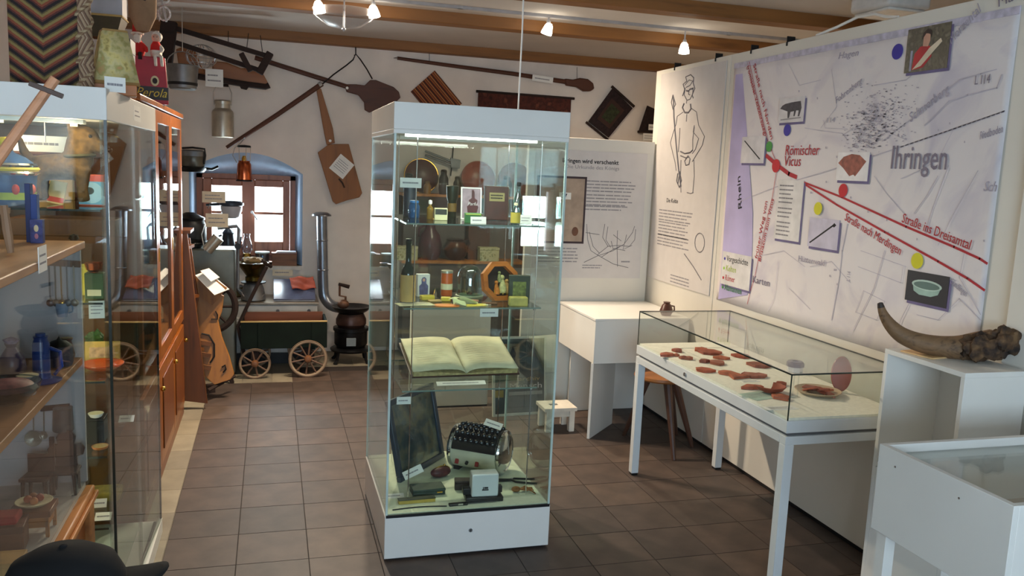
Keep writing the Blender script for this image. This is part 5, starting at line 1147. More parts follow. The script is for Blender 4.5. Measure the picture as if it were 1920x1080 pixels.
# iron stove with crank roaster
o = thing('iron_stove', 'small black cast-iron stove with a crank roaster standing on the floor', 'iron stove', (.66, 7.10, 0))
iron = mat('cast_iron', (24, 24, 26), .35, .5, var=.2, scale=12)
for x in (-.11, .11):
    for y in (-.09, .09): part('leg', iron, o, lambda b: b.tube([(x*1.25, y*1.25, 0), (x*1.1, y*1.1, .03), (x, y, .12)], [.02, .012, .016], 8))
part('base', iron, o, lambda b: b.lathe([(.17, .10), (.175, .115), (.15, .13), (1e-4, .13)], n=24)); part('firebox', iron, o, lambda b: b.lathe([(.12, .13), (.14, .16), (.14, .27), (.15, .275), (.15, .30), (.13, .305)], n=24))
dr = part('door', mat('mica', (120, 130, 136), .3), o, lambda b: b.bx(-.05, .03, -.145, -.13, .16, .23), bevel=.003)
part('barrel', mat('brown_iron', (66, 44, 38), .4, .4, var=.2), o, lambda b: b.lathe([(.11, .305), (.128, .33), (.128, .37), (.105, .42)], n=24)); part('pan', iron, o, lambda b: b.lathe([(.10, .42), (.14, .445), (.16, .47), (.165, .48), (.155, .478), (.12, .455), (1e-4, .45)], n=28))
part('crank', mat('rusty_iron', (110, 78, 60), .5, .5), o, lambda b: b.tube([(-.05, 0, .46), (-.05, 0, .56), (-.10, 0, .57), (-.10, 0, .66)], .010, 8)); part('crank_grip', darkw, o, lambda b: b.tube([(-.11, 0, .67), (-.02, 0, .645)], [.013, .017], 10)); part('lid_knob', mat('rusty_iron'), o, lambda b: b.ball((-.07, -.02, .50), (.05, .04, .04)))
# hand cart
ct = thing('hand_cart', 'dark green four-wheeled hand cart standing before the stove', 'hand cart', (.10, 6.78, 0))
cg = mat('dark_green_paint', (15, 26, 19), .75, var=.15, scale=8, spec=.2)
cx0, cx1, cy0, cy1, cz0, cz1 = -.225, .43, 6.63, 6.95, .225, .435
for d in ((cx0, cx1, cy0, cy0+.018), (cx0, cx1, cy1-.018, cy1)): wp('side_board', cg, ct, lambda b: b.bx(*d, cz0, cz1), bevel=.003)
for d in ((cx0, cx0+.018), (cx1-.018, cx1)): wp('end_board', cg, ct, lambda b: b.bx(*d, cy0+.018, cy1-.018, cz0, cz1+.01), bevel=.003)
wp('cart_floor', midw, ct, lambda b: b.bx(cx0+.018, cx1-.018, cy0+.018, cy1-.018, cz0, cz0+.015))
wp('inner_lining', wood('reddish_plank', (120, 70, 48), (86, 46, 30), .7, 'x'), ct, lambda b: b.bx(cx0+.02, cx1-.02, cy1-.026, cy1-.019, cz0+.02, cz1+.03))
wp('rim_strip', tan, ct, lambda b: b.bx(cx0, cx1, cy0-.002, cy0+.02, cz1, cz1+.008))
for x in (cx0+.13, cx1-.12): wp('batten', cg, ct, lambda b: b.bx(x, x+.03, cy0-.010, cy0, cz0-.01, cz1))
def cart_wheel(c, r, nspk):
    w = wp('wheel', wood('wheel_wood', (150, 128, 104), (110, 88, 68), .6, 'x', 12), ct, lambda b: b.tube([Vector(c)+Vector((r*.93*math.cos(t*PI/18), 0, r*.93*math.sin(t*PI/18))) for t in range(36)], r*.085, 8, True))
    wp('tyre', mat('rusty_iron'), ct, lambda b: b.lathe([(r*.985, -.012), (r, -.012), (r, .012), (r*.985, .012), (r*.985, -.012)], c, 36, Matrix.Rotation(RAD(90), 4, 'X'), cap=False), parent=w)
    wp('hub', midw, ct, lambda b: b.lathe([(.012, -.035), (.024, -.03), (.03, 0), (.024, .03), (.012, .035)], c, 14, Matrix.Rotation(RAD(90), 4, 'X')), parent=w)
    for k_ in range(nspk):
        a = 2*PI*k_/nspk+.2; wp('spoke', mat('spoke_wood', (104, 78, 62), .6), ct, lambda b: b.tube([Vector(c)+Vector((.02*math.cos(a), 0, .02*math.sin(a))), Vector(c)+Vector((r*.92*math.cos(a), 0, r*.92*math.sin(a)))], .0075, 6), parent=w)
for y in (cy0-.04, cy1+.028): cart_wheel((-.118, y, .118), .118, 8); cart_wheel((.282, y, .148), .148, 10)
for x, z in ((-.118, .118), (.282, .148)):
    wp('axle', darkw, ct, lambda b: b.bar((x, cy0-.03, z), (x, cy1+.02, z), .03, .03)); wp('bolster', darkw, ct, lambda b: b.bx(x-.03, x+.03, cy0+.02, cy1-.02, z+.015, cz0))
wp('drawbar', darkw, ct, lambda b: b.tube([(-.20, 6.72, .16), (-.245, 6.66, .40), apt(470, 560, 6.66), apt(500, 500, 6.66)], .014, 8)); wp('grip', darkw, ct, lambda b: b.tube([apt(492, 490, 6.62), apt(508, 500, 6.72)], .014, 8))

# ------------------------------------------------------------------ left of the window: tank, pans, wheel and boards
tk = thing('metal_tank', 'tall grey sheet-metal tank with a pipe left of the stove', 'tank', (-.56, 7.05, 0))
gmet = mat('grey_tank_metal', (112, 112, 102), .45, .5, var=.12, scale=5)
a, c_ = apt(352, 430, 6.7), apt(448, 430, 6.7)
wp('body', gmet, tk, lambda b: b.bx(a.x, c_.x-.03, 6.7, 6.99, .02, .99), bevel=.01); wp('base', blackm, tk, lambda b: b.bx(a.x+.02, c_.x-.05, 6.72, 6.97, 0, .02))
wp('pipe', sp_, tk, lambda b: b.tube([apt(408, 428, 6.68), apt(444, 424, 6.68), apt(448, 430, 6.68), apt(446, 470, 6.68), apt(446, 540, 6.68)], .013, 10)); wp('valve', blackm, tk, lambda b: b.cyl(apt(446, 462, 6.69), apt(446, 462, 6.65), .025, n=12))
o = thing('hanging_mug', 'small dull tin dipper hanging on the grey tank', 'dipper', apt(400, 450, 6.65))
wp('cup', mat('tin_can'), o, lambda b: b.tube([apt(410, 445, 6.645), apt(388, 470, 6.645)], [.045, .04], 16)); wp('handle', steel, o, lambda b: b.tube([apt(384, 470, 6.65), apt(378, 440, 6.67), apt(384, 420, 6.70)], .004, 6))
o = thing('dark_grinder', 'dark cast-iron mill head sitting on the grey tank', 'mill', (-.60, 6.84, .99))
part('hopper', mat('dark_grey_iron', (54, 54, 56), .4, .5, var=.15), o, lambda b: b.lathe([(.09, 0), (.12, .05), (.12, .17), (.10, .22), (.06, .25)], n=22)); part('crank', iron, o, lambda b: b.tube([(.10, -.05, .06), (.02, -.15, .06), (-.08, -.15, .04)], .014, 8)); part('flange', iron, o, lambda b: b.lathe([(.14, .03), (.145, .04), (.14, .05)], n=22)); part('lid', iron, o, lambda b: b.lathe([(.11, .215), (.112, .23), (.03, .27), (1e-4, .272)], n=22))
o = thing('enamel_saucepan', 'pale enamel saucepan with a dark rim in front of the left window pane', 'saucepan', apt(434, 408, 7.35))
part('body', mat('pale_enamel', (196, 192, 196), .3, var=.05), o, lambda b: b.lathe([(.05, 0), (.07, .015), (.085, .07), (.088, .10)], n=22)); part('rim', navy, o, lambda b: b.lathe([(.086, .095), (.10, .105), (.098, .125), (.07, .14), (1e-4, .145)], n=22)); part('handle', navy, o, lambda b: b.tube([(-.08, 0, .11), (-.2, 0, .10)], [.014, .010], 8)); part('wall_bracket', steel, o, lambda b: b.tube([(0, .02, .01), (0, .146, .01)], .006, 6)); part('bracket_plate', steel, o, lambda b: b.bx(-.04, .04, -.02, .03, -.006, 0))
card('cream label card above the enamel saucepan', apt(401, 380, 6.62), .165, .083, n=2, holder=(-.05, .12, -.10), m=mat('cream_card')); card('cream label card below the enamel saucepan', apt(407, 426, 6.62), .16, .102, n=2, holder=(-.08, .10, -.08), m=mat('cream_card'))
o = thing('frying_pan', 'black frying pan with a long curved handle on the far wall', 'pan', apt(360, 322, 7.2))
part('dish', iron, o, lambda b: b.lathe([(.09, 0), (.11, .02), (.115, .035), (.108, .033), (.085, .01), (1e-4, .008)], n=24)); part('handle', iron, o, lambda b: b.tube([(.10, 0, .03), (.15, 0, .025), (.20, 0, .05)], .011, 8)); part('hook', steel, o, lambda b: b.tube([(0, .10, .02), (0, .295, .02)], .006, 6))
o = thing('mess_tin', 'oval metal mess tin with a dark carrying loop above the frying pan', 'mess tin', apt(362, 314, 7.2))
part('body', mat('olive_tin', (96, 92, 82), .35, .6, var=.15), o, lambda b: b.lathe([(.07, 0), (.08, .01), (.08, .09), (.075, .1)], n=22, mtx=Matrix.Diagonal((1.1, .7, 1, 1)))); part('lid', zinc, o, lambda b: b.lathe([(.083, .09), (.083, .13), (.07, .14), (1e-4, .142)], n=22, mtx=Matrix.Diagonal((1.1, .7, 1, 1)))); part('loop', blackp, o, lambda b: b.tube([(.085, -.02, .03), (.095, -.02, .10), (.09, -.02, .15), (.0, -.02, .158), (-.08, -.02, .15)], .008, 8))
# spoked wheel and guitar-shaped board, stepladder
o = thing('spinning_wheel', 'dark wooden flywheel standing behind the leaning board', 'wheel', (at(392, 560, 'y', 6.45).x, 6.45, 0))
wc = apt(392, 575, 6.45); wr = .185
wl_ = wp('rim', darkw, o, lambda b: b.tube([wc+Vector((wr*math.cos(t*PI/20), 0, wr*math.sin(t*PI/20))) for t in range(40)], .024, 8, True))
for k_ in range(8): wp('spoke', darkw, o, lambda b: b.tube([wc, wc+Vector((wr*math.cos(k_*PI/4), 0, wr*math.sin(k_*PI/4)))], .010, 6))
wp('hub', darkw, o, lambda b: b.cyl(wc+Vector((0, -.04, 0)), wc+Vector((0, .04, 0)), .035, n=14))
for s_ in (-1, 1): wp('post', darkw, o, lambda b: b.bar((wc.x+s_*.16, 6.47, 0), (wc.x, 6.47, wc.z), .03, .03, (0, 1, 0)))
o = thing('shaped_board', 'honey-coloured waisted wooden board with iron fittings leaning on the floor', 'board', (at(405, 700, 'y', 6.1).x, 6.12, 0))
hw = wood('honey_board', (152, 98, 36), (110, 66, 24), .5, 'z', 8)
def lean(px, py, zt=.75):
    p = at(px, py, 'y', 6.10); return at(px, py, 'y', 6.02+.14*min(1, max(0, p.z/zt)))
pts = [(372, 545), (398, 545), (420, 556), (416, 585), (409, 602), (416, 632), (430, 668), (439, 702), (432, 712), (402, 722), (384, 706), (370, 660), (366, 600)]
qf = [lean(*p) for p in pts]; n_ = len(qf); off = Vector((0, .025, .004))
wp('board', hw, o, lambda b: b.add(qf+[p+off for p in qf], [tuple(range(n_)), tuple(reversed(range(n_, 2*n_)))]+[(i, (i+1) % n_, n_+(i+1) % n_, n_+i) for i in range(n_)]), bevel=.004)
fx = lambda x, y: lean(x, y)+Vector((0, -.008, 0))
wp('iron_ring', blackm, o, lambda b: b.tube([fx(378, 625), fx(392, 628), fx(402, 645), fx(402, 668), fx(394, 680)], .006, 6)); wp('iron_staple', blackm, o, lambda b: b.tube([fx(396, 598), fx(408, 598), fx(408, 590), fx(404, 583)], .005, 6)); wp('iron_staple', blackm, o, lambda b: b.tube([fx(416, 688), fx(422, 684), fx(424, 692), fx(418, 698)], .006, 6))
for k_, y in enumerate((640, 662, 685)): wp('cross_slat', midw, o, lambda b: b.bar(fx(372+2*k_, y)-Vector((0, .01, 0)), fx(396, y+4)-Vector((0, .01, 0)), .03, .02, (0, 1, 0)))
wp('foot_rail', darkw, o, lambda b: b.tube([at(390, 732, 'y', 5.98), at(440, 705, 'y', 6.2)], .012, 6)); wp('foot_block', darkw, o, lambda b: b.box(tuple(at(394, 728, 'z', .03)), (.06, .05, .06), (0, 0, 20)))
o = thing('tilted_papers', 'white printed sheets lying slanted on the waisted board', 'papers', apt(398, 530, 6.0))
for k_, (pts, lift) in enumerate((([(366, 516), (388, 507), (430, 542), (402, 553)], 0), ([(376, 510), (392, 505), (412, 522), (396, 530)], .01))):
    qq = [at(x, y, 'y', 6.02 if i in (0, 3) else 6.14)+Vector((0, -lift, lift)) for i, (x, y) in enumerate(pts)]
    wp('sheet', paper, o, lambda b: b.add(qq+[p+Vector((0, .002, -.003)) for p in qq], [(0, 1, 2, 3), (7, 6, 5, 4), (0, 4, 5, 1), (1, 5, 6, 2), (2, 6, 7, 3), (3, 7, 4, 0)]))
wp('ledge', hw, o, lambda b: b.bar(at(366, 522, 'y', 6.12), at(412, 556, 'y', 6.12), .16, .016, (0, 1, 0)))
ladm = wood('ladder_wood', (104, 58, 24), (72, 39, 15), .5, 'z')
o = thing('stepladder', 'red-brown wooden stepladder standing beside the wooden cabinet', 'stepladder', (-.50, 5.85, 0))
def rail_(pts, y, th): return lambda b: flat_shape(b, pts, y, th)
wp('side_rail', ladm, o, rail_([(338, 440), (351, 436), (389, 757), (346, 752), (336, 690)], 5.80, .03), bevel=.004)
wp('side_rail', ladm, o, rail_([(338, 450), (356, 446), (372, 560), (360, 640), (338, 640)], 6.05, .03), bevel=.004)
for py in (466, 560, 660): wp('tread', ladm, o, lambda b: b.bar(apt(342, py, 5.84), apt(356+(py-466)*.1, py-6, 6.04), .06, .02, (0, 0, 1)))
wp('cap', ladm, o, lambda b: b.bx(apt(338, 440, 5.8).x-.02, apt(351, 440, 5.8).x+.02, 5.80, 6.06, apt(345, 438, 5.8).z, apt(345, 438, 5.8).z+.02))

# ------------------------------------------------------------------ dresser seen through the showcase
ds = thing('pottery_dresser', 'wooden wall dresser with two boards on the far wall behind the showcase', 'dresser', (1.65, 7.35, 0))
wp('upper_board', pinew, ds, lambda b: b.bx(1.10, 2.25, 7.26, 7.49, 1.425, 1.448)); wp('lower_board', pinew, ds, lambda b: b.bx(1.10, 2.25, 7.22, 7.49, .838, .862))
wp('cupboard', mat('grey_cupboard', (92, 88, 88), .6, var=.08), ds, lambda b: b.bx(1.12, 2.23, 7.24, 7.49, .03, .838)); wp('back_board', mat('grey_back_board', (112, 104, 100), .7, var=.08), ds, lambda b: b.bx(1.12, 2.23, 7.475, 7.49, .862, 1.425)); wp('foot_rail', darkw, ds, lambda b: b.bx(1.14, 2.21, 7.26, 7.47, 0, .03))
for x in (1.10, 2.235): wp('side_post', darkw, ds, lambda b: b.bx(x, x+.02, 7.3, 7.475, .862, 1.425))
for k_, px in enumerate((790, 897, 966)):
    o = thing('earthen_platter', 'round brown earthenware platter standing %s on the dresser' % ('leftmost', 'in the middle', 'rightmost')[k_], 'platter', (apt(px, 330, 7.40).x, 7.36, 1.45), rot=(-12, 0, 0), group='platters on the dresser')
    m_ = mat('platter_%d' % k_, ((82, 40, 32), (136, 66, 44), (120, 74, 58))[k_], .35, var=.2, scale=8)
    part('plate', m_, o, lambda b: b.lathe([(1e-4, .012), (.09, .012), (.10, .0), (.152, -.012), (.156, -.006), (.105, .012), (.09, .022), (1e-4, .022)], (0, 0, .156), 34, Matrix.Rotation(RAD(90), 4, 'X')))
    part('rim_band', brass if k_ == 0 else m_, o, lambda b: b.lathe([(.154, -.011), (.158, -.008), (.154, -.004)], (0, 0, .156), 34, Matrix.Rotation(RAD(90), 4, 'X')))
o = thing('hanging_pliers', 'old iron hand clamp hanging on the far wall above the dresser', 'clamp', apt(852, 300, 7.46))
for a, c_ in (((797, 283), (850, 304)), ((797, 291), (848, 310))): wp('arm', zinc, o, lambda b: b.tube([apt(*a, 7.46), apt(*c_, 7.46)], .010, 7))
wp('jaw', zinc, o, lambda b: flat_shape(b, [(845, 296), (864, 300), (862, 316), (846, 314)], 7.44, .03)); wp('chain', blackm, o, lambda b: b.tube([apt(850, 275, 7.49), apt(848, 300, 7.46), apt(845, 330, 7.46)], .006, 6))
o = thing('bellied_pot', 'dark brown bellied clay pot with a loop handle on the dresser', 'pot', Vector((apt(853, 470, 7.35).x, 7.34, .862)))
part('body', mat('dark_pot_glaze', (58, 36, 32), .3, var=.2), o, lambda b: b.lathe([(.06, 0), (.10, .04), (.112, .09), (.09, .15), (.075, .17), (.085, .185)], n=26)); part('handle', MATS['dark_pot_glaze'], o, lambda b: b.tube([(.08, 0, .18), (.12, 0, .19), (.13, 0, .15), (.105, 0, .11)], .010, 7))
o = thing('purple_jug', 'large purplish jug at the left of the dresser', 'jug', Vector((apt(806, 460, 7.35).x, 7.35, .862)))
part('body', mat('plum_glaze', (74, 38, 50), .3, var=.25), o, lambda b: b.lathe([(.07, 0), (.10, .05), (.11, .13), (.09, .22), (.05, .27), (.045, .31), (.055, .32)], n=26)); part('handle', MATS['plum_glaze'], o, lambda b: b.tube([(-.05, 0, .30), (-.10, 0, .28), (-.105, 0, .20)], .012, 7)); 
for k_, (px, w) in enumerate(((760, .19), (913, .18))):
    o = thing('floral_box', 'cream box with a floral print at the %s of the dresser' % ('left end', 'right half')[k_], 'box', Vector((apt(px, 470, 7.33).x, 7.28, .862)))
    fm = blotch('floral_paper', [(120, 126, 80), (196, 192, 150), (206, 200, 160), (150, 146, 92)], 34, .7); part('body', fm, o, lambda b: b.bx(-w/2, w/2, -.05, .05, 0, .10), bevel=.004); part('lid', fm, o, lambda b: b.bx(-w/2-.003, w/2+.003, -.053, .053, .10, .125), bevel=.004)
o = boxy('tall_brown_box', 'tall brown wooden box on the dresser right of the bellied pot', Vector((apt(896, 440, 7.4).x, 7.40, .862)), .20, .10, .42, mat('brown_box_wood', (92, 60, 48), .5, var=.12, scale=5), lid=(.06, mat('pale_brown_lid', (150, 116, 90), .5)))
for k_, (px, h, r, c_) in enumerate(((765, .16, .05, (40, 44, 40)), (800, .10, .035, (150, 110, 60)), (830, .20, .045, (46, 40, 36)), (856, .15, .04, (60, 52, 34)), (948, .17, .05, (64, 50, 44)))):
    bottle('dresser_jar', ('dark squat jar at the left end of the upper dresser board', 'small tan jar on the upper dresser board', 'tall black-brown jar on the upper dresser board', 'olive-brown jar on the upper dresser board', 'brown jar at the right end of the upper dresser board')[k_], Vector((apt(px, 350, 7.32).x, 7.285, 1.448)), [(r*.8, 0), (r, h*.2), (r*.95, h*.7), (r*.6, h*.88), (r*.65, h)], mat('jar_glaze_%d' % k_, c_, .35, var=.15), 'jar', stopper=[(r*.6, h*.98), (r*.7, h), (r*.5, h*1.08), (1e-4, h*1.1)], cap_m=mat('jar_glaze_%d' % k_), n=16)

# ------------------------------------------------------------------ lamps under the ceiling
rl = thing('lamp_rail', 'thin grey lamp rail under the ceiling', 'lamp rail', (1.2, 5.6, 2.73)); rl_m = mat('rail_grey', (168, 166, 168), .4)
part('track', rl_m, rl, lambda b: b.bx(-2.6, 2.95, -.012, .012, 0, .02))
for x in (-2, 0, 2): part('rail_mount', rl_m, rl, lambda b: b.cyl((x, 0, 0), (x, 0, .021), .02, n=10))
bulbm = mat('lit_frosted_glass', (255, 244, 222), .5, emit=14)
for k_, (px, py, rot) in enumerate(((597, 11, (12, -12, 0)), (700, 19, (14, -14, 0)), (1028, 52, (10, 14, 0)), (1283, 88, (0, 0, 0)))):
    c = at(px, py, 'y', 5.6)
    o = thing('spotlight', ('leftmost lit spotlight on the ceiling rail', 'second lit spotlight from the left on the ceiling rail', 'third lit spotlight, above the right of the showcase', 'rightmost lit spotlight, near the tall white panels')[k_], 'spotlight', (c.x, 5.6, 2.728), group='spotlights on the rail')
    dz = c.z-2.728
    part('stem', rl_m, o, lambda b: b.cyl((0, 0, 0), (0, 0, dz+.035), .006, n=8)); part('socket', rl_m, o, lambda b: b.lathe([(.014, .02), (.016, .03), (.012, .05)], (0, 0, dz), 14))
    M_ = Euler([RAD(a) for a in rot]).to_matrix().to_4x4()
    part('shade', bulbm, o, lambda b: b.lathe([(.016, .03), (.026, .015), (.036, -.025), (.038, -.045), (.03, -.048), (1e-4, -.046)], (0, 0, dz), 18, M_))
    l = bpy.data.lights.new('spotlight_lamp', 'SPOT'); l.energy = (175, 160, 78, 70)[k_]; l.color = (1.0, .82, .61); l.spot_size = RAD(150); l.spot_blend = .8; l.shadow_soft_size = .04
    lo = bpy.data.objects.new('spotlight_lamp', l); COL.objects.link(lo); lo.parent = o; lo.location = (0, 0, dz-.06)
    lo.rotation_euler = ((RAD(35), 0, RAD(180)), (RAD(30), 0, RAD(160)), (RAD(25), 0, RAD(-60)), (RAD(30), 0, RAD(-120)))[k_]
hb_ = apt(645, 40, 5.3)
o = thing('bowl_lamp', 'shallow pale glass bowl lamp hanging under the ceiling beam', 'pendant lamp', (hb_.x, 5.3, 0))
part('bowl', glass('frosted_bowl', (.86, .86, .88), .10, .3), o, lambda b: b.lathe([(.19, 2.60), (.17, 2.56), (.10, 2.51), (.02, 2.495), (1e-4, 2.495)], n=28)); part('stem', rl_m, o, lambda b: b.cyl((0, 0, 2.495), (0, 0, CEIL), .005, n=8)); part('finial', rl_m, o, lambda b: b.ball((0, 0, 2.49), .012))
cb0 = at(975, 120, 'y', 3.95)
o = thing('power_cable', 'thin white cable hanging from the ceiling to the showcase header', 'cable', (cb0.x, 3.95, 1.945))
part('cable', paper, o, lambda b: b.tube([(0, 0, 0), (.004, 0, .4), (0, 0, CEIL-1.945)], .004, 6))
pl_ = at(1670, -6, 'x', 3.3)
o = thing('ceiling_luminaire', 'white box-shaped ceiling lamp behind the tall panel', 'ceiling lamp', (pl_.x, pl_.y, 0))
part('housing', mat('luminaire_white', (222, 220, 216), .5), o, lambda b: b.bx(-.14, .14, -.16, .16, CEIL-.10, CEIL-.01), bevel=.02); part('diffuser', mat('opal_diffuser', (232, 230, 226), .4), o, lambda b: b.bx(-.12, .12, -.14, .14, CEIL-.115, CEIL-.10), bevel=.01); part('mount', paper, o, lambda b: b.bx(-.05, .05, -.05, .05, CEIL-.01, CEIL))
o = thing('panel_cable', 'white cable lying in a loop on top of the tall panel', 'cable', (PX+.02, 3.5, 2.43))
part('cable', paper, o, lambda b: b.tube([(.0, .28, .006), (.02, .15, .03), (.02, 0, .055), (.02, -.12, .05), (0, -.22, .02), (0, -.3, .006)], .007, 6))
for y in (5.3, 4.75, 4.35, 4.0): 
    o = thing('panel_clip', 'small dark clip on top of the tall panel, %s' % {5.3: 'farthest', 4.75: 'second from the far end', 4.35: 'third from the far end', 4.0: 'nearest'}[y], 'clip', (PX+.02, y, 2.43)); part('pin', blackm, o, lambda b: b.bx(-.024, .024, -.003, .003, -.004, .03)); part('pad', blackm, o, lambda b: b.bx(-.026, -.021, -.004, .004, -.02, .0))
# ------------------------------------------------------------------ tall glass cabinet at the left
GX, GB, GY0, GY1, GH = -.47, -1.34, 2.76, 3.86, 1.885
gc = thing('glass_cabinet', 'tall glass cabinet with a white header full of old toys at the left', 'cabinet', ((GX+GB)/2, (GY0+GY1)/2, 0))
wp('header', white, gc, lambda b: b.bx(GB, GX, GY0, GY1, 1.79, GH), bevel=.002)
wp('base', white, gc, lambda b: b.bx(GB, GX, GY0, GY1, 0, .055), bevel=.002); wp('base_groove', blackp, gc, lambda b: b.bx(GX-.035, GX-.02, GY0+.01, GY1-.01, .055, .057)); wp('base_rim', white, gc, lambda b: b.bx(GX-.018, GX, GY0, GY1, .055, .068))
for d in ((GB+.01, GX-.012, GY0+.004, GY0+.010), (GB+.01, GX-.012, GY1-.010, GY1-.004)): wp('glass_pane', pane, gc, lambda b: b.bx(*d, .068, 1.79))
Mg = Matrix.Translation((GX-.012, GY0+.55, 0)) @ Matrix.Rotation(RAD(-1.4), 4, 'Z')
for d in ((.001, .006, -.535, .01), (-.006, -.001, -.01, .53)): wp('sliding_pane', pane, gc, lambda b: b.bx(*d, .068, 1.79, Mg))
wp('back_board', wood('cabinet_back', (136, 98, 66), (104, 72, 46), .6, 'z'), gc, lambda b: b.bx(GB, GB+.01, GY0, GY1, .055, 1.79))
for x, y in ((GX-.006, GY0+.006), (GX-.006, GY1-.006)): wp('corner_edge', mat('dark_green_edge', (34, 40, 32), .25), gc, lambda b: b.bx(x-.004, x+.004, y-.004, y+.004, .068, 1.79))
GS = (1.522, 1.235, .985, .74, .50, .235)
for z in GS:
    s_ = wp('glass_shelf', pane, gc, lambda b: b.bx(GB+.02, GX-.03, GY0+.03, GY1-.04, z-.007, z-.0006)); wp('shelf_edge', dedge, gc, lambda b: b.bx(GB+.02, GX-.03, GY0+.0285, GY0+.03, z-.007, z-.0006), parent=s_)
gl = wp('lamp_strip', mat('lamp_housing'), gc, lambda b: b.bx(-1.2, -.55, 2.84, 2.88, 1.778, 1.79))
for k_ in range(3): wp('lamp_bulb', mat('warm_halogen', (255, 226, 170), .5, emit=4), gc, lambda b: b.cyl((-.58-.2*k_, 2.86, 1.770), (-.58-.2*k_, 2.86, 1.778), .010, n=12), parent=gl)
for k_ in range(2):
    l = bpy.data.lights.new('cabinet_light', 'POINT'); l.energy = 1.3; l.color = (1, .80, .52); l.shadow_soft_size = .02
    lo = bpy.data.objects.new('cabinet_light', l); COL.objects.link(lo); lo.parent = gc; lo.location = Vector((-.60-.3*k_, 2.86+.3*k_, 1.755))-Vector(gc.location)
for z_, e_ in ((GS[1]-.02, .7), (GS[3]-.02, .5)):  # added glowing bulbs and point lights, invented to brighten the lower shelves
    bl = wp('fill_bulb', MATS['warm_halogen'], gc, lambda b: b.cyl((-.66, 2.83, z_+.004), (-.66, 2.83, z_+.0125), .009, n=12))
    l = bpy.data.lights.new('cabinet_light', 'POINT'); l.energy = e_; l.color = (1, .80, .52); l.shadow_soft_size = .015
    lo = bpy.data.objects.new('cabinet_light', l); COL.objects.link(lo); lo.parent = gc; lo.location = Vector((-.66, 2.83, z_-.012))-Vector(gc.location)
p = at(257, 207, 'x', GX)
card('white label card stuck on the side of the white header', at(257, 228, 'x', GX-.001)+Vector((.0015, 0, 0)), .16, .055, rz=90, n=2)
card('white label card standing on the corner of the white header', at(214, 172, 'y', 2.80)+Vector((0, .02, 0)), .06, .045, rz=25, n=1)
def gp(px, y, z): return Vector((spy(px, y, z).x, y, z))
# --- toys on the upper shelf
def blob(name, m, parent, fn, vox=.006):
    b = MB(); fn(b); o = b.build(name, m, parent, smooth=180)
    q = o.modifiers.new('remesh', 'REMESH'); q.mode = 'VOXEL'; q.voxel_size = vox; q.use_smooth_shade = True
    q = o.modifiers.new('sm', 'SMOOTH'); q.iterations = 6; q.factor = .6
    return o
plush = mat('brown_plush', (84, 62, 32), .95, var=.22, scale=70, bump=.6)
dz = GS[0]
o = thing('plush_dog', 'worn brown plush dog standing on the upper shelf of the glass cabinet', 'plush toy', gp(122, 3.0, dz), 0)
def dog(b):
    b.tube([(-.085, 0, .125), (-.05, 0, .118), (.01, 0, .122), (.055, 0, .13)], [.030, .042, .044, .045], 14)
    b.tube([(.045, 0, .13), (.045, 0, .18), (.052, 0, .22)], [.045, .042, .038], 14)
    b.ball((.062, 0, .215), (.046, .038, .040)); b.tube([(.08, -.005, .205), (.118, -.012, .185), (.130, -.014, .178)], [.030, .022, .016], 12)
    for s_ in (-1, 1): b.tube([(.035, s_*.022, .235), (.028, s_*.028, .27), (.030, s_*.03, .292)], [.018, .014, .004], 8)
    b.tube([(-.09, 0, .13), (-.115, 0, .17), (-.125, 0, .21)], [.018, .014, .008], 8)
    for x, y, lx in ((.060, -.026, .058), (.045, .026, .05), (-.075, -.026, -.08), (-.07, .026, -.07)): b.tube([(x, y, .12), (lx, y, .05), (lx+.006, y-.003, .012)], [.027, .019, .020], 10)
blob('body', plush, o, dog)
part('collar', mat('olive_collar', (60, 56, 32), .8), o, lambda b: b.tube([(.046+.045*math.cos(t*PI/10), .043*math.sin(t*PI/10), .158+.004*math.cos(t*PI/10)) for t in range(20)], .006, 6, True))
for s_ in (-1, 1): part('eye', blackp, o, lambda b: b.ball((.085, s_*.03, .222), .006, 8, 6))
part('nose', blackp, o, lambda b: b.ball((.139, -.014, .180), (.009, .009, .008), 8, 6))
p = gp(16, 2.88, dz)
o = thing('humming_top', 'blue tin humming top with silver rim and yellow knob in the glass cabinet', 'spinning top', p)
bt_ = mat('blue_tin', (46, 84, 136), .3, var=.15, scale=25)
part('knob', mat('yellow_knob', (226, 196, 40), .4), o, lambda b: b.lathe([(.014, .170), (.019, .178), (.022, .196), (.018, .205), (1e-4, .207)], n=16)); part('dome', bt_, o, lambda b: b.lathe([(.075, .128), (.05, .148), (.022, .160), (.014, .172)], n=26))
for k_, (z, c_) in enumerate(((.120, 'chrome'), (.108, 'yellow_print'), (.096, 'chrome'))): part('rim_band', MATS[c_], o, lambda b: b.lathe([(.080+.004*k_, z+.010), (.086+.003*k_, z+.004), (.084, z-.002)], n=26))
part('body', bt_, o, lambda b: b.lathe([(.05, .0), (.07, .02), (.078, .06), (.080, .095)], n=26)); part('lower_band', mat('yellow_green', (170, 180, 60), .5, var=.2), o, lambda b: b.lathe([(.0725, .02), (.0735, .024), (.0775, .042), (.0765, .042)], n=26, cap=False))
for k_, (a, c_) in enumerate(((-60, (206, 60, 56)), (-100, (226, 214, 190)), (-20, (206, 90, 70)))): part('printed_figure', mat('top_figure_%d' % k_, c_, .6), o, lambda b: b.ball((.077*math.cos(RAD(a)), .077*math.sin(RAD(a)), .052), (.011, .011, .016), 10, 7))
o = boxy('animal_tin', 'red and pale blue tin with a round animal picture on the upper shelf', gp(176, 3.00, dz), .075, .06, .10, mat('red_tin', (186, 70, 48), .4), 'tin', rz=0)
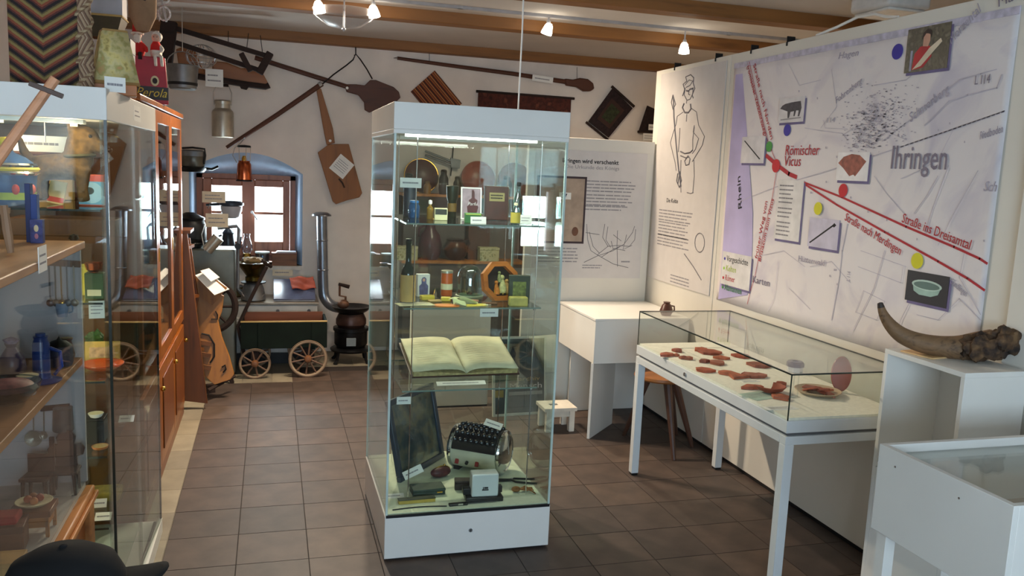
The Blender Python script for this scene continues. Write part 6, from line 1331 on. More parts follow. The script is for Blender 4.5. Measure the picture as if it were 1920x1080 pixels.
part('round_picture', mat('pale_blue_disc', (150, 190, 206), .5, var=.08), o, lambda b: b.cyl((0, -.0302, .042), (0, -.0312, .042), .034, n=26)); part('animal', mat('panda_print', (40, 60, 60), .6), o, lambda b: (b.ball((-.006, -.0315, .048), (.014, .0008, .012), 12, 6), ))
bxp('blue_band', mat('light_blue_tin', (96, 160, 190), .4), o, -.0378, .0378, -.0305, -.0298, .004, .078)
boxy('red_white_book', 'small red and cream picture book leaning behind the plush dog', gp(103, 3.02, dz), .05, .012, .075, mat('red_cream', (214, 186, 130), .6, var=.15), 'book', face=(-.024, .024, .006, .022, mat('red_band', (196, 76, 60), .6)), rot=(-8, 10, 0))
o = card('long white printed sign at the back of the upper shelf', at(86, 285, 'y', 3.25), .20, .055, n=1, holder=(0, .0, .16)); 
o = boxy('cream_game_box', 'cream game box standing behind the plush dog', gp(92, 3.28, dz), .16, .03, .115, mat('cream_game', (206, 168, 104), .6, var=.06), rz=0, face=(-.02, .02, .04, .055, ink)); 
boxy('brown_suitcase', 'small brown suitcase at the back of the upper shelf', gp(120, 3.42, dz), .30, .10, .20, mat('brown_leather_case', (120, 72, 48), .5, var=.15), 'suitcase', lid=(.05, mat('brown_leather_case')), bevel=.008)
# --- lower shelves
boxy('yellow_flat_box', 'flat yellow box on the second cabinet shelf', gp(125, 2.98, GS[1]), .16, .10, .09, mat('yellow_box', (206, 190, 60), .5, var=.06), lid=(.025, mat('yellow_lid', (220, 206, 80), .5)))
bottle('small_brown_figure', 'dark wooden skittle figure on the yellow box', gp(140, 2.97, GS[1]+.0905), [(.014, 0), (.02, .02), (.012, .05), (.009, .06), (.014, .075), (.010, .09), (1e-4, .095)], mat('dark_toy', (62, 44, 36), .5), 'figure', stopper=[(.016, .088), (.012, .10), (1e-4, .105)])
boxy('brown_toy_chest', 'brown wooden toy chest behind the yellow box', gp(130, 3.35, GS[1]), .34, .16, .22, midw, 'chest', lid=(.06, mat('chest_lid', (124, 82, 50), .5, var=.1)))
boxy('green_box_toy', 'dark green upright box on the second cabinet shelf', gp(180, 2.88, GS[1]), .055, .05, .082, mat('moss_green', (58, 84, 44), .6, var=.15), face=(-.02, .02, .01, .03, cream))
o = thing('copper_bowl', 'small copper bowl standing on the dark green box', 'bowl', gp(176, 2.88, GS[1]+.083)); part('bowl', copper, o, lambda b: b.lathe([(.012, 0), (.022, .008), (.028, .03), (.026, .03), (.018, .010), (1e-4, .008)], n=20)); part('foot', copper, o, lambda b: b.lathe([(.014, 0), (.014, .003)], n=16))
card('white label card standing at the edge of the second cabinet shelf', gp(182, 2.80, GS[1]-.052), .045, .055, rz=12, n=3)
pb_ = gp(190, 2.93, GS[2])
o = thing('orange_plate', 'bright orange oval plate on the third cabinet shelf', 'plate', pb_+Vector((0, .02, 0))); part('plate', mat('orange_enamel', (226, 92, 36), .3, var=.05), o, lambda b: b.lathe([(.045, 0), (.07, .010), (.084, .018), (.083, .021), (.06, .012), (1e-4, .008)], n=30, mtx=Matrix.Diagonal((.78, .8, 1, 1)))); part('rim_line', mat('dark_orange', (196, 70, 26), .3), o, lambda b: b.lathe([(.0835, .018), (.0850, .020), (.0835, .0215)], n=30, mtx=Matrix.Diagonal((.78, .8, 1, 1)), cap=False))
boxy('yellow_book', 'yellow picture book standing behind the orange plate', gp(192, 3.03, GS[2]), .11, .012, .075, mat('warm_yellow', (226, 190, 96), .6, var=.12, scale=30), 'book', rot=(-12, 0, 0), face=(-.04, .04, .02, .055, mat('peach_print', (222, 176, 130), .7, var=.2, scale=50)))
o = thing('toy_plant', 'small green toy plant on the third cabinet shelf', 'toy plant', gp(178, 3.16, GS[2])); part('pot', midw, o, lambda b: b.lathe([(.012, 0), (.017, .03), (1e-4, .03)], n=12)); lf = part('leaves', mat('leaf_green', (66, 104, 40), .7, var=.25, scale=60), o, lambda b: lump(b, (0, 0, .055), (.028, .028, .03), 5, 16, 10, .3)); 
boxy('brown_carton', 'brown carton at the back of the third cabinet shelf', gp(165, 3.35, GS[2]), .20, .14, .15, mat('carton_brown', (134, 92, 52), .8, var=.1), lid=(.03, mat('carton_brown')))
boxy('dark_toy_stove', 'black toy stove on the fourth cabinet shelf', gp(176, 2.95, GS[3]), .075, .07, .085, iron, 'toy stove', lid=(.008, blackm)); bottle('white_toy_bowl', 'small white toy bowl on the black toy stove', gp(180, 2.93, GS[3]+.0855), [(.010, 0), (.018, .004), (.024, .016), (.022, .016), (1e-4, .006)], paper, 'bowl', n=16, stopper=[(.0225, .0145), (.0225, .016), (1e-4, .0165)], cap_m=cream)
boxy('brown_toy_dresser', 'brown toy dresser at the back of the fourth cabinet shelf', gp(185, 3.30, GS[3]), .22, .12, .17, midw, 'toy furniture', lid=(.012, redw))
bottle('orange_toy_dish', 'small orange toy dish on the fourth cabinet shelf', gp(188, 2.86, GS[3]), [(.012, 0), (.022, .004), (.026, .012), (.024, .012), (1e-4, .005)], mat('orange_clay', (196, 116, 50), .5), 'dish', n=18, stopper=[(.024, .011), (.02, .013), (1e-4, .013)], cap_m=tan)
card('white label card lying on the fifth cabinet shelf beside the corner', gp(192, 2.85, GS[4]+.0), .05, .035, flat=True, tilt=25, n=1); card('second white label card standing on the fifth cabinet shelf', gp(186, 2.96, GS[4]), .045, .03, tilt=30, n=1); card('white label card lying behind the corner glass', gp(236, 3.15, GS[3]), .05, .035, flat=True, tilt=25, n=1)
boxy('dark_green_cloth_box', 'yellow-green folded cloth on the fifth cabinet shelf', gp(196, 3.05, GS[4]), .11, .10, .03, mat('olive_cloth', (126, 116, 46), .9, var=.2, scale=30, bump=.3), 'cloth', bevel=.008)
boxy('white_book_pile', 'white picture book lying on the sixth cabinet shelf', gp(198, 2.95, GS[5]+.019), .10, .09, .035, mat('cream_book', (206, 200, 170), .6), 'book'); boxy('red_book', 'dark red book lying under the white picture book', gp(198, 2.95, GS[5]), .11, .10, .018, mat('dark_red_book', (120, 32, 44), .5), 'book')
o = thing('toy_fir_tree', 'small dark green toy fir tree on the floor of the glass cabinet', 'toy tree', gp(196, 2.92, .0575)); part('trunk', midw, o, lambda b: b.cyl((0, 0, 0), (0, 0, .05), .008, n=8)); part('foliage', mat('fir_green', (34, 54, 38), .9, var=.25, scale=60), o, lambda b: [b.lathe([(.045-.009*i, .03+.03*i), (.012, .07+.03*i), (1e-4, .075+.03*i)], n=12) for i in range(4)])

# ------------------------------------------------------------------ wooden glazed cabinet behind it
KX, KY0, KY1, KH = -.548, 3.93, 5.74, 1.95
wc_ = thing('wooden_cabinet', 'red-brown wooden cabinet with glazed doors behind the glass cabinet', 'cabinet', (-.95, 4.8, 0))
cabw = wood('cabinet_wood', (142, 80, 30), (102, 54, 19), .3, 'z', 6)
wp('near_side', cabw, wc_, lambda b: b.bx(-1.35, KX-.02, KY0, KY0+.022, .06, KH-.03)); wp('far_side', cabw, wc_, lambda b: b.bx(-1.35, KX-.02, KY1-.022, KY1, .06, KH-.03)); wp('back', cabw, wc_, lambda b: b.bx(-1.36, -1.35, KY0, KY1, .06, KH-.03)); wp('cornice', cabw, wc_, lambda b: b.bx(-1.36, KX+.012, KY0-.01, KY1+.012, KH-.03, KH), bevel=.006); wp('plinth', redw, wc_, lambda b: b.bx(-1.34, KX-.006, KY0, KY1, 0, .06)); wp('middle_board', cabw, wc_, lambda b: b.bx(-1.35, KX-.022, KY0+.022, KY1-.022, .60, .622))
for z in (1.0, 1.4): wp('shelf', pane, wc_, lambda b: b.bx(-1.34, KX-.04, KY0+.03, KY1-.03, z-.008, z))
nd = 3; dw = (KY1-KY0)/nd
for k_ in range(nd):
    y0, y1 = KY0+dw*k_+.003, KY0+dw*(k_+1)-.003
    d_ = wp('glazed_door', cabw, wc_, lambda b: (b.bx(KX-.02, KX, y0, y0+.055, .63, KH-.035), b.bx(KX-.02, KX, y1-.055, y1, .63, KH-.035), b.bx(KX-.02, KX, y0+.055, y1-.055, .63, .70), b.bx(KX-.02, KX, y0+.055, y1-.055, KH-.10, KH-.035)), bevel=.003)
    wp('door_pane', pane, wc_, lambda b: b.bx(KX-.013, KX-.009, y0+.055, y1-.055, .70, KH-.10), parent=d_); wp('lock_plate', brass, wc_, lambda b: b.bx(KX, KX+.004, y0+.018, y0+.034, 1.15, 1.22), parent=d_)
    d_ = wp('lower_door', cabw, wc_, lambda b: (b.bx(KX-.02, KX, y0, y1, .07, .60), ), bevel=.003); wp('door_panel', redw, wc_, lambda b: b.bx(KX, KX+.006, y0+.07, y1-.07, .14, .53), parent=d_, bevel=.004); wp('door_knob', brass, wc_, lambda b: b.ball((KX+.016, y1-.04, .50), .014), parent=d_)
for k_, (y, z, h, c_) in enumerate(((5.45, 1.0, .22, (150, 150, 152)), (5.2, 1.0, .16, (120, 126, 132)), (5.5, 1.4, .18, (170, 170, 168)), (5.0, 1.4, .24, (128, 110, 90)), (5.35, .622, .2, (110, 100, 96)), (5.6, .622, .15, (170, 160, 140)))):
    bottle('cabinet_vessel', ('grey metal jug on the middle shelf of the wooden cabinet', 'squat grey pot on the middle shelf of the wooden cabinet', 'pale grey can on the top shelf of the wooden cabinet', 'brown crock on the top shelf of the wooden cabinet', 'dark pot on the lowest glazed shelf of the wooden cabinet', 'cream crock on the lowest glazed shelf of the wooden cabinet')[k_], (-.72, y, z+.0005), [(.05, 0), (.065, h*.2), (.065, h*.7), (.045, h*.9), (.05, h)], mat('vessel_%d' % k_, c_, .35, .3, var=.1), 'vessel', stopper=[(.048, h*.98), (.052, h), (.02, h*1.08), (1e-4, h*1.1)], cap_m=mat('vessel_%d' % k_), n=18)
# --- on top of the cabinets
TZ = GH
o = thing('chevron_rug', 'hanging rug with a brown, green and black zigzag pattern above the glass cabinet', 'rug', Vector((at(81, 80, 'y', 3.0).x, 3.0, TZ)))
a, c_ = at(16, 80, 'y', 3.0).x-o.location.x, at(146, 80, 'y', 3.0).x-o.location.x
part('cloth', bands('chevron_weave', [(0, (34, 26, 26)), (.20, (84, 42, 38)), (.36, (128, 66, 44)), (.58, (132, 112, 66)), (.80, (92, 80, 48)), (.92, (48, 36, 30))], 26, 2, chev=5.2, shift=.095, amp=.75), o, lambda b: b.grid(10, 10, lambda u, v: (a+(c_-a)*u, .004*math.sin(u*9), .003+v*.62)), solid=.006)
part('hem', mat('dark_hem', (60, 36, 34), .9), o, lambda b: b.tube([(a, 0, .006), (c_, 0, .006)], .006, 6))
part('hanger', darkw, o, lambda b: b.tube([(a-.01, 0, .623), (c_+.01, 0, .623)], .010, 8)); part('cord', blackm, o, lambda b: b.tube([(0, 0, .63), (0, 0, CEIL-TZ)], .003, 6))
o = thing('twisted_cloth_roll', 'upright twisted brown and cream cloth roll beside the zigzag rug', 'cloth roll', Vector((at(158, 80, 'y', 3.02).x, 3.02, TZ)))
part('roll', bands('twist_cloth', [(0, (160, 134, 106)), (.30, (120, 90, 70)), (.5, (172, 150, 124)), (.62, (130, 100, 78)), (.8, (104, 78, 62))], 40, 0, chev=6, amp=.5), o, lambda b: b.tube([(0, 0, 0), (.002, 0, .1), (-.002, 0, .25), (-.006, 0, .45)], [.026, .025, .024, .024], 16))
for k_ in range(2): part('twist_ridge', bands('twist_cloth2', [(0, (170, 148, 116)), (.5, (128, 98, 74))], 60, 2), o, lambda b: b.tube([(.025*math.cos(t*.5+k_*PI)-.001, .025*math.sin(t*.5+k_*PI), t*.0115) for t in range(40)], .006, 6))
o = thing('lamp_shade_old', 'old cream and yellow patterned lampshade on top of the glass cabinet', 'lampshade', Vector((at(214, 140, 'y', 3.14).x, 3.14, TZ+.036)), 18)
part('shade', blotch('shade_print', [(150, 126, 66), (216, 196, 124), (208, 192, 138), (172, 160, 96), (192, 150, 96)], 30, .7), o, lambda b: b.lathe([(.095, 0), (.052, .175)], n=4, mtx=Matrix.Rotation(RAD(45), 4, 'Z'), cap=False), solid=.003, smooth=20)
part('binding', mat('gold_binding', (150, 112, 60), .6), o, lambda b: b.lathe([(.096, -.004), (.098, 0), (.095, .008)], n=4, mtx=Matrix.Rotation(RAD(45), 4, 'Z'), cap=False), smooth=20); part('top_binding', mat('gold_binding'), o, lambda b: b.lathe([(.053, .168), (.055, .172), (.052, .178)], n=4, mtx=Matrix.Rotation(RAD(45), 4, 'Z'), cap=False), smooth=20); part('wire_frame', steel, o, lambda b: (b.tube([(-.06, -.06, .002), (.06, .06, .002)], .002, 5), b.tube([(-.06, .06, .002), (.06, -.06, .002)], .002, 5)))
boxy('orange_wood_case', 'small orange wooden case under the old lampshade', Vector((at(216, 160, 'y', 3.14).x, 3.14, TZ)), .13, .13, .035, mat('orange_case', (176, 104, 44), .45, var=.15), 'case', rz=10)
o = boxy('dark_hat_box', 'dark navy hat box standing on the wooden cabinet', Vector((at(222, 120, 'y', 4.15).x, 4.15, KH)), .12, .14, .24, mat('dark_navy_box', (42, 44, 60), .5, var=.1), lid=(.06, mat('dark_navy_box')), rz=0)
o = thing('flared_drawer', 'flared dark olive drawer on top of the navy hat box', 'drawer', Vector((at(198, 120, 'y', 4.15).x, 4.15, KH+.2405)))
part('body', mat('dark_olive_wood', (70, 58, 34), .6, var=.12), o, lambda b: b.lathe([(.075, 0), (.118, .09), (1e-4, .09)], n=4, mtx=Matrix.Rotation(RAD(45), 4, 'Z')), smooth=20); part('lip', tan, o, lambda b: b.lathe([(.118, .085), (.122, .088), (.118, .094)], n=4, mtx=Matrix.Rotation(RAD(45), 4, 'Z'), cap=False), smooth=20)
boxy('pale_grey_carton', 'pale grey carton on the flared drawer', Vector((at(200, 60, 'y', 4.15).x, 4.15, KH+.335)), .15, .13, .20, mat('pale_grey_card', (176, 174, 180), .7), lid=(.05, mat('pale_grey_card')))
q = at(268, 60, 'y', 4.5)
o = thing('hanging_sack', 'long tan cloth sack hanging from the ceiling beam', 'sack', Vector((q.x, 4.5, CEIL)))
part('sack', mat('tan_sackcloth', (150, 120, 92), .9, var=.08, scale=20, bump=.1), o, lambda b: b.lathe([(.015, -.02), (.05, -.12), (.066, -.28), (.062, -.40), (.03, -.47), (1e-4, -.48)], n=18, mtx=Matrix.Diagonal((1, .6, 1, 1)))); part('string', paper, o, lambda b: b.tube([(0, 0, -.03), (0, 0, 0)], .004, 6)); part('sewn_mark', ink, o, lambda b: b.tube([(-.02, -.0395, -.33), (0, -.0405, -.325), (.02, -.0395, -.33)], .004, 5))
tb_ = Vector((at(291, 150, 'y', 4.75).x-.028, 4.75, KH))
o = thing('red_coffee_tin', 'tall red tin with a black band and yellow script on the wooden cabinet', 'tin', tb_, 14)
rt = mat('crimson_tin', (176, 34, 52), .35, var=.06)
part('body', rt, o, lambda b: b.add([(-.085, -.05, 0), (.085, -.05, 0), (.085, .05, 0), (-.085, .05, 0), (-.072, -.045, .235), (.072, -.045, .235), (.072, .045, .235), (-.072, .045, .235)], [(3, 2, 1, 0), (4, 5, 6, 7), (0, 1, 5, 4), (1, 2, 6, 5), (2, 3, 7, 6), (3, 0, 4, 7)]), bevel=.004)
part('black_band', mat('black_band_tin', (38, 28, 24), .4), o, lambda b: b.bx(-.084, .084, -.0515, -.048, .02, .085)); text('Perola', .062, frame((-.072, -.0522, .035), (1, 0, 0)), mat('yellow_script', (216, 190, 60), .5), o, shear=.35, fit=.145)
part('portrait', cream, o, lambda b: b.ball((.02, -.0505, .115), (.020, .001, .026), 14, 8)); part('portrait_face', mat('dark_face', (46, 34, 30), .6), o, lambda b: b.ball((.02, -.052, .115), (.012, .001, .015), 12, 7))
skin = mat('doll_skin', (214, 170, 150), .6); redc = mat('doll_red', (200, 36, 32), .8, var=.08); wh = mat('doll_white', (222, 216, 206), .95, var=.05, bump=.3, scale=60)
o = thing('gnome_doll', 'gnome doll with a tall red hat and white beard sitting on the red tin', 'doll', tb_+Vector((-.052, 0, .236)))
blob('body', redc, o, lambda b: (b.lathe([(.028, 0), (.036, .02), (.028, .065), (.014, .085), (1e-4, .09)], n=14), b.tube([(-.02, -.01, .06), (-.04, -.02, .035), (-.035, -.03, .015)], [.013, .011, .009], 8), b.tube([(.02, -.01, .06), (.042, -.02, .04), (.045, -.03, .02)], [.013, .011, .009], 8)), .004)
part('head', skin, o, lambda b: b.ball((0, -.004, .104), (.021, .021, .024))); part('beard', wh, o, lambda b: lump(b, (0, -.020, .085), (.020, .010, .028), 3, 14, 9, .15)); part('hat', redc, o, lambda b: b.tube([(0, 0, .112), (0, 0, .14), (-.006, 0, .175), (-.016, 0, .195)], [.026, .024, .014, .003], 14)); part('hat_trim', wh, o, lambda b: b.tube([(.0255*math.cos(t*PI/8), .0255*math.sin(t*PI/8), .113) for t in range(16)], .006, 6, True)); part('sack', wh, o, lambda b: b.ball((-.052, -.01, .03), (.03, .026, .036)))
for s_ in (-1, 1): part('boot', blackp, o, lambda b: b.tube([(s_*.014, -.025, .012), (s_*.016, -.05, .010), (s_*.017, -.055, -.02)], [.011, .010, .010], 8)); part('eye', blackp, o, lambda b: b.ball((s_*.008, -.024, .108), .0028, 6, 5))
o = thing('white_haired_doll', 'white-haired doll in red and white sitting beside the gnome doll', 'doll', tb_+Vector((.035, 0, .236)))
blob('body', wh, o, lambda b: (b.lathe([(.024, 0), (.030, .02), (.022, .06), (.012, .078), (1e-4, .08)], n=14), b.tube([(.010, -.02, .012), (.03, -.05, .0), (.034, -.056, -.05)], [.012, .010, .009], 8), b.tube([(-.010, -.02, .012), (.0, -.05, .0), (.004, -.056, -.05)], [.012, .010, .009], 8), b.tube([(.018, 0, .06), (.034, -.02, .04), (.03, -.035, .025)], [.010, .009, .008], 8)), .004)
part('jacket', redc, o, lambda b: b.lathe([(.027, .035), (.024, .06), (.014, .078)], n=14, cap=False), solid=.003); part('head', skin, o, lambda b: b.ball((0, -.004, .097), (.020, .020, .022))); part('hair', wh, o, lambda b: lump(b, (.004, .006, .104), (.026, .022, .028), 6, 16, 10, .12))
for s_ in (-1, 1): part('eye', blackp, o, lambda b: b.ball((s_*.008, -.023, .100), .0026, 6, 5))
o = thing('lace_garland', 'white lace and tinsel garland hanging beside the sack', 'garland', Vector((at(300, 10, 'y', 4.9).x, 4.9, CEIL)))
rg = random.Random(4); part('string', mat('silver_tinsel', (190, 192, 196), .3, .6), o, lambda b: b.tube([(0, 0, 0), (-.01, 0, -.12), (.01, 0, -.25), (.03, 0, -.36)], .006, 6))
tn = part('tinsel', mat('silver_tinsel'), o, lambda b: [b.tube([(.01*math.sin(i), 0, -.008*i), (rg.uniform(-.05, .06), rg.uniform(-.03, .03), -.008*i-rg.uniform(-.01, .04))], .0025, 4) for i in range(42)]); tn['kind'] = 'stuff'
for k_ in range(3): part('lace_doily', mat('lace_white', (206, 204, 200), .9, var=.2, scale=90), o, lambda b: b.tube([(.02+.03*math.cos(t*PI/7), 0, -.14-.09*k_+.035*math.sin(t*PI/7)) for t in range(14)], .005, 5, True))

# ------------------------------------------------------------------ low display unit in the left foreground
UX, UB, UY0, UY1, UZ = -.53, -1.12, .9, 2.695, 1.435
un = thing('display_unit', 'low wooden display unit with a glass front at the left edge', 'display unit', ((UX+UB)/2, 1.8, 0))
bw_ = wood('board_top_wood', (176, 128, 84), (146, 100, 62), .5, 'y', 6)
wp('top_board', bw_, un, lambda b: b.bx(UB, UX+.004, UY0, UY1, UZ-.022, UZ), bevel=.003)
greyp = mat('grey_white_panel', (220, 218, 220), .6, var=.02)
wp('end_panel', greyp, un, lambda b: b.bx(UB, UX-.008, UY1-.014, UY1, .70, UZ-.022)); wp('back_panel', greyp, un, lambda b: b.bx(UB, UB+.01, UY0, UY1-.014, .70, UZ-.022)); wp('near_panel', greyp, un, lambda b: b.bx(UB, UX-.008, UY0, UY0+.014, .70, UZ-.022))
wp('middle_shelf', bw_, un, lambda b: b.bx(UB+.01, UX-.01, UY0+.014, UY1-.014, 1.066, 1.088), bevel=.002); wp('display_floor', mat('white_cloth_floor', (206, 204, 200), .8), un, lambda b: b.bx(UB+.01, UX-.012, UY0+.014, UY1-.014, .685, .70))
for y0, y1, x in ((UY0+.02, 1.85, UX-.006), (1.80, UY1-.016, UX-.001)): wp('glass_pane', tpane, un, lambda b: b.bx(x-.005, x, y0, y1, .70, UZ-.022))
wp('top_rail', pinew, un, lambda b: b.bx(UX-.03, UX+.012, UY0, UY1, .640, .685), bevel=.006); wp('rail_moulding', pinew, un, lambda b: b.bx(UX+.012, UX+.022, UY0, UY1, .652, .668), bevel=.003)
wp('stile', pinew, un, lambda b: b.bx(UX-.03, UX+.008, UY1-.06, UY1, .06, .640), bevel=.004); wp('stile', pinew, un, lambda b: b.bx(UX-.03, UX+.008, 1.70, 1.76, .06, .640), bevel=.004)
for y0, y1 in ((1.76, UY1-.06), (UY0, 1.70)): wp('cupboard_panel', cabw, un, lambda b: b.bx(UX-.03, UX-.008, y0, y1, .06, .640))
wp('plinth', redw, un, lambda b: b.bx(UB, UX-.02, UY0, UY1, 0, .06)); wp('carcass', cabw, un, lambda b: b.bx(UB, UX-.03, UY0, UY1, .06, .685))
pq = at(80, 486, 'x', UX+.006)
card('white label card hanging from the edge of the wooden top', Vector((UX+.0065, pq.y, pq.z-.03)), .075, .062, rz=90, n=2)
# --- on the wooden top
o = thing('blue_toy_block', 'blue upright wooden toy with a printed blue box beside it on the wooden top', 'toy', Vector((at(68, 440, 'y', 2.64).x, 2.64, UZ)), 0)
blu = mat('royal_blue', (44, 70, 140), .5, var=.06)
part('upright', mat('navy_blue_wood', (28, 42, 96), .5), o, lambda b: b.bx(-.022, -.008, -.015, .015, 0, .165), bevel=.001); part('ledge', blu, o, lambda b: b.bx(-.008, .008, -.016, .012, 0, .135), bevel=.001); part('printed_box', mat('blue_print', (70, 76, 130), .6, var=.2, scale=60), o, lambda b: b.bx(-.006, .026, -.040, -.0165, 0, .066), bevel=.001); part('printed_flower', cream, o, lambda b: b.ball((.010, -.0402, .042), (.006, .001, .010), 10, 6)); part('printed_flower', mat('pink_print', (190, 130, 150), .6), o, lambda b: b.ball((.010, -.0402, .020), (.005, .001, .008), 10, 6))
o = thing('toy_scooter', 'pale wooden toy handle with a dark cross bar rising from the left edge', 'toy scooter', Vector((-.66, 2.15, UZ)))
pk = wood('pale_pink_wood', (196, 140, 104), (166, 110, 78), .6, 'x', 14)
sc0, sc1 = at(104, 147, 'y', 2.15), at(-40, 350, 'y', 2.15)
wp('shaft', pk, o, lambda b: b.tube([sc0, sc1, Vector((sc1.x-.02, 2.15, UZ+.06))], [.011, .013, .014], 10)); wp('cross_bar', mat('grey_stick', (96, 80, 74), .6), o, lambda b: b.tube([at(55, 156, 'y', 2.14), at(118, 181, 'y', 2.14)], .0058, 8)); wp('foot_board', pk, o, lambda b: b.bx(-.76, -.66, 2.12, 2.18, UZ+.05, UZ+.066)); 
for x in (-.75, -.675): wp('wheel', darkw, o, lambda b: b.cyl((x, 2.105, UZ+.030), (x, 2.195, UZ+.030), .0300, n=18))
o = thing('toy_sawhorse', 'small pale wooden toy stand with bent legs on the wooden top', 'toy', Vector((at(16, 440, 'y', 2.30).x, 2.30, UZ)))
lg_ = [at(8, 388, 'y', 2.3), at(14, 420, 'y', 2.3), at(22, 474, 'y', 2.3)]
gw = wood('grey_toy_wood', (150, 118, 90), (116, 86, 62), .6, 'z', 14)
wp('leg', gw, o, lambda b: b.tube([at(7, 385, 'y', 2.3), at(13, 430, 'y', 2.3), Vector((at(20, 470, 'y', 2.3).x, 2.3, UZ+.006))], [.009, .011, .008], 8)); wp('leg', gw, o, lambda b: b.tube([at(12, 415, 'y', 2.34), at(16, 440, 'y', 2.36), Vector((at(20, 450, 'y', 2.38).x, 2.38, UZ+.006))], [.008, .010, .007], 8)); wp('seat', gw, o, lambda b: b.bar(at(-25, 392, 'y', 2.32), at(14, 396, 'y', 2.32), .05, .014)); wp('leg', gw, o, lambda b: b.tube([at(-22, 395, 'y', 2.3), Vector((at(-28, 470, 'y', 2.3).x, 2.3, UZ+.006))], [.009, .008], 8))
# --- inside, middle shelf
MZ = 1.0885
def up(px, y, z): return Vector((spy(px, y, z).x, y, z))
cob = mat('cobalt_enamel', (36, 66, 140), .3, var=.12)
o = bottle('cobalt_candlestick', 'cobalt blue enamel candlestick with a round foot on the middle shelf', up(79, 2.40, MZ), [(.045, 0), (.048, .004), (.024, .010), (.021, .018), (.021, .10), (.016, .115), (.018, .122)], cob, 'candlestick', stopper=[(.012, .12), (.012, .13), (1e-4, .131)], cap_m=cob)
part('handle', cob, o, lambda b: b.tube([(.021, 0, .09), (.045, 0, .08), (.048, 0, .04), (.03, 0, .018)], .005, 6))
bottle('dark_toy_pot', 'dark lidded toy pot at the back of the middle shelf', up(112, 2.58, MZ), [(.032, 0), (.036, .01), (.036, .05), (.030, .06)], mat('slate_enamel', (58, 58, 78), .4, var=.15), 'pot', stopper=[(.034, .058), (.02, .07), (.006, .075), (1e-4, .085)], cap_m=blackm)
bottle('brown_toy_jug', 'little brown toy jug beside the dark toy pot', up(126, 2.62, MZ), [(.014, 0), (.022, .02), (.016, .05), (.013, .062), (.017, .07)], mat('brown_jug_glaze', (112, 66, 44), .4, var=.2), 'jug', stopper=[(.014, .066), (.016, .072), (1e-4, .074)], cap_m=brass)
bottle('white_toy_mug', 'white toy mug standing in front of the cobalt candlestick', up(53, 2.27, MZ), [(.016, 0), (.018, .003), (.018, .028), (.022, .034), (.026, .05), (.024, .05)], mat('milky_glass', (196, 196, 196), .2, var=.05), 'mug', stopper=[(.0245, .047), (.0245, .0505), (1e-4, .0505)], cap_m=cream)
bottle('blue_grey_bowl', 'blue-grey glass bowl at the left of the middle shelf', up(14, 2.20, MZ), [(.03, 0), (.045, .006), (.07, .035), (.075, .052), (.072, .052), (1e-4, .012)], glass('teal_glass', (.45, .58, .62), .1), 'bowl', n=24, stopper=[(.066, .036), (.05, .05), (1e-4, .06)], cap_m=mat('pinkish_fruit', (150, 92, 92), .5, var=.25, scale=40))
bottle('purple_toy_vase', 'purplish toy vase behind the blue-grey bowl', up(24, 2.42, MZ), [(.022, 0), (.034, .03), (.03, .06), (.012, .09), (.016, .1)], mat('purple_glaze', (84, 70, 96), .3, var=.2), 'vase', stopper=[(.012, .098), (.02, .11), (1e-4, .118)], cap_m=mat('lilac_blossom', (130, 120, 150), .8, var=.3, scale=60))
o = thing('utensil_rack', 'row of small ladles hanging from a rail on the end panel', 'utensil rack', Vector((at(125, 500, 'y', UY1-.03).x, UY1-.0145, 0)))
a, c_ = at(82, 492, 'y', UY1-.03), at(150, 496, 'y', UY1-.03)
wp('rail', midw, o, lambda b: b.bar(Vector((a.x, UY1-.024, a.z)), Vector((c_.x, UY1-.024, c_.z)), .012, .018))
for k_, px in enumerate((92, 103, 114, 125, 138)):
    t_ = at(px, 498, 'y', UY1-.03); m_ = (zinc, gmet, brass, zinc, mat('tin_can'))[k_]
    wp('ladle', m_, o, lambda b: (b.tube([(t_.x, UY1-.034, t_.z), (t_.x, UY1-.034, t_.z-.085-.008*(k_ % 2)), (t_.x+.002, UY1-.036, t_.z-.10)], .0022, 5), b.ball((t_.x+.002, UY1-.040, t_.z-.108), (.011, .008, .011), 10, 6)))
o = thing('light_blue_cup', 'light blue enamel toy cup hanging below the ladles', 'cup', Vector((at(116, 594, 'y', UY1-.04).x, UY1-.034, at(116, 594, 'y', UY1-.04).z)))
part('cup', mat('light_blue_enamel', (150, 176, 206), .3), o, lambda b: b.lathe([(.013, 0), (.019, .04), (.0175, .04), (1e-4, .004)], n=18)); part('handle', mat('light_blue_enamel'), o, lambda b: b.tube([(.018, 0, .034), (.028, 0, .03), (.028, 0, .014), (.016, 0, .01)], .0025, 6)); part('hook', steel, o, lambda b: b.tube([(0, 0, .04), (0, .0, .055), (0, .0195, .06)], .002, 5))
# --- inside, lower floor
FZ = .7005
dt = mat('toy_brown', (72, 42, 38), .5, var=.15)
def toy_chair(label, px, y, rz, round_back):
    o = thing('toy_chair', label, 'toy chair', up(px, y, FZ), rz, group='toy chairs in the lower display')
    for x in (-.032, .032):
        for yy in (-.028, .028): part('leg', dt, o, lambda b: b.tube([(x, yy, 0), (x*.9, yy*.9, .062)], [.004, .006], 6))
    part('seat', dt, o, lambda b: b.bx(-.038, .038, -.034, .034, .062, .072), bevel=.002)
    if round_back: part('backrest', dt, o, lambda b: (b.prism([(-.03, .07), (.03, .07), (.028, .10), (.045, .105), (.05, .125), (.04, .14), (.022, .138), (.026, .16), (.016, .178), (0, .184), (-.016, .178), (-.026, .16), (-.022, .138), (-.04, .14), (-.05, .125), (-.045, .105), (-.028, .10)], .008, y0=.024), ))
    else: part('backrest', dt, o, lambda b: (b.bx(-.036, .036, .026, .034, .07, .125), b.bx(.024, .036, .026, .034, .125, .175)))
    return o
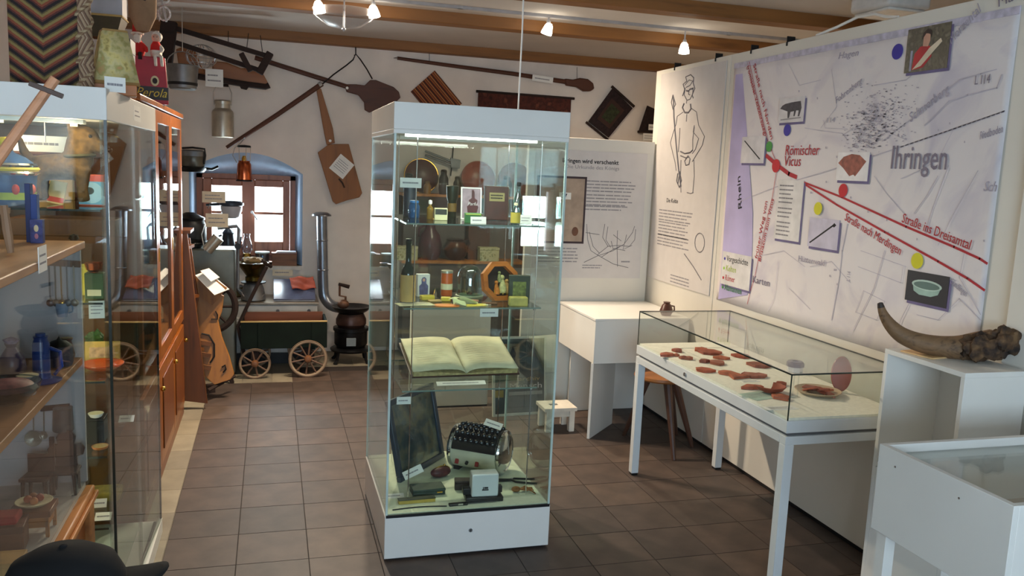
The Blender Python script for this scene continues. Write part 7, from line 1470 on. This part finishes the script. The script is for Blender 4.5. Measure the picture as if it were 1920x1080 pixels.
toy_chair('brown toy chair with a rounded clover-shaped back', 123, 2.60, 0, True); toy_chair('brown toy chair with a straight back and tall post', 72, 2.56, -8, False)
o = thing('toy_bench', 'wooden toy bench carrying a dish in the lower display', 'toy bench', up(64, 2.33, FZ), 0)
part('seat', redw, o, lambda b: b.bx(-.05, .05, -.045, .045, .055, .072), bevel=.002); part('drawer', pinew, o, lambda b: b.bx(-.042, .042, -.042, .04, .028, .055))
for x in (-.045, .037):
    for yy in (-.042, .034): part('leg', pinew, o, lambda b: b.bx(x, x+.008, yy, yy+.008, 0, .055))
o = thing('fruit_dish', 'pale toy dish with reddish fruit on the toy bench', 'dish', up(64, 2.33, FZ+.0725)); part('dish', cream, o, lambda b: b.lathe([(.02, 0), (.035, .006), (.045, .014), (.043, .015), (1e-4, .006)], n=22))
for k_, (x, y, c_) in enumerate(((-.014, 0, (190, 96, 60)), (.012, .008, (170, 70, 56)), (.004, -.016, (206, 130, 80)), (-.006, .018, (180, 110, 70)))): part('fruit', mat('toy_fruit_%d' % k_, c_, .5), o, lambda b: b.ball((x, y, .018), .0105, 10, 7))
boxy('toy_coffer', 'brown wooden toy trunk at the left of the lower display', up(14, 2.24, FZ), .085, .08, .07, wood('toy_trunk_wood', (120, 74, 50), (90, 52, 34), .5, 'x', 20), 'toy trunk', lid=(.018, mat('toy_trunk_lid', (104, 62, 44), .5)), rz=6)
boxy('red_toy_cloth', 'folded red cloth on the brown toy trunk', up(12, 2.24, FZ+.0705), .06, .06, .022, mat('red_cloth_toy', (160, 40, 44), .9, var=.15, bump=.2), 'cloth', bevel=.006)
boxy('yellow_toy_crate', 'yellowish toy crate at the near left of the lower display', up(8, 2.08, FZ), .08, .07, .05, mat('pale_crate', (190, 150, 84), .6, var=.12), 'crate', lid=(.012, mat('pale_crate')))
boxy('blue_paper_panel', 'dark blue sheet hanging below the middle shelf', Vector((at(8, 790, 'y', 2.2).x-.03, 2.22, 1.0)), .09, .004, .065, mat('dark_blue_sheet', (34, 62, 92), .7), 'sheet', face=(-.04, .04, .004, .01, cream)); 
o = thing('wall_utensils', 'brown rack with a small frying pan and a can on the end panel', 'utensil rack', Vector((at(105, 765, 'y', UY1-.03).x, UY1-.0145, 0)))
a, c_ = at(75, 768, 'y', UY1-.03), at(129, 763, 'y', UY1-.03)
wp('rail', dt, o, lambda b: b.bar(Vector((a.x, UY1-.022, a.z)), Vector((c_.x, UY1-.022, c_.z)), .012, .014))
for px, py, r in ((63, 822, .024), (82, 816, .012)): t_ = at(px, py, 'y', UY1-.03); wp('pan', mat('tin_can'), o, lambda b: (b.lathe([(r*.8, 0), (r, .008), (r*.9, .008), (1e-4, .002)], (t_.x, UY1-.026, t_.z), 18, Matrix.Rotation(RAD(90), 4, 'X')), b.tube([(t_.x, UY1-.026, t_.z+r), (t_.x+.002, UY1-.026, a.z)], .002, 5)))
t_ = at(120, 806, 'y', UY1-.04); wp('can', zinc, o, lambda b: b.lathe([(.027, 0), (.029, .004), (.026, .066), (.027, .07), (1e-4, .07)], (t_.x, UY1-.046, t_.z), 20))
# ------------------------------------------------------------------ black cap on a stool, cut by the lower frame edge
hz_ = at(150, 1022, 'y', 1.75)
sx_, sy_ = at(120, 1050, 'y', 1.75).x, 1.75
stz = hz_.z-.115
o = thing('round_bar_stool', 'dark round stool under the black cap', 'stool', (sx_, sy_, 0))
part('seat', darkw, o, lambda b: b.lathe([(.11, stz-.03), (.12, stz-.02), (.12, stz-.004), (.11, stz), (1e-4, stz)], n=28)); 
for k_ in range(3): part('leg', darkw, o, lambda b: b.tube([(.07*math.cos(k_*2.09), .07*math.sin(k_*2.09), stz-.03), (.13*math.cos(k_*2.09), .13*math.sin(k_*2.09), 0)], [.014, .012], 8))
o = thing('black_cap', 'black cloth cap with its peak to the right at the lower left edge', 'cap', (sx_, sy_, stz), 0)
bc = mat('black_felt', (9, 9, 11), .95, var=.2, scale=30, bump=.1)
part('crown', bc, o, lambda b: b.lathe([(.108, 0), (.115, .02), (.113, .05), (.095, .085), (.055, .108), (1e-4, .116)], n=30, mtx=Matrix.Diagonal((1, .85, 1, 1))))
part('peak', bc, o, lambda b: b.grid(12, 6, lambda u, v: ((.095+.10*v*math.sin(PI*u)**.5), -.075+.15*u, .022+.028*v*math.sin(PI*u)+.006*math.sin(PI*u))), solid=.004); part('button', bc, o, lambda b: b.ball((0, 0, .116), (.008, .008, .004), 10, 6))
